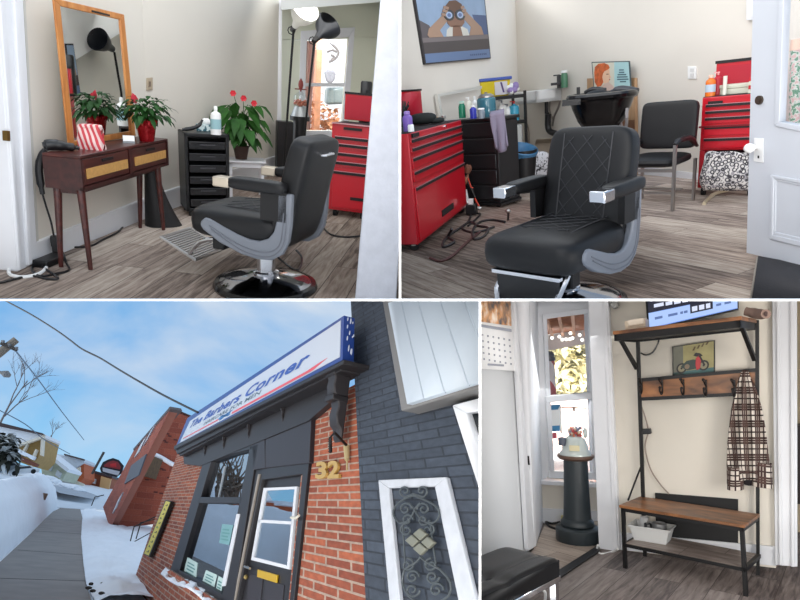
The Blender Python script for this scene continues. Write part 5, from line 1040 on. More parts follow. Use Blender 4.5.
# ottoman bench
zo=.43; c0=B.hz(560,556,zo); c1=B.hz(505,543,zo); d=sub(c0,c1); L=1.0; wd=math.hypot(d[0],d[1])
e0=B.hz(490,590,zo); dv=sub(e0,c0); r=yaw(d)
t=thing('ottoman','black tufted leather ottoman on chrome legs in the lower left foreground','ottoman',[c1[0],c1[1],0],r)
D_=1.5
q=MB()
def ot(a,b):
    x=wd*a; y=-D_*b; z=zo
    ed=min(a,1-a,b*D_/wd,(1-b)*D_/wd); z-=.02*max(0,1-ed/.06)**2
    fx=(a*1.5)%1; fy=(b*2.5)%1; z-=.014*math.exp(-((fx-.0)**2 if fx<.5 else (fx-1)**2)*90)+.014*math.exp(-((fy)**2 if fy<.5 else (fy-1)**2)*90)
    return (x,y,z)
q.surf(ot,40,60); 
q.bx(0.004,wd-.004,-D_+.004,-.004,zo-.12,zo-.025); q.build('cushion',LEATHER,t,smooth=60)
q=MB(); q.bx(.0,wd,-D_,0,zo-.155,zo-.122); q.build('frame',CHROME,t)
for x in (.01,wd-.05):
    for y in (-.05,-D_+.02): MB().bx(x,x+.04,y,y+.04,0,zo-.15).build('leg',CHROME,t)
cable('cable','white cable arching on the floor beside the chrome ottoman leg',[B.hz(541,586,.0),B.hz(540,588,.12),B.hz(545,592,.1),B.hz(545,601,.0)],.010,WHITEP)
# hall tree
RW=wood('rustic brown board',(74,44,26),(164,108,64),2.4,(1.2,3.2,3.2),.4); 
zb_=.5*(B.up(FL,620,505)+B.up(FR,752,521)); TU=.028
hb=[FL[0]+v[0]*dep,FL[1]+v[1]*dep,0]; hb2=[FR[0]+v[0]*dep,FR[1]+v[1]*dep,0]
zs=.5*(B.up(FL,621,335)+B.up(FR,756,322)); 
print('hall tree',Wd,dep,zb_,zs)
t=thing('hall_tree','black steel hall tree with rustic brown bench, hook board and top shelf','hall tree',FL,r)
MB().bx(-.01,Wd+.01,-.01,dep+.0,zb_-.022,zb_).build('bench_board',RW,t,bevel=.003)
for x in (0,Wd-TU): 
    MB().bx(x,x+TU,0,TU,0,zb_-.022).build('leg',BLACKM,t)
print('jacket check',hb,hb2)
PBK=vpl(hb,hb2); th_=mul(PBK[1],-TU)
for P in ([(635.5,333),(639,333),(646.5,556),(643,556)],[(755,320),(759,320),(760,580),(756.5,580)]):
    zz=[on(PBK,*p,TU) for p in P]; zz[2][2]=max(zz[2][2],0) if False else 0; zz[3][2]=0; MB().slab(zz,th_).build('post',BLACKM,t,absolute=True)
q=MB()
for z in (zb_-.05,.17):
    q.bx(0,Wd,0,TU*.8,z,z+.026); q.bx(0,Wd,dep-TU,dep,z,z+.026); q.bx(0,TU,0,dep,z,z+.026); q.bx(Wd-TU,Wd,0,dep,z,z+.026)
q.build('rails',BLACKM,t)
MB().bx(TU,Wd-TU,.01,dep-.02,.188,.2).build('lower_shelf',planks('grey shelf board',0,((120,106,98),(158,144,134),(190,178,168)),.25,.7,.45,.5),t)
PBK=vpl(hb,hb2)
y1=on(PBK,700,375)[2]; ya=on(PBK,641,380)[2]; yb=on(PBK,641,399.5)[2]; yc=on(PBK,757,370)[2]; yd=on(PBK,757,394)[2]
zt_=(ya+yc)/2-.005; zl_=(yb+yd)/2
board=MB().slab(poly(PBK,[(640,381),(757,371),(757,394),(641,400)],.02),mul(PBK[1],-.015)).build('hook_board',RW,t,absolute=True)
q=MB(); q.slab(poly(PBK,[(638,378.5),(757,368),(757,371.5),(638,382)],TU),th_); q.slab(poly(PBK,[(638,397.5),(757,391.5),(757,395),(638,401)],TU),th_); q.build('board_rails',BLACKM,t,absolute=True)
zL=B.up(FL,620,334.5); zR=B.up(FR,757,321.5); zs=(zL+zR)/2; SKW=Matrix(((1,0,0,0),(0,1,0,0),((zR-zL)/Wd,0,1,zL-zs-.0),(0,0,0,1)))
MB().tf(SKW).bx(-.01,Wd+.07,-.0,dep+.01,zs,zs+.03).build('top_shelf',RW,t,bevel=.003)
q=MB().tf(SKW); q.bx(0,Wd+.06,.0,TU,zs-.055,zs); q.bx(0,Wd+.06,dep-TU,dep,zs-.055,zs); q.bx(0,TU,0,dep,zs-.055,zs); q.bx(Wd+.06-TU,Wd+.06,0,dep,zs-.055,zs); q.bx(.02,Wd+.04,.02,dep-.02,zs-.04,zs); q.build('shelf_frame',BLACKM,t)
for x in (.0,Wd+.03): MB().tf(SKW).slab([(x,dep-TU,zs-.30),(x,dep-TU,zs-.26),(x,.10,zs-.03),(x,.06,zs-.03)],(TU,0,0)).build('brace',BLACKM,t)
for i in range(5):
    x=Wd*(.06+.195*i) if i<4 else Wd*.88
    q=MB(); zc_=(zt_+zl_)/2
    q.tube([(x,dep-.02,zc_+.06),(x,dep-.022,zc_-.04),(x,dep-.05,zc_-.07),(x,dep-.085,zc_-.04),(x,dep-.08,zc_-.015)],.008,8,smooth=4); q.tube([(x,dep-.025,zc_+.01),(x,dep-.06,zc_+.03),(x,dep-.085,zc_+.055)],.007,8,smooth=3); q._ell((x,dep-.087,zc_+.06),(.013,.013,.013),10,8); q._ell((x,dep-.08,zc_-.012),(.012,.012,.012),10,8)
    q.build('hook',M('iron hook',(30,26,26),.4,metal=.5),t)
q=MB(); q.tube([(TU/2,dep-TU,zb_+.25),(TU/2-.0,.12,zb_+.02)],.008,6); q.build('side_brace',BLACKM,t)
pbk=lambda x,y,o=0: on(PBK,x,y,o)
# tv on the shelf
TVQ=[(646.5,286),(737,270),(737.5,308.5),(649.5,328.5)]
HT=homog([TVQ[3],TVQ[2],TVQ[1],TVQ[0]]); tz=lambda u,v,o: pbk(*HT(u,v),.12+o)
t2=thing('television','flat television showing a news ticker on the top shelf of the hall tree','television',pbk(690,320,.12))
MB().slab([tz(-.02,-.04,0),tz(1.01,-.04,0),tz(1.01,1,0),tz(-.02,1,0)],mul(PBK[1],-.05)).build('case',BLACKP,t2,absolute=True)
q=MB()
def ts(pts,o,m): q.mat(m).slab([tz(u,v,o) for u,v in pts],mul(PBK[1],-.002))
R_=lambda a,b,c,d: [(a,b),(c,b),(c,d),(a,d)]
ts(R_(0,0,1,1),.003,emis('screen blue',(120,158,240),.95))
ts(R_(0,.02,1,.36),.005,emis('screen pale blue',(176,204,255),1.0)); ts(R_(.0,.37,.70,.78),.005,emis('screen navy',(20,26,58),.6)); ts(R_(.44,.14,.70,.37),.006,emis('screen navy',(20,26,58),.6))
for a,b,c_ in ((.03,.68,.18),(.20,.68,.24),(.25,.68,.36),(.38,.66,.44),(.06,.52,.16),(.18,.51,.25),(.27,.5,.34),(.36,.5,.42)): ts(R_(a,b-.05,c_,b+.03),.008,emis('screen white',(225,232,255),1.0))
for a,c_ in ((.06,.14),(.2,.3),(.33,.36),(.37,.41),(.74,.8),(.84,.92)): ts(R_(a,.18,c_,.24),.008,emis('screen grey blue',(100,128,190),.8))
for a,c_ in ((.46,.52),(.54,.60),(.62,.67)): ts(R_(a,.18,c_,.3),.009,emis('screen white',(225,232,255),1.0))
for a,c_ in ((.8,.86),(.88,.91)): ts(R_(a,.44,c_,.54),.008,emis('screen navy',(20,26,58),.6))
q.build('screen',None,t2,absolute=True,smooth=0)
MB().slab(poly(PBK,[(678,327),(700,322),(703,325),(676,331)],.14),mul(PBK[1],-.08)).build('foot',BLACKP,t2,absolute=True)
# things on the shelf and the wall
fz=lambda x,y: pbk(x,y,.3)
t2=thing('router_box','beige box with a raised lid at the left end of the top shelf','box',fz(635,332)); MB().slab(poly(PBK,[(624,321),(645,318),(646,331),(625,333)],.3),mul(PBK[1],-.15)).build('body',M('beige plastic',(214,198,176),.5),t2,absolute=True,bevel=.01); MB().slab(poly(PBK,[(627,320),(643,317.5),(644,324),(628,326.5)],.32),mul(PBK[1],-.12)).build('lid',M('pale beige plastic',(226,214,196),.5),t2,absolute=True,bevel=.01)
g=Vector(pbk(758,314,.16)); g2=Vector(pbk(766,314,.30)); t2=thing('rolled_cloth','grey brown rolled cloth at the right end of the top shelf','cloth roll',tuple(g)); q=MB(); q.tube([g+Vector((-.08,.05,.03)),g,g2],[.035,.042,.036],14,smooth=3); q.build('roll',M('taupe cloth',(150,126,114),.9,bump=.4,bscale=60),t2,absolute=True); MB().tube([g2-Vector((.002,.002,0)),g2+(g2-g).normalized()*.006],.02,12).build('roll_core',M('dark taupe',(84,66,62),.9),t2,absolute=True)
solo('wall_sensor','small grey sensor on the wall above the opening casing','sensor',MB().slab(poly(PW,[(609,297),(616,297),(617.5,306),(613,309),(610,305)],.08),mul(PW[1],-.08)),M('grey plastic',(140,140,136),.5),bevel=.01)
# motorcycle sign
MS=[(672,346.5),(715,340),(715,372.5),(672.5,378)]; HM=homog([MS[3],MS[2],MS[1],MS[0]]); mz=lambda u,v,o: pbk(*HM(u,v),-.02+o)
t2=thing('motorcycle_sign','small metal sign with a red motorcycle standing on the hook board rail','sign',pbk(693,378))
MB().slab([mz(0,0,0),mz(1,0,0),mz(1,1,0),mz(0,1,0)],mul(PBK[1],-.015)).build('plate',M('dark sign edge',(38,36,32),.5),t2,absolute=True)
q=MB(); 
def ms(pts,o,m): q.mat(m).slab([mz(u,v,o) for u,v in pts],mul(PBK[1],-.002))
ms(R_(.03,.03,.97,.97),.003,M('sign sage',(150,142,98),.6,var=.25,scale=6)); ms(R_(.03,.03,.26,.97),.005,M('sign grey green',(104,104,92),.6,var=.2,scale=6)); ms(R_(.03,.03,.97,.17),.005,M('sign teal base',(70,104,104),.6))
BKM=M('sign black',(30,28,28),.5); CIR=lambda cx,cy,rx,ry: [(cx+rx*math.cos(k*.4488),cy+ry*math.sin(k*.4488)) for k in range(14)]
for cx in (.22,.74): ms(CIR(cx,.27,.125,.165),.007,BKM); ms(CIR(cx,.27,.085,.115),.009,M('sign wheel grey',(134,128,104),.6)); ms(CIR(cx,.27,.025,.035),.011,BKM)
ms([(.2,.33),(.34,.48),(.5,.50),(.6,.45),(.6,.2),(.36,.18),(.28,.24)],.010,M('sign dark green',(44,60,56),.5)); ms([(.56,.52),(.64,.62),(.68,.44),(.66,.2),(.58,.14),(.55,.3)],.012,M('sign red',(172,48,52),.5)); ms([(.5,.62),(.56,.7),(.66,.66),(.72,.58),(.66,.55),(.56,.58)],.012,BKM); ms([(.62,.6),(.66,.6),(.78,.28),(.74,.26)],.013,BKM); ms(CIR(.35,.3,.06,.08),.012,M('sign engine',(120,104,84),.5))
for k in range(4): ms([(.48+.1*k,.78+.04*k),(.53+.1*k,.9+.03*k),(.56+.1*k,.88+.03*k),(.52+.1*k,.77+.04*k)],.008,M('sign brown script',(86,70,48),.6))
q.build('painting',None,t2,absolute=True,smooth=0)
# cables, black knob
cable('cable','dark cable looping below the left end of the top shelf',[pbk(641,353,-.01),pbk(646,355,.02),pbk(653,352,.03),pbk(658,343,.03),pbk(659,338,.02)],.007,BLACKP)
cable('cable','thin grey cord hanging from the black cord switch to the bench',[pbk(641,405,-.02),pbk(646,420,-.02),pbk(648,432,-.02),pbk(645,447,-.02),pbk(650,468,-.02),pbk(660,484,-.02),pbk(669,494,-.02)],.006,M('grey beige cable',(150,136,126),.6))
t2=thing('cord_switch','black cord switch clipped on the left post of the hall tree','switch',pbk(647,431)); MB().slab(poly(PBK,[(642,429),(650,428.5),(651,434),(642,434.5)],.05),mul(PBK[1],-.05)).build('body',BLACKP,t2,absolute=True,bevel=.006)
# board leaning behind the bench
solo('leaning_board','black flat panel leaning on the wall behind the bench of the hall tree','board',MB().slab(poly(PBK,[(655,493),(738,499.5),(738,545),(656,536)],-.03),mul(PBK[1],-.02)),M('matt black panel',(18,18,20),.6))
# basket on the lower shelf
g=B.hz(649,543,.2); t2=thing('plastic_basket','white plastic basket of jars on the lower shelf of the hall tree','basket',g,r+.12)
WB=M('translucent white plastic',(206,206,204),.4)
bw,bd,bh=.155,.11,.115
q=MB(); P=lambda s,z:[(-bw*s,-bd*s+.11,z),(bw*s,-bd*s+.11,z),(bw*s,bd*s+.11,z),(-bw*s,bd*s+.11,z)]
q._add(P(.8,0)+P(1,bh)+P(.96,bh)+P(.77,.008),[(3,2,1,0)]+[(i,(i+1)%4,4+(i+1)%4,4+i) for i in range(4)]+[(4+i,4+(i+1)%4,8+(i+1)%4,8+i) for i in range(4)]+[(8+i,8+(i+1)%4,12+(i+1)%4,12+i) for i in range(4)]+[(12,13,14,15)]); q.build('tub',WB,t2,bevel=.006)
q=MB(); RM=P(1.03,bh); 
for i in range(4): q.tube([RM[i],RM[(i+1)%4]],.008,6)
q.build('rim',WB,t2)
gg=lambda dx,dy: [g[0]+math.cos(r)*dx-math.sin(r)*dy,g[1]+math.sin(r)*dx+math.cos(r)*dy,g[2]+.012]
for i,(dx,dy,rr,hh,mt,l) in enumerate(((.05,.10,.055,.135,M('steel jar',(150,150,150),.3,metal=.6),'wide round steel jar in the white basket'),(-.08,.13,.035,.155,M('grey jar',(196,196,196),.4),'narrow grey jar at the left of the white basket'),(-.03,.07,.03,.12,BLACKP,'small black tin in the middle of the white basket'))):
    q=MB(); q.lathe([(0,0),(rr,0),(rr,hh),(rr*.9,hh+.005),(rr*.8,hh-.01),(0,hh-.01)],18); solo('jar',l,'jar',q,mt,loc=gg(dx,dy),group='jars in the white basket')
# plaid jacket on the last hook
mm,nt,bs=nodes('brown white plaid'); bs.inputs['Roughness'].default_value=.9
tc=N(nt,'ShaderNodeTexCoord'); sp=N(nt,'ShaderNodeSeparateXYZ'); nt.links.new(tc.outputs['UV'],sp.inputs[0])
def band(sock,per,lo,hi):
    m1=N(nt,'ShaderNodeMath',operation='MULTIPLY'); m1.inputs[1].default_value=1/per; f_=N(nt,'ShaderNodeMath',operation='FRACT'); a=N(nt,'ShaderNodeMath',operation='GREATER_THAN'); a.inputs[1].default_value=lo; b=N(nt,'ShaderNodeMath',operation='LESS_THAN'); b.inputs[1].default_value=hi; c=N(nt,'ShaderNodeMath',operation='MULTIPLY')
    nt.links.new(sock,m1.inputs[0]); nt.links.new(m1.outputs[0],f_.inputs[0]); nt.links.new(f_.outputs[0],a.inputs[0]); nt.links.new(f_.outputs[0],b.inputs[0]); nt.links.new(a.outputs[0],c.inputs[0]); nt.links.new(b.outputs[0],c.inputs[1]); return c.outputs[0]
def mx_(a,b):
    m1=N(nt,'ShaderNodeMath',operation='MAXIMUM'); nt.links.new(a,m1.inputs[0]); nt.links.new(b,m1.inputs[1]); return m1.outputs[0]
def av(a,b):
    m1=N(nt,'ShaderNodeMath',operation='ADD'); nt.links.new(a,m1.inputs[0]); nt.links.new(b,m1.inputs[1]); m2=N(nt,'ShaderNodeMath',operation='MULTIPLY'); m2.inputs[1].default_value=.62; nt.links.new(m1.outputs[0],m2.inputs[0]); return m2.outputs[0]
X=[band(sp.outputs[0],.15,.0,.12),band(sp.outputs[0],.15,.16,.26),band(sp.outputs[0],.15,.30,.42)]; Y=[band(sp.outputs[1],.15,.0,.12),band(sp.outputs[1],.15,.16,.26),band(sp.outputs[1],.15,.30,.42)]
thin=mx_(band(sp.outputs[0],.15,.66,.75),band(sp.outputs[1],.15,.66,.75))
wide=av(band(sp.outputs[0],.15,.0,.42),band(sp.outputs[1],.15,.0,.42))
fac=mx_(mx_(mx_(X[0],mx_(X[1],X[2])),mx_(Y[0],mx_(Y[1],Y[2]))),thin)
mxc=N(nt,'ShaderNodeMix',data_type='RGBA'); mxc.inputs[6].default_value=lin((214,204,192)); mxc.inputs[7].default_value=lin((48,34,34)); nt.links.new(fac,mxc.inputs[0])
mx2=N(nt,'ShaderNodeMix',data_type='RGBA'); mx2.inputs[7].default_value=lin((96,70,62)); nt.links.new(mxc.outputs[2],mx2.inputs[6]); m5=N(nt,'ShaderNodeMath',operation='MULTIPLY'); m5.inputs[1].default_value=.45; nt.links.new(wide,m5.inputs[0]); nt.links.new(m5.outputs[0],mx2.inputs[0]); nt.links.new(mx2.outputs[2],bs.inputs['Base Color'])
lef=[(370,742),(378,739),(392,735),(410,731),(440,727.5),(465,726.5),(484,727)]; rig=[(370,748),(378,750),(392,756),(410,761),(440,767),(465,770),(484,772)]
def itp(tb,y):
    for (a,x),(b,x2) in zip(tb,tb[1:]):
        if a<=y<=b: return x+(x2-x)*(y-a)/(b-a)
    return tb[-1][1]
def jk(a,b):
    y=370+b*114-(4*math.sin(a*3.14)*(b>.9)); xl=itp(lef,min(y,484)); xr_=itp(rig,min(y,484)); 
    fo=.10+.08*b**.5*math.sin(math.pi*a)+.028*math.sin(a*19+b*2)*min(1,b*3)
    return pbk(xl+(xr_-xl)*a,y,fo)
t2=thing('plaid_jacket','brown and white plaid jacket hanging from the last hook of the hall tree','jacket',pbk(745,372,.05))
q=MB(); q.surf(jk,44,40,lambda a,b:((a-.5)*(.22+.75*b)*.72+.5,b*1.02)); q.build('body',mm,t2,absolute=True,smooth=70,solid=.012)
for (xa,xb,ya_,yb_,ph) in ((727,744,466,489,0),(752,773,462,487,1)):
    q=MB(); q.surf(lambda a,b: Vector(pbk((xa+xb)/2+((xb-xa)/2)*math.cos(6.2832*a)*(.9+.1*b),ya_+(yb_-ya_)*b+2*math.sin(6.28*a+ph),.13+.055*math.sin(6.2832*a))),28,8,lambda a,b:(a*.42+ph*.07,b*.22+.03)); q.build('sleeve',mm,t2,absolute=True,smooth=70)
q=MB(); q._ell(pbk(748,478,.09),(.06,.05,.06),12,8); q.build('lining',M('dark lining',(34,30,34),.9),t2,absolute=True)
local_area('entry_side_fill',(2.3,2.7,1.25),(.4,4.3,.8),1.2,55,(1,.94,.86))  # unseen lamp added at the right to brighten the entry
local_area('entry_front_fill',(-.1,.8,1.2),(.3,4.6,.7),1.0,46,(1,.95,.88),.7)  # added fill lamp low in front, under the flat partition
local_area('bay_daylight',tuple(Vector(on(PV,570,380,.25))),tuple(B.hz(572,560)),.9,8,(.97,.99,1),1.6)
local_area('porch_fill',tuple(on(PV,575,400,-3.2)),tuple(on(PV,572,375,-6)),1.2,120,(1,.98,.94))  # added lamp aimed at the tree to brighten its leaves
# ================================================================ lower left: the shop front from the snowy sidewalk
_c=cray(330,500); _c=mul(_c,5.0)
_a=norm([-345,600,-200]); _b=norm([150,600,1541]); _n=cross(_a,_b); _n=mul(_n,1 if dot(_n,_c)<0 else -1)
_r=cray(140,590); _t=dot(_c,_n)/dot(_r,_n); BL.h=-dot(mul(_r,_t),norm(BL.Z))
enter('BL',BL)
PF=(add(B.loc(_c),[0,0,B.h]),B.loc(_n)); ST=B.loc(_a)           # facade plane; street direction
NF=Vector(PF[1]); UPZ=Vector((0,0,1))
print('BL eye height',B.h,'normal',PF[1],'street',ST)
def fp(x,y,o=0.0): return on(PF,x,y,o)
def rect(x,y):                                                  # courses and bricks along the wall
    m=(y-500)/(x-55.0); t=(x-338)/(y+1e-6)
    return (t/(t+.566)*2.84,-m/(m+1.767)*4.4)
def fs(mb,pts,o,th): return mb.slab(poly(PF,pts,o),-NF*th)
def fq(mb,c,o=0.0,n=24,uv=True):
    h=homog(c); fs(mb,c,o-.012,.18); mb.surf(lambda a,b: fp(*h(a,b),o),n,n,(lambda a,b: rect(*h(a,b))) if uv else None); return mb
RB=brick('red orange brick',(170,92,62),(126,62,44),(166,142,126),.225,.066,.009)
GB_=brick('charcoal painted brick',(62,70,82),(48,55,66),(36,41,50),.236,.0748,.006,rough=.6)
DG=M('dark charcoal paint',(27,24,28),.45,var=.05,scale=4); DG2=M('charcoal paint panel',(40,36,42),.5,var=.04,scale=3)
SNOW=M('snow',(238,243,250),.75,var=.03,scale=2,bump=.5,bscale=9)
# --- walls of the facade
q=MB(); fq(q,[(180,446),(211,446),(171,574),(134,580)]); fq(q,[(134,579),(171,573),(222,608),(150,612)]); struct('wall_brick_left',q,RB,smooth=0)
q=MB(); fq(q,[(308,408),(356,384),(368,606),(288,606)]); struct('wall_brick_right',q,RB,smooth=0)
q=MB(); fq(q,[(350.5,296),(486,296),(486,608),(366,608)],.03,40); fq(q,[(350.5,296),(351.5,296),(367.5,608),(366,608)],.0,4); struct('wall_grey_brick',q,GB_,smooth=0)
q=MB(); fs(q,[(200,440),(312,390),(308,470),(303,474),(262,480),(238,604),(222,604),(171,574),(209,452)],-.12,.1); struct('shop_dark_sheet',q,M('shop interior dark',(34,34,38),.8))  # dark sheet close behind the glass; its colour stands in for interior shade
# --- shop window
t=thing('shop_window','tall shop window in a charcoal frame between the brick pier and the door','window',fp(200,560))
q=MB()
for P in ([(206,453),(213,455),(179,572),(170,571)],[(206,453),(253,440),(252,449),(211,459)],[(250,446),(258,444),(233,604),(221,600)],[(170,570),(179,570),(222,594),(224,604),(214,604)],[(201,497),(242,497),(240.5,503.5),(197.5,503)]): fs(q,P,.05,.12)
q.build('frame',DG,t,absolute=True,bevel=.006)
GLS=glassy('shop glass',(.55,.62,.66),.52,.01)
MB().slab(poly(PF,[(211,457),(252,448),(241,498),(201,498)],-.02),-NF*.006).build('upper_pane',GLS,t,absolute=True,smooth=0)
MB().slab(poly(PF,[(197,502),(241,502),(222,597),(178,571)],-.02),-NF*.006).build('lower_pane',GLS,t,absolute=True,smooth=0)
fs(MB(),[(236.5,514),(239.5,514),(225,586),(221.5,586)],.06,.02).build('white_strip',WHITE,t,absolute=True)
fs(MB(),[(224,466),(225.2,466),(219,497),(217.8,497)],-.01,.012).build('glazing_bar',M('pale grey bar',(150,156,160),.5),t,absolute=True)
TQ=M('pale teal paper',(200,222,216),.6); TQ2=M('teal print',(96,150,146),.6)
for k,(P,l) in enumerate((([(187,557),(197.5,563),(195.5,583),(183,576)],'pale paper notice in the lower left corner of the shop window'),([(206,570),(217,575),(213,592),(201,585)],'pale paper notice nearest the middle of the shop window sill'),([(218.5,576),(224,579),(220,596),(215,593)],'narrow pale notice beside the charcoal door post'),([(222,524),(233,525),(229,545),(219,543)],'teal poster hanging mid height inside the shop window'))):
    q=MB(); q.mat(TQ if k<3 else M('teal poster',(120,166,170),.5)); fs(q,P,-.012,.004); h=homog([P[3],P[2],P[1],P[0]])
    q.mat(TQ2)
    for j in range(4):
        v0=.2+.17*j; fs(q,[h(.15,v0),h(.82-.1*(j%2),v0),h(.82-.1*(j%2),v0+.07),h(.15,v0+.07)],-.008,.003)
    solo('window_notice',l,'notice',q,None,group='notices in the shop window',absolute=True,loc=fp(*P[2]))
# sill with snow
q=MB(); fq(q,[(163,574),(170,570),(224,606),(205,612)],.10,10); struct('wall_sill_brick',q,RB,smooth=0)
q=MB()
def sn(a,b):
    x=164+56*a; y=573.5+34*a; n=math.sin(a*23)*.6+math.sin(a*51)*.5
    return fp(x+5*(b-.5)+n,y-6*(b-.2)+n*.7+2*math.sin(a*9),.13-.10*b+.02*math.sin(a*40))
q.surf(sn,40,6); q=solo('sill_snow','thin crust of snow along the brick window sill','snow',q,SNOW,solid=.03); q['kind']='stuff'
# --- door
t=thing('shop_door','charcoal shop door with white rimmed glass and a brass mail slot','door',fp(262,600))
fs(MB(),[(262,479),(303,473),(291,606),(236,606)],-.02,.05).build('leaf',DG,t,absolute=True)
for P in ([(249,574),(263,577),(260,604),(246,604)],[(266,580),(284,585),(282,604),(263,604)]):
    fs(MB(),P,-.012,.01).build('panel',DG2,t,absolute=True,bevel=.003)
q=MB(); O=[(263.5,488),(297,486.5),(289.3,569.5),(251,560)]; I=[(265.8,490.5),(294.5,489),(287,565.5),(253.5,557)]
for i in range(4):
    j=(i+1)%4; fs(q,[O[i],O[j],I[j],I[i]],.005,.03)
fs(q,[(258.5,519.5),(292.5,521.5),(292.3,524.5),(258,522.5)],.005,.03); q.build('white_rim',WHITE,t,absolute=True)
fs(MB(),I,-.008,.004).build('pane',GLS,t,absolute=True,smooth=0)
fs(MB(),[(257.5,569.3),(276.8,575),(276,582.8),(256.8,577)],.004,.02).build('mail_slot',M('bright brass',(226,182,44),.3,metal=.35),t,absolute=True,bevel=.004)
q=MB(); q.tube([fp(247.5,567,-.02),fp(247.5,567,.05)],.012,8); q.tube([fp(244.5,566.5,.06),fp(250,568.5,.06)],.012,8); q.build('handle',STEEL,t,absolute=True); q=MB(); q._ell(fp(246,577,.01),(.025,.02,.025),10,8); q.build('knob',M('old brass',(150,130,80),.4,metal=.7),t,absolute=True)
q=MB(); q.tube([fp(291,517.5,.02),fp(296,518,.07),fp(299,515.5,.07)],.012,6); q.build('door_closer',M('cream metal',(220,214,196),.4),t,absolute=True)
for k,P in enumerate(([(264,498),(277,498),(274,518),(261,517)],)):
    fs(MB(),P,-.02,.004).build('door_notice',LABELW,t,absolute=True)
fs(MB(),[(257,540),(279,546),(276,561),(254,555)],-.035,.004).build('lower_notice',M('pale grey green paper',(170,190,186),.6),t,absolute=True)
# door surround posts, panel over the door
q=MB()
for P in ([(252,446),(262,470),(262,479),(236,606),(222,606)],[(253,468),(309,461),(304,474),(262,480)],[(303,466),(309,462),(293,606),(289,606)]): fs(q,P,.03,.16)
struct('trim_door_surround',q,DG,bevel=.006)
q=MB(); fs(q,[(252,440),(264.5,434),(265,468),(253,470)],.05,.1); fs(q,[(265.5,433),(312,404),(309,463),(265,468)],.045,.1); struct('wall_dark_panel',q,DG2,bevel=.005)
q=MB(); fs(q,[(258,474),(259.5,474),(234,604),(232.5,604)],.045,.02); struct('trim_door_edge',q,M('pale edge',(150,140,128),.5))
# --- sign box, cornice
SQ=[(187.5,418),(344,315.5),(342.5,360),(176,446)]; OUTS=.24
IQ=[(190,421),(340.5,320.5),(339.5,357),(179.5,443)]
t=thing('shop_sign','long white and blue lightbox sign reading The Barbers Corner over the shop','sign',fp(260,400,.3))
BLU=M('sign blue rim',(34,66,140),.35)
q=MB(); fs(q,SQ,OUTS,.10); q.build('box',BLU,t,absolute=True)
fs(MB(),IQ,OUTS+.006,.006).build('face',M('sign white face',(208,214,223),.35),t,absolute=True,smooth=0)
q=MB(); rn=random.Random(3)
for k in range(12):
    u=rn.random(); v=rn.random()*.9; c=Vector(fp(344,317+42*v,OUTS))-NF*(.01+.08*u)+Vector(ST)*(-.004); q._ell(tuple(c),(.006,.016*rn.uniform(.3,1),.02*rn.uniform(.3,1.6)),6,5)
q.build('chipped_paint',M('chipped white',(200,206,220),.7),t,absolute=True)
HS=homog([IQ[3],IQ[2],IQ[1],IQ[0]]); sg=lambda u,v: fp(*HS(u,v),OUTS+.010)
TXT=M('sign blue lettering',(54,94,176),.5); BTX=M('sign blue border',(120,150,200),.5)
def word(s,u0,u1,b0,b1,h0,h1,m,**k):
    """u0..u1 along the face; baseline b0->b1, letter height h0->h1"""
    return letter(MB(),s,lambda u,v: sg(u0+(u1-u0)*u,b0+(b1-b0)*u+(h0+(h1-h0)*u)*v),**k).build('lettering',m,t,absolute=True,smooth=0)
word('The Barbers Corner',.055,.905,.54,.31,.34,.36,TXT,shear=.35,offset=.03,spacing=1.06)
word('HAIRCARE FOR MEN',.265,.70,.245,.20,.135,.13,M('sign grey lettering',(84,112,130),.5),shear=.15,offset=.008)
RS=M('sign red stripe',(224,88,98),.45)
q=MB(); q.slab([sg(*p) for p in ((.03,.12),(.42,.09),(.42,.14),(.03,.17))],-NF*.003); q.build('red_stripe',RS,t,absolute=True)
q=MB(); q.slab([sg(*p) for p in ((.53,.04),(.92,.03),(.965,.15),(.93,.13),(.90,.10),(.53,.11))],-NF*.003); q.build('red_stripe',RS,t,absolute=True)
q=MB(); q.mat(M('emblem blue',(56,120,180),.5))
for (a,b) in ((.445,.14),(.49,.13)): q.slab([sg(a+.026*math.cos(k*.7854),b+.06*math.sin(k*.7854)) for k in range(8)],-NF*.003)
for P in (((.43,.06),(.45,.05),(.53,.19),(.51,.21)),((.50,.05),(.52,.06),(.45,.21),(.43,.20))): q.slab([sg(*p) for p in P],-NF*.004)
q.build('emblem',None,t,absolute=True)
CO=M('dark brown cornice',(31,28,30),.5,var=.06,scale=6); COD=M('dark soffit',(46,42,44),.6)
q=MB()
fs(q,[(174,446),(344,359.5),(343,364),(174,449.5)],OUTS+.02,.24); fs(q,[(175,449),(343,363.5),(340,371),(177,454)],OUTS-.03,.20); fs(q,[(178,453.5),(339,370.5),(335,375),(180,456)],OUTS-.07,.16); struct('trim_cornice',q,CO,bevel=.006)
q=MB(); fs(q,[(183,452),(330,374),(330,402),(308,421),(200,466),(184,464)],.06,.08); struct('trim_fascia',q,M('dark brown fascia',(36,32,34),.5,var=.05,scale=5))
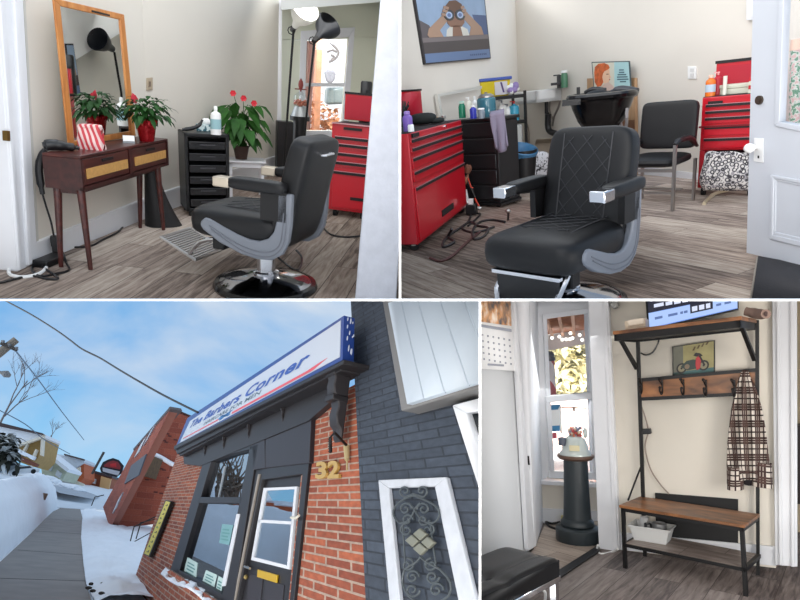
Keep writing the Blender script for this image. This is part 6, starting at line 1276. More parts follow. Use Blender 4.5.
def bracket(x,y,s,big,label):
    t=thing('cornice_bracket',label,'bracket',fp(x,y,.06),0,None if big else 'small cornice brackets')
    # scrolled side outline: out from the wall, down the wall
    pr=[(0,0),(.26,0),(.27,-.06),(.235,-.10),(.25,-.15),(.225,-.21),(.16,-.24),(.13,-.30),(.15,-.36),(.12,-.43),(.06,-.46),(.04,-.52),(0,-.55)]
    w=.15*s if big else .075*s; sv=Vector(ST)*(-w); base=Vector(fp(x,y,.06))
    MB().slab([base+NF*(a*s*.5)+UPZ*(b*s*1.0) for a,b in pr],sv).build('scroll',M('bracket dark',(44,40,42),.5),t,absolute=True,bevel=.012*s if big else .006)
    if big:
        MB().slab([base+NF*(a_*s*.5)+UPZ*(b_*s)+sv*-.06 for a_,b_ in ((0,.0),(.30,.0),(.30,-.05),(.27,-.08),(0,-.08))],sv*1.12).build('cap',CO,t,absolute=True,bevel=.01)
        MB().slab([base+NF*(a_*s*.5)+UPZ*(b_*s)+sv*-.04 for a_,b_ in ((0,-.22),(.25,-.22),(.24,-.26),(0,-.27))],sv*1.08).build('collar',CO,t,absolute=True,bevel=.008)
bracket(344,371,1.15,True,'big scrolled charcoal bracket under the right end of the sign')
for i,(x,y) in enumerate(((285,404),(251,423),(226,435.5),(207,444))):
    bracket(x,y,.36,False,'small scrolled bracket under the cornice, %s from the sign\'s right end'%('first','second','third','fourth')[i])
# --- 32, hook, yellow board
t=thing('house_number','gold house number 32 on the orange brick pier','number',fp(327,475))
NQ=[(315,479),(338.5,478),(339,460),(316,462)]; HN=homog(NQ)
for s_,u0,u1 in (('3',0,.48),('2',.52,1)):
    uv,fc=text_polys(s_,offset=.035); q=MB(); n0=[fp(*HN(u0+(u1-u0)*u,v),.03) for u,v in uv]
    q._add(n0,fc); q._add([Vector(p)-NF*.025 for p in n0],fc)
    ed={}
    for f in fc:
        for i in range(len(f)):
            a,b=f[i],f[(i+1)%len(f)]; ed[(a,b)]=1
    L0=len(n0)
    for (a,b) in ed:
        if (b,a) not in ed: q.f.append([a,b,b+L0,a+L0]); q.mi.append(q.cur)
    q.build('digit',M('gold numeral',(196,160,88),.4,metal=.25),t,absolute=True,smooth=0)
t=thing('wall_hook','wrought iron hanger with a twisted drop and a tan holder on the orange brick pier','hook',fp(335,440))
q=MB(); q.tube([fp(331,452,.22),fp(330,438,.22),fp(334.5,432.5,.2),fp(347,446,.03)],.012,8); q.build('arm',BLACKM,t,absolute=True)
q=MB(); 
for k in range(6): q.tube([fp(330.3,439+2.4*k,.22),fp(330.3,440.6+2.4*k,.22)],[.018,.01],6)
q.build('twisted_drop',BLACKM,t,absolute=True)
q=MB(); q.tube([fp(346.5,446,.03),fp(347,460,.03)],[.028,.02],8); q.tube([fp(347,460,.03),fp(347,470,.03)],.008,6); q.build('holder',M('tan weathered wood',(176,158,116),.7),t,absolute=True)
t=thing('vertical_sign','narrow yellow board of dark letters hung upright on the left brick pier','sign',fp(147,556))
YQ=[(165.5,500),(171,501.5),(149.5,557),(143.5,554)]; 
fs(MB(),YQ,.09,.06).build('board',M('dark board back',(40,36,30),.6),t,absolute=True); fs(MB(),[(165.8,501),(170,502.2),(148.5,555.5),(144.2,553.5)],.096,.006).build('yellow_face',M('yellow face',(222,204,84),.5),t,absolute=True)
HY=homog([(144.2,553.5),(148.5,555.5),(170,502.2),(165.8,501)])
q=MB(); rn=random.Random(2)
for k in range(11):
    v=.04+k*.087; q.mat(M('dark olive print',(64,70,44),.6) if k!=5 else M('green print',(50,130,84),.6)); fs(q,[HY(.3,v),HY(.7,v+.004),HY(.7,v+.014),HY(.3,v+.010)],.10,.004); fs(q,[HY(.3 if k%2 else .55,v),HY(.45 if k%2 else .7,v),HY(.45 if k%2 else .7,v+.035),HY(.3 if k%2 else .55,v+.035)],.10,.004)
q.build('print',None,t,absolute=True)
# --- white panel sign, white window and scrollwork on the grey wall
t=thing('panel_sign','large blank white ribbed panel in a grey frame on the charcoal brick wall','sign',fp(440,380,.1))
fs(MB(),[(382,300),(486,270),(486,386),(401,411)],.16,.14).build('frame',M('taupe frame',(126,124,122),.5),t,absolute=True,bevel=.01)
fs(MB(),[(388,303),(486,270),(486,379),(407,404)],.20,.06).build('panel',M('pale blue white sheet',(194,204,213),.4,var=.02,scale=1),t,absolute=True)
for (a,b) in (((400,299),(423,399)),((416,296),(444,393)),((436,290),(468,386)),((457,284),(486,356))):
    fs(MB(),[a,(a[0]+1,a[1]),(b[0]+1,b[1]),b],.203,.01).build('seam',M('seam grey',(176,186,196),.5),t,absolute=True)
t=thing('side_window','white framed window cut off at the right edge, under the ribbed panel','window',fp(478,440))
q=MB(); fs(q,[(452,405),(486,396),(486,410),(466,413)],.09,.1); fs(q,[(452,405),(466,412),(486,476),(486,512)],.09,.1); q.build('frame',WHITE,t,absolute=True,bevel=.006)
fs(MB(),[(465,411),(486,407),(486,482)],.05,.06).build('pane',M('dark pane',(30,34,38),.15),t,absolute=True); fs(MB(),[(467,414),(470,413.5),(486,466),(486,472)],.06,.02).build('sash',M('dark grey sash',(70,74,78),.5),t,absolute=True)
t=thing('scroll_panel','white weathered frame holding black wrought iron scrolls on the charcoal brick','wall decoration',fp(425,590,.05))
OQ=[(378,480),(446,477),(477.5,610),(390,610)]; IQ2=[(388.5,488),(434.5,486.5),(460,610),(400.5,610)]
WW=M('weathered white wood',(198,201,207),.6,var=.07,scale=12,bump=.3,bscale=30)
q=MB(); fs(q,[OQ[0],OQ[1],IQ2[1],IQ2[0]],.06,.03); fs(q,[OQ[1],OQ[2],IQ2[2],IQ2[1]],.06,.03); fs(q,[OQ[0],IQ2[0],IQ2[3],OQ[3]],.06,.03); q.build('frame',WW,t,absolute=True,bevel=.006)
IR=M('wrought iron',(88,94,96),.4,metal=.4)
def spiral(x,y,r,turn,a0,dirn,n=20): return [(x+r*(1-.8*k/n)*math.cos(a0+dirn*turn*6.283*k/n),y+r*(1-.8*k/n)*math.sin(a0+dirn*turn*6.283*k/n)) for k in range(n+1)]
def iron(pts,r=.0065,nm='scroll'): MB().tube([fp(x,y,.07) for x,y in pts],r,6,smooth=2).build(nm,IR,t,absolute=True)
for sx in (-1,1):
    cx=413.5
    iron([(cx,494)]+[(x,y) for x,y in spiral(cx+sx*8.5,491,6,1.2,math.pi/2-.2,-sx)])
    iron([(cx-sx*2,495),(cx+sx*9,499),(cx+sx*20+2,506),(cx+sx*23+3,515),(cx+sx*17+3,523),(cx+sx*6+2,520),(cx+sx*-1+1,508),(cx-sx*6+1,503)])
    iron(spiral(cx+sx*9+1,509,6.5,1.3,0 if sx<0 else math.pi,sx)); iron(spiral(cx+sx*8+2,520,6,1.2,0,sx))
    iron(spiral(cx+sx*11+4,530,6.5,1.3,-math.pi/2,sx)); iron(spiral(cx+sx*12+6,565,7,1.3,-math.pi/2,-sx))
    iron([(cx+sx*14+3,523),(cx+sx*14.5+5,545),(cx+sx*15.5+7,564)],.0055,'bar')
    iron([(cx+7,557),(cx+sx*6+8,563),(cx+sx*18+9,570),(cx+sx*24+13,583),(cx+sx*20+15,596),(cx+sx*8+14,604)]); iron(spiral(cx+sx*10+9,577,7,1.4,0,sx)); iron(spiral(cx+sx*12+11,590,7.5,1.3,0,-sx))
OR=M('weathered bronze leaf',(132,132,118),.5,metal=.3)
for (dx,dy) in ((0,-8),(8,1.5),(0,9),(-8,-.5)):
    cx,cy=419+dx*.98,541+dy*.86
    fs(MB(),[(cx,cy-6),(cx+7,cy+.3),(cx+.6,cy+6.6),(cx-6.8,cy-.2)],.10,.025).build('ornament',OR,t,absolute=True,bevel=.006)
# --- ground
AP=Vector(B.loc(norm(cray(62,484)))); P0=Vector(fp(140,590)); NG=AP.cross(NF).normalized(); NG=NG if NG.z>0 else -NG
g0=lambda x,y: tuple(B.pl(x,y,tuple(P0),tuple(NG)))
gz=lambda x,y: P0.z-(NG.x*(x-P0.x)+NG.y*(y-P0.y))/NG.z
struct('ground_snow',MB().slab([P0+AP*s_+NF*t_-NG*.03 for s_,t_ in ((-6,-1),(-6,60),(160,60),(160,-1))],-NG*.2),SNOW)
CONC=M('wet grey concrete',(128,119,112),.6,var=.16,scale=1.5,bump=.2,bscale=30)
SWK=[g0(-60,610),g0(0,562),g0(30,534),g0(52,512),g0(62,507),g0(80,508),g0(83,520),g0(81,537),g0(84,562),g0(86,585),g0(96,612)]
struct('path_sidewalk',MB().slab(SWK,-NG*.025),CONC)
q=MB()
for (a,b) in (((-10,578),(85,581)),((18,550),(82,555)),((35,531),(81,534)),((47,519),(82,521))):
    p,r_=Vector(g0(*a)),Vector(g0(*b)); d=(r_-p).normalized(); w=Vector((-d.y,d.x,0))*.02; z=Vector((0,0,.004)); q.slab([p-w+z,r_-w+z,r_+w+z,p+w+z],(0,0,-.01))
struct('path_joints',q,M('dark joint',(70,70,72),.8))
# snow banks
from mathutils import noise as NZ
def bump(p,s,a): return a*NZ.noise(Vector(p)*s)
def bank(name,label,strip,rows=18):
    """strip(a,b) -> (x,y,z) local, with noise"""
    q=MB(); q.surf(lambda a,b: (lambda p: (p[0],p[1],p[2]+(bump(p,1.3,.14)+bump(p,3.5,.06)+bump(p,9,.02))*min(1,6*b*(1-b)+.1)))(strip(a,b)),60,rows)
    o=solo(name,label,'snow bank',q,SNOW,smooth=80); return o
# left bank: foot along the path, ridge silhouetted against the street
FA_=Vector(g0(-70,622)); FB_=Vector(g0(57,508)); YS=[(-400,440),(-80,468),(0,478),(22,475),(38,473.5),(46,482),(53,497),(57,508),(70,510)]
def ysil(x):
    for (x0,y0),(x1,y1) in zip(YS,YS[1:]):
        if x0<=x<=x1: return y0+(y1-y0)*(x-x0)/(x1-x0)
    return YS[0][1]
def lb(a,b):
    f=FA_.lerp(FB_,a**1.3); w=[0,.12,.5,1.15,1.9,3.2]; hz_=[0,.28,.72,1.0,.9,.1]; k=b*5; i=min(int(k),4); t=k-i; ww=w[i]*(1-t)+w[i+1]*t; hh=hz_[i]*(1-t)+hz_[i+1]*t
    rg=f+NF*1.15; x=B.px((rg.x,rg.y,B.h))[0]; top=max(.05,B.up(rg,x,ysil(x))-gz(rg.x,rg.y)); p=f+NF*ww
    return (p.x,p.y,gz(p.x,p.y)+top*hh-.02)
bank('snow_bank','tall heap of snow left of the sidewalk',lb,24)
def lerp(tb,a):
    k=a*(len(tb)-1); i=min(int(k),len(tb)-2); f=k-i; return tuple(tb[i][j]*(1-f)+tb[i+1][j]*f for j in (0,1))
NR=[(96,604),(86,585),(83,562),(81,537),(82,521),(84,509)]; FRR=[(152,606),(146,600),(137,582),(140,566),(152,530),(108,515)]
def rb(a,b):
    f=Vector(g0(*lerp(NR,a))); e=Vector(g0(*lerp(FRR,a))); p=f.lerp(e,b); return (p.x,p.y,gz(p.x,p.y)+.02+.16*math.sin(min(1,b*2.2)*1.5708)*(1-.2*b))
bank('snow_bank','low field of snow between the sidewalk and the brick buildings',rb)
q=MB(); rn=random.Random(4)
for k in range(7): q._ell(tuple(Vector(g0(rn.uniform(86,103),rn.uniform(588,602)))+Vector((0,0,.1))),(rn.uniform(.02,.07),rn.uniform(.02,.06),.03),7,5)
o=solo('dirt_crumbs','dark wet dirt showing at the bottom corner of the right snow field','dirt',q,M('dark dirt',(52,48,46),.9)); o['kind']='stuff'
solo('cardboard_scrap','small brown scrap stuck in the left snow heap','scrap',MB().slab([on(front(g0(48,520)),*p) for p in ((36,491.5),(46,493.5),(43,500),(37,496))],(.05,.25,0)),M('brown scrap',(130,104,84),.8))
# black handrail
t=thing('handrail','black iron handrail with two uprights rising from the snow by the brick wall','handrail',g0(129,553)); ph=front(g0(140,545)); R_=lambda *P: [on(ph,*p) for p in P]
for P in (((127.5,552),(134,527)),((136,539),(141,522))): MB().tube(R_(*P),.022,8).build('upright',BLACKM,t,absolute=True)
MB().tube(R_((133.5,527),(158,515.5)),.022,8).build('top_rail',BLACKM,t,absolute=True); MB().tube(R_((130,544),(152,532)),.018,8).build('lower_rail',BLACKM,t,absolute=True)
MB().tube(R_((141,522.5),(156,519)),.016,8).build('middle_rail',BLACKM,t,absolute=True)
t=thing('handrail','short black handrail at the far building past the handrail by the wall','handrail',g0(90,509)); ph=front(g0(92,508)); MB().tube([on(ph,90,509),on(ph,95,497),on(ph,104,495)],.05,8).build('rail',BLACKM,t,absolute=True)
# --- neighbouring brick building
G=Vector(g0(110,528)); PA=([G.x,G.y,0],norm([-ST[0],-ST[1],0])); PN=([G.x,G.y,0],PF[1]); 
RB2=brick('deep red brick',(150,62,46),(128,48,38),(142,78,66),.6,.2,.012,uv=False,rot=0)
def wallq(mb,pl_,c,n=14):
    h=homog(c); mb.slab([on(pl_,x,y,-.015) for x,y in c],Vector(pl_[1])*-.3); o0=Vector(pl_[0]); nn=Vector(pl_[1]); sx=Vector((0,0,1)).cross(nn)
    mb.surf(lambda a,b: on(pl_,*h(a,b)),n,n,lambda a,b:(lambda p:((p-o0).dot(sx),p.z))(Vector(on(pl_,*h(a,b)))))
RBA=brick('deep red block brick',(152,80,60),(128,62,48),(150,92,76),.9,.3,.01)
t=thing('brick_building','deep red brick building next door with a snow capped side wall','building',tuple(G))
q=MB(); wallq(q,PA,[(171,408),(204,422),(186,520),(109,530)]); q.build('side_wall',RBA,t,absolute=True,smooth=0)
q=MB(); wallq(q,PN,[(134,450),(171,408),(110,529),(103,507)]); q.build('front_wall',RBA,t,absolute=True,smooth=0)
q=MB(); q.slab([on(PA,*p) for p in ((170,406.5),(204,421),(204,423.5),(170.5,409.5))],(Vector(PA[1])*-.5)); q.slab([on(PN,*p) for p in ((133,449),(170,406.5),(171,409),(134,452))],NF*-.4); q.build('roof_edge',M('dark roof edge',(66,50,50),.6),t,absolute=True)
for P in (((142,444),(147,437),(140,452),(135,458)),((152,431),(156,425),(148,440),(144,446)),((119,500),(124,492),(117,508),(113,514))):
    MB().slab([on(PN,*p) for p in P],NF*.05).build('window',M('pale window',(196,200,204),.3),t,absolute=True)
rn=random.Random(7); HAq=homog([(171,408),(204,422),(186,520),(109,530)])
for k in range(38):
    a,b=rn.uniform(.12,.92),rn.uniform(.28,.95); c=Vector(on(PA,*HAq(a,b),.01)); sxv=Vector((0,0,1)).cross(Vector(PA[1]))*.10; MB().slab([c-sxv,c+sxv,c+sxv+UPZ*.07,c-sxv+UPZ*.07],Vector(PA[1])*.02).build('dark_brick',M('dark burnt brick',(84,40,36),.8),t,absolute=True)
q=MB(); HA2=[(150,453),(160,457),(172,464),(180,466)]
q.tube([on(PA,x,y,.06) for x,y in HA2],[.10,.12,.12,.08],8,smooth=4); q.build('snow_cap',SNOW,t,absolute=True)
t=thing('awning_box','grey and brown box awning jutting from the deep red building','awning',on(PA,150,470,.3))
EQ=[on(PA,*p,.25) for p in ((144.5,454),(163,460),(156,479.5),(137,474))]; sv=Vector(ST)
MB().slab(EQ,sv*2.2).build('end_face',wood('brown slatted box',(70,56,42),(104,84,60),4,(10,10,1)),t,absolute=True)
MB().slab([on(PN,*p,.06) for p in ((146,454),(138.5,475),(124,484),(131,465.5))],NF*-.05).build('front_face',M('grey blue sheet',(66,70,80),.5),t,absolute=True)
t=thing('hanging_sign','oval dark sign with a red top and white panel projecting over the sidewalk','sign',on(PA,112,470,-2)); PS=([G.x,G.y,0],PA[1]); so=-3.0
def ps(x,y,o=0): return on(PA,x,y,so+o)
MB().slab([ps(*p) for p in ((100,468),(103,462),(108,459.5),(113,458),(119,460),(124,466),(122,473),(117,477),(107,475),(101,472))],Vector(PA[1])*-.2).build('backing',M('dark navy sign',(34,34,44),.5),t,absolute=True)
MB().slab([ps(*p,.03) for p in ((104,465),(108,462),(113,460.5),(118,462),(121,467),(120,469.5),(104,466.5))],Vector(PA[1])*-.02).build('red_top',M('dull red',(150,52,56),.5),t,absolute=True)
MB().slab([ps(*p,.04) for p in ((102.5,467.5),(120,471.5),(118,475.5),(103,471.5))],Vector(PA[1])*-.02).build('white_panel',M('sign white face',(208,214,223),.35),t,absolute=True)
MB().slab([ps(*p,.05) for p in ((110,464),(116,463),(116.5,467),(110.5,466.5))],Vector(PA[1])*-.02).build('lettering',M('bright red',(206,50,56),.5),t,absolute=True)
# --- far side of the street: rising snowy ground, road, houses
FAR=[(14,0),(20,0)]
def atd(x,y,d): r=B.ray(x,y); k=d/r[1]; return Vector((r[0]*k,r[1]*k,B.h+r[2]*k))
q=MB(); q._add([g0(-160,530),g0(30,506),g0(125,512),atd(125,492,135),atd(104,489,135),atd(76,486,135),atd(36,472,130),atd(-160,430,120)],[(0,1,2,3,4,5,6,7)]); struct('terrain_street_snow',q,SNOW,solid=.05)
q=MB(); q.slab([atd(44,485,80),atd(50,482,110),atd(80,489,110),atd(100,497,90),atd(92,499,70),atd(60,493,70)],(0,0,.03)); struct('road',q,M('wet road',(150,156,166),.45,var=.1,scale=2))
def pa(P,d): return [atd(x,y,d) for x,y in P]
def house(name,label,d,walls,roofs,extra):
    d*=2.8; t=thing(name,label,'house',tuple(atd(*walls[0][0][0],d)))
    for P,m,n,o in walls: MB().slab(pa(P,d-o*2.8),(0,9.0,0)).build(n,m,t,absolute=True)
    for P,m,n,o in roofs: MB().slab(pa(P,d-o*2.8),(0,9.2,.0)).build(n,m,t,absolute=True)
    for P,m,n,o in extra: MB().slab(pa(P,d-o*2.8),(0,.8,0)).build(n,m,t,absolute=True)
    return t
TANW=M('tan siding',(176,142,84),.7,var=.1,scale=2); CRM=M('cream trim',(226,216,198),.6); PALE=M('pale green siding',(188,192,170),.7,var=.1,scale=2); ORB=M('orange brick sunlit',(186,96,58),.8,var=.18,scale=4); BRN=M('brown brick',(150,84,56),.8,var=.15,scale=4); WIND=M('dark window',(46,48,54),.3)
house('tan_house','tan gabled house with a snowy roof at the far left of the street',34,[([(16,446),(43,436),(38,458),(30,466),(14,460)],TANW,'wall',0)],
 [([(-6,424),(44,434),(43.5,437),(16,446),(-6,452)],SNOW,'roof',.2)],
 [([(-6,421),(42,433),(44,435),(-6,425)],M('dark roof edge',(66,50,50),.6),'eave',.5),([(15,445),(42,436),(44,437.5),(17,447)],CRM,'bargeboard',.5),([(41,436),(44,435),(42.5,456),(40,455)],CRM,'corner_board',.4),([(22,451),(27,443),(27.5,445),(24,452)],CRM,'window',.4),([(32,456),(35.5,449),(37,450),(34,457)],CRM,'window',.4),([(18,449),(35,457),(33,460),(16,452)],SNOW,'porch_roof',.6),([(20,456),(38,464),(36,467),(18,460)],M('porch red brown',(120,70,54),.7),'porch',.5)])
house('pale_house','pale grey green house stepping down behind the tan house',38,[([(40,458),(46,452),(68,470),(62,481),(42,474)],PALE,'wall',0)],[([(44,450),(69,469),(67,472),(43,453)],SNOW,'roof',.3)],[([(48,463),(52,466),(50,471),(46,468)],M('pale window',(196,200,204),.3),'window',.3),([(57,470),(61,473),(59,478),(55,475)],M('pale window',(196,200,204),.3),'window',.3)])
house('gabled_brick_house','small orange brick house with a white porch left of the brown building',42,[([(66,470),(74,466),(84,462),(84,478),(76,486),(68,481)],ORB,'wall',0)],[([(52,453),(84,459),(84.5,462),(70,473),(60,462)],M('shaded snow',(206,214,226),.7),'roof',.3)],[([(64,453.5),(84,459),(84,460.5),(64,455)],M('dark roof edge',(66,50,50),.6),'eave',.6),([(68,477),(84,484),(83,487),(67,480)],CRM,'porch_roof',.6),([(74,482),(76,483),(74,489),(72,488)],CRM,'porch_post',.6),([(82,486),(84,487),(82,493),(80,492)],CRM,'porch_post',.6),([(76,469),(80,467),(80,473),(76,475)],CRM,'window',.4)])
house('brown_building','brown brick building beyond the oval hanging sign',46,[([(85,470),(112,477),(104,496),(84,490)],BRN,'wall',0)],[([(85,468),(112,475.5),(112,478),(85,471)],M('dark roof edge',(66,50,50),.6),'roof',.3)],[([(92,478),(96,479),(95,484),(91,483)],M('pale window',(196,200,204),.3),'window',.3),([(101,476),(111,479),(108,492),(99,490)],M('tan front',(208,164,110),.6),'tan_front',.4)])
# evergreen and bare trees, pole, wires
q=MB(); rn=random.Random(10)
for i in range(420):
    x=rn.gauss(4,6); y=rn.uniform(434,462)+abs(x-4)*.25; p=atd(x,y,80+rn.uniform(-3,3)); q.mat([M('dark evergreen',(44,46,36),.8),M('evergreen snow tuft',(214,216,214),.8),M('dark evergreen',(44,46,36),.8)][i%3]); q.leaf(p,(rn.uniform(-1,1),rn.uniform(-1,1),rn.uniform(-.6,.4)),(0,0,1),1.5,.6,.3)
solo('snowy_evergreen','dark snow dusted evergreen in front of the tan house','tree',q,None)
def bare(name,label,base,d,hgt,seed,lean=(-.25,0,1),r=.10,n=5):
    rn=random.Random(seed); q=MB()
    def br(p,dv,L,rr,k):
        e=p+dv*L; m=(p+e)/2+Vector((rn.uniform(-.05,.05)*L,rn.uniform(-.05,.05)*L,0)); q.tube([p,m,e],[rr,rr*.85,rr*.7],5)
        if k==0: return
        for j in range(3 if k>1 else 4):
            nd=(dv+Vector((rn.uniform(-.75,.75),rn.uniform(-.6,.6),rn.uniform(-.3,.6)))).normalized(); br(p.lerp(e,rn.uniform(.55,1)),nd,L*rn.uniform(.55,.8),rr*.55,k-1)
    br(atd(*base,d),Vector(lean).normalized(),hgt,r,n-1); return solo(name,label,'tree',q,M('grey bark',(112,104,104),.8))
bare('bare_tree','leafless grey tree behind the tan house at the left edge',(-6,440),108,6.0,21,(.1,0,1),.2)
bare('bare_tree','small leafless tree above the pale house roof',(48,452),125,3.0,5,(-.1,0,1),.10,4)
t=thing('utility_pole','weathered utility pole tip with a crossarm at the left edge, high against the sky','utility pole',tuple(atd(-20,372,18)))
MB().tube([atd(-30,374,18),atd(0,352.5,18),atd(16.5,339.5,18)],[.14,.12,.1],8).build('pole',M('weathered pole',(128,120,110),.8),t,absolute=True)
MB().tube([atd(1,343,17.9),atd(17,350,17.9)],.05,6).build('crossarm',M('dark crossarm',(70,66,64),.8),t,absolute=True)
for x,y in ((2.5,342.5),(9,346),(16,349)): MB().tube([atd(x,y+1,17.9),atd(x+.6,y-2,17.9)],.05,6).build('insulator',M('grey insulator',(120,124,130),.4),t,absolute=True)
t=thing('street_lamp','grey street lamp arm reaching in from the left edge below the utility pole','street lamp',tuple(atd(-10,370,18))); MB().tube([atd(-14,369,18),atd(3,373,18)],.04,6).build('arm',M('grey lamp arm',(140,142,146),.5),t,absolute=True); q=MB(); q.tube([atd(2,372.5,18),atd(6,374,18),atd(10,376,18)],[.05,.1,.05],8); q.build('lamp_head',M('grey lamp head',(126,128,130),.5),t,absolute=True)
t=thing('far_pole','thin dark pole rising behind the brown building roof','pole',tuple(atd(92,470,44))); MB().tube([atd(92,474,44),atd(104,452,44)],.09,6).build('shaft',M('dark crossarm',(70,66,64),.8),t,absolute=True)
q=MB(); WP=[(-6,294,14),(8,302,13.5),(32,315,13),(56,330,12.4),(70,340,12),(82,349,11.6),(100,358,11.2),(118,369,10.6),(140,382,10),(165,396,9.4),(198,412.5,8.6)]
q.tube([atd(*p) for p in WP],.016,6,smooth=4); solo('power_cable','thick black cable sagging across the sky to the shop sign','cable',q,BLACKP)
for pts,l in ((((-5,408,30),(25,424,32),(45,440,36),(70,454,44)),'thin lower wire crossing the sky above the tan house'),(((15,350,18),(40,382,26),(62,412,34),(84,440,44)),'thin faint wire from the utility pole towards the far houses')):
    solo('thin_wire',l,'wire',MB().tube([atd(*p) for p in pts],.022,5,smooth=4),M('thin wire',(110,130,150),.6),group='thin wires across the street')
# cars parked beyond the bank
def car(x,y,d,c,l,s=1.0):
    d*=2.7; p=atd(x,y,d); t=thing('parked_car',l,'car',tuple(p),0,None)
    T=Matrix.Translation(p)@Matrix.Rotation(math.atan2(-.25,1),4,'Y')@Matrix.Rotation(.25,4,'Z')@Matrix.Scale(s,4)
    q=MB().tf(T); q.slab([(-1.9,-.8,.25),(1.9,-.8,.25),(1.95,-.8,.6),(1.3,-.8,.78),(.8,-.8,1.2),(-.9,-.8,1.2),(-1.5,-.8,.8),(-1.95,-.8,.7)],(0,1.6,0)); q.build('body',c,t,absolute=True,bevel=.08)
    q=MB().tf(T); q.slab([(-.85,-.82,.82),(.95,-.82,.82),(.7,-.82,1.12),(-.75,-.82,1.12)],(0,.03,0)); q.build('side_window',WIND,t,absolute=True)
    for xx in (-1.15,1.15): q=MB().tf(T); q.cyl((xx,-.84,.3),(xx,-.6,.3),.32,seg=16); q.build('wheel',RUBBER,t,absolute=True)
car(8,474,30,M('silver car paint',(186,192,198),.3,metal=.3),'silver car parked under the snowy evergreen, over the snow heap')
car(24,475,30,M('white car paint',(226,228,230),.3),'white snow covered car parked beside the porch of the tan house',.8)
q=MB(); rn=random.Random(15)
for k in range(22): q._ell(tuple(atd(rn.uniform(42,76),0,34)) if False else tuple(atd(44+1.5*k+rn.uniform(-1,1),480+.5*k+rn.uniform(-1.5,1.5),92)),(rn.uniform(.5,1.6),.8,rn.uniform(.25,.6)),8,6)
o=solo('plowed_snow','lumpy plowed snow along the far kerb under the pale house','snow',q,SNOW); o['kind']='stuff'
q=MB()
for k in range(4): q.slab(pa([(57+4.5*k,488.2+1.0*k),(61+4.5*k,488.8+1.0*k),(61+4.5*k,490+1.0*k),(57+4.5*k,489.4+1.0*k)],86),(0,1.5,0))
solo('dark_curb_car','dark low car roof edges half buried behind the plowed snow','car',q,M('dark car',(46,48,54),.4))
# across the street, what the shop window mirrors: houses, snow and a bare tree
def mir(x,y,s,off=0.0):
    """point seen in the shop glass at (x,y), s metres beyond it"""
    p=Vector(fp(x,y,-.02)); e=Vector((0,0,B.h)); d=(p-e).normalized(); d=d-2*d.dot(NF)*NF; return p+d*s
t=thing('tree_across','bare branching tree across the street, mirrored in the shop window','tree',tuple(mir(222,532,28)))
q=MB(); q.tube([mir(208,534,22.5),mir(214,524,22.5),mir(222,512,22.5),mir(232,500,22.5)],[.42,.38,.3,.2],8,smooth=3); rn=random.Random(31)
for k in range(60):
    a=mir(rn.uniform(216,240),rn.uniform(478,515),28+rn.uniform(0,4)); b=mir(rn.uniform(214,250),rn.uniform(448,492),28+rn.uniform(0,4)); q.tube([a,(a+b)/2+Vector((rn.uniform(-.5,.5),rn.uniform(-.5,.5),0)),b],[.07,.05,.025],5)
q.build('branches',M('grey brown bark',(120,104,90),.8),t,absolute=True)
t=thing('brick_house_across','orange brick house across the street, mirrored in the shop door','house',tuple(mir(280,515,30)))
MB().slab([mir(272,506,30),mir(300,506,30),mir(300,530,30),mir(268,530,30)],-NF*3).build('wall',ORB,t,absolute=True)
MB().slab([mir(270,502,29.6),mir(300,503,29.6),mir(300,507,29.6),mir(268,508,29.6)],-NF*1).build('roof',SNOW,t,absolute=True)
# no lamps here: two glow lobes added to the sky brighten this shop front
# ---------------------------------------------------------------- partitions between the four rooms and the cut-away edges
def px_plane(x=None,y=None):
    """world normal of the plane through the eye and one picture column or row"""
    n=Vector((1,-(x-400)/F,0)) if x is not None else Vector((0,(y-300)/F,1))
    return (WM.to_3x3()@n).normalized()
EYE=WM@Vector((0,0,0))
bpy.context.view_layer.update()
dg=bpy.context.evaluated_depsgraph_get()
for o in list(SC.objects):
    if o.type!='MESH' or '_bay' not in o.keys(): continue
    xl,xr,yt,yb=BOUND[o['_bay']]
    pls=[]
    if xl is not None: pls.append(-px_plane(x=xl))
    if xr is not None: pls.append(px_plane(x=xr))
    if yt is not None: pls.append(px_plane(y=yt))          # outside = above
    if yb is not None: pls.append(-px_plane(y=yb))
    mw=o.matrix_world; inv=mw.inverted()
    bb=[mw@Vector(c) for c in o.bound_box]
    hit=[n for n in pls if max((p-EYE).dot(n) for p in bb)>0.0]
    if not hit: continue
    if all(any((p-EYE).dot(n)>0 for n in hit) for p in bb) and any(min((p-EYE).dot(n) for p in bb)>0 for n in hit):
        print('OUTSIDE',o.name,o['_bay']); 
    me=bpy.data.meshes.new_from_object(o.evaluated_get(dg)) ; o.modifiers.clear(); me.name=o.name
    bm=bmesh.new(); bm.from_mesh(me)
    for n in hit:
        r=bmesh.ops.bisect_plane(bm,geom=bm.verts[:]+bm.edges[:]+bm.faces[:],dist=1e-6,plane_co=inv@EYE,plane_no=(inv.to_3x3()@n),clear_outer=True)
        ed=[e for e in r['geom_cut'] if isinstance(e,bmesh.types.BMEdge)]
        if ed:
            try: bmesh.ops.holes_fill(bm,edges=ed,sides=0)
            except Exception: pass
    bm.to_mesh(me); bm.free()
    if len(me.polygons)==0: print('EMPTY',o.name); bpy.data.objects.remove(o); continue
    o.data=me
for o in SC.objects:
    if '_bay' in o.keys(): del o['_bay']
BAY='X'; BMAT=WM; B=None
PART=M('partition white',(252,252,252),.6)
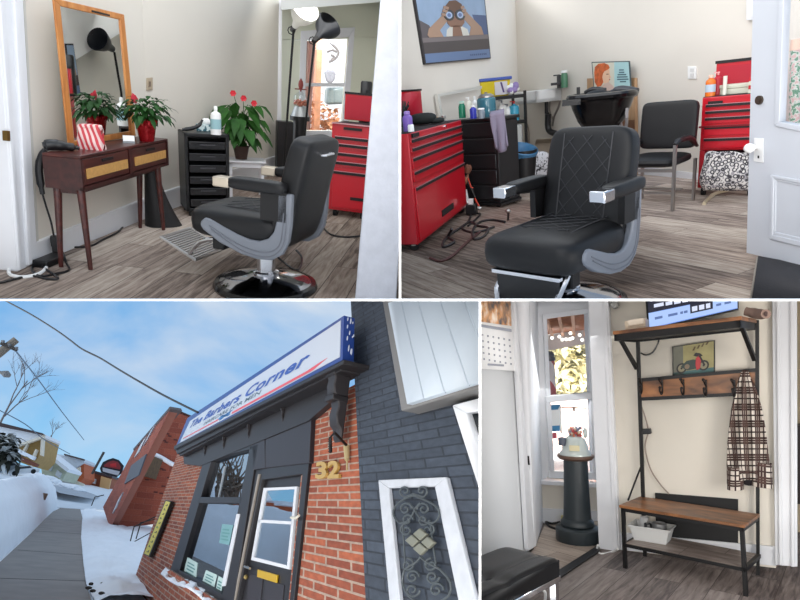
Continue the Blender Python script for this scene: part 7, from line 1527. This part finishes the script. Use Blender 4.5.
def fin(name,y0,y1,flat,a,b):
    """thin partition: flat ones lie along rows, upright ones along columns; a..b picture extent at the front edge"""
    q=MB(); th=.0017*y0
    if flat:
        z=0; q._add([((a-400)/F*y0,y0,th),((b-400)/F*y0,y0,th),((b-400)/F*y0,y0,-th),((a-400)/F*y0,y0,-th),((a-400)/F*y1,y1,th),((b-400)/F*y1,y1,th),((b-400)/F*y1,y1,-th),((a-400)/F*y1,y1,-th)],[(0,1,2,3),(4,5,6,7),(0,1,5,4),(1,2,6,5),(2,3,7,6),(3,0,4,7)])
    else:
        x,za,zb=a; k=(x-400)/F
        A=lambda y,s,z:(k*y+s*th*1.0,y,(300-z)/F*y)
        q._add([A(y0,-1,za),A(y0,1,za),A(y0,1,zb),A(y0,-1,zb),A(y1,-1,za),A(y1,1,za),A(y1,1,zb),A(y1,-1,zb)],[(0,1,2,3),(4,5,6,7),(0,1,5,4),(1,2,6,5),(2,3,7,6),(3,0,4,7)])
    o=q.build(name,PART); o['kind']='structure'; del o['_bay']; return o
fin('wall_partition_flat',1.9,9.0,True,-30,830)
fin('wall_partition_upper',1.9,12.0,False,(400,-20,300),None)
fin('wall_partition_lower',1.9,9.0,False,(480,300,620),None)
cam=bpy.data.cameras.new('camera'); cam.sensor_width=36; cam.lens=36*F/800; cam.clip_end=2000
co=bpy.data.objects.new('camera',cam); SC.objects.link(co); co.location=EYE; co.rotation_euler=(math.pi/2-PITCH,0,0)
sc=bpy.context.scene; sc.camera=co
sc.view_settings.view_transform='Standard'; sc.view_settings.look='None'; sc.view_settings.gamma=1; sc.view_settings.use_curve_mapping=False; sc.view_settings.exposure=0
GLOW=4.0  # strength of the bright lobe added to the sky, left of the frame
# ---------------------------------------------------------------- winter sky with added glow lobes
w=bpy.data.worlds.new('sky'); sc.world=w; w.use_nodes=True; nt=w.node_tree; nt.nodes.clear()
o=N(nt,'ShaderNodeOutputWorld'); bg=N(nt,'ShaderNodeBackground'); nt.links.new(bg.outputs[0],o.inputs[0])
tc=N(nt,'ShaderNodeTexCoord')
upw=(WM.to_3x3()@Vector(BL.Z)); stw=(WM.to_3x3()@Vector(norm([-345,600,-200])))
dz=N(nt,'ShaderNodeVectorMath',operation='DOT_PRODUCT'); dz.inputs[1].default_value=upw; nt.links.new(tc.outputs['Generated'],dz.inputs[0])
ds=N(nt,'ShaderNodeVectorMath',operation='DOT_PRODUCT'); ds.inputs[1].default_value=stw; nt.links.new(tc.outputs['Generated'],ds.inputs[0])
cr=N(nt,'ShaderNodeValToRGB'); e=cr.color_ramp.elements
e[0].position=.0; e[0].color=(.60,.60,.60,1); e[1].position=1; e[1].color=lin((186,206,228))
for p,c in ((.49,(.64,.66,.70,1)),(.505,lin((150,212,250))),(.60,lin((122,182,236))),(.72,lin((140,184,228)))): k=e.new(p); k.color=c
mr=N(nt,'ShaderNodeMapRange'); mr.inputs['From Min'].default_value=-1; nt.links.new(dz.outputs['Value'],mr.inputs[0]); nt.links.new(mr.outputs[0],cr.inputs[0])
mp=N(nt,'ShaderNodeMapping'); q=Vector((stw.x,stw.y,stw.z)); mp.inputs['Rotation'].default_value=(.3,.5,.6); mp.inputs['Scale'].default_value=(1.2,3.2,2.4)
nt.links.new(tc.outputs['Generated'],mp.inputs[0])
no=N(nt,'ShaderNodeTexNoise'); no.inputs['Scale'].default_value=1.7; no.inputs['Detail'].default_value=6; no.inputs['Roughness'].default_value=.5; no.inputs['Distortion'].default_value=.4; nt.links.new(mp.outputs[0],no.inputs['Vector'])
c2=N(nt,'ShaderNodeValToRGB'); c2.color_ramp.elements[0].position=.40; c2.color_ramp.elements[0].color=(0,0,0,1); c2.color_ramp.elements[1].position=.60; c2.color_ramp.elements[1].color=(.85,.85,.85,1); nt.links.new(no.outputs['Fac'],c2.inputs[0])
mx=N(nt,'ShaderNodeMix',data_type='RGBA'); mx.inputs[7].default_value=lin((216,226,238)); nt.links.new(c2.outputs[0],mx.inputs[0]); nt.links.new(cr.outputs[0],mx.inputs[6])
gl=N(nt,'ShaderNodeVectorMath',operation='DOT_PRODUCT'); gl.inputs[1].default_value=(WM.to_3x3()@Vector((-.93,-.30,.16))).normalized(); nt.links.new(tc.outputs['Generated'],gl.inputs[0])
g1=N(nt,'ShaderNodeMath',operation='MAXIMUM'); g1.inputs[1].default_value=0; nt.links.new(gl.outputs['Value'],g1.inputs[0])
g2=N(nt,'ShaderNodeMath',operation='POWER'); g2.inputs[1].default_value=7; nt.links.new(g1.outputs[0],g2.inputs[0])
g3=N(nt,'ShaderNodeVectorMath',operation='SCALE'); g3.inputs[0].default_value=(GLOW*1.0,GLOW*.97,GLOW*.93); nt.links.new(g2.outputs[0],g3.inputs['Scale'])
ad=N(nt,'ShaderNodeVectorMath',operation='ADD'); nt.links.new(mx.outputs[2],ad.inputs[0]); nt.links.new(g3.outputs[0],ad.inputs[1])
b0=N(nt,'ShaderNodeVectorMath',operation='DOT_PRODUCT'); b0.inputs[1].default_value=(WM.to_3x3()@Vector((.10,-.90,-.42))).normalized(); nt.links.new(tc.outputs['Generated'],b0.inputs[0])  # second lobe, added low behind the eye to brighten the lower bays
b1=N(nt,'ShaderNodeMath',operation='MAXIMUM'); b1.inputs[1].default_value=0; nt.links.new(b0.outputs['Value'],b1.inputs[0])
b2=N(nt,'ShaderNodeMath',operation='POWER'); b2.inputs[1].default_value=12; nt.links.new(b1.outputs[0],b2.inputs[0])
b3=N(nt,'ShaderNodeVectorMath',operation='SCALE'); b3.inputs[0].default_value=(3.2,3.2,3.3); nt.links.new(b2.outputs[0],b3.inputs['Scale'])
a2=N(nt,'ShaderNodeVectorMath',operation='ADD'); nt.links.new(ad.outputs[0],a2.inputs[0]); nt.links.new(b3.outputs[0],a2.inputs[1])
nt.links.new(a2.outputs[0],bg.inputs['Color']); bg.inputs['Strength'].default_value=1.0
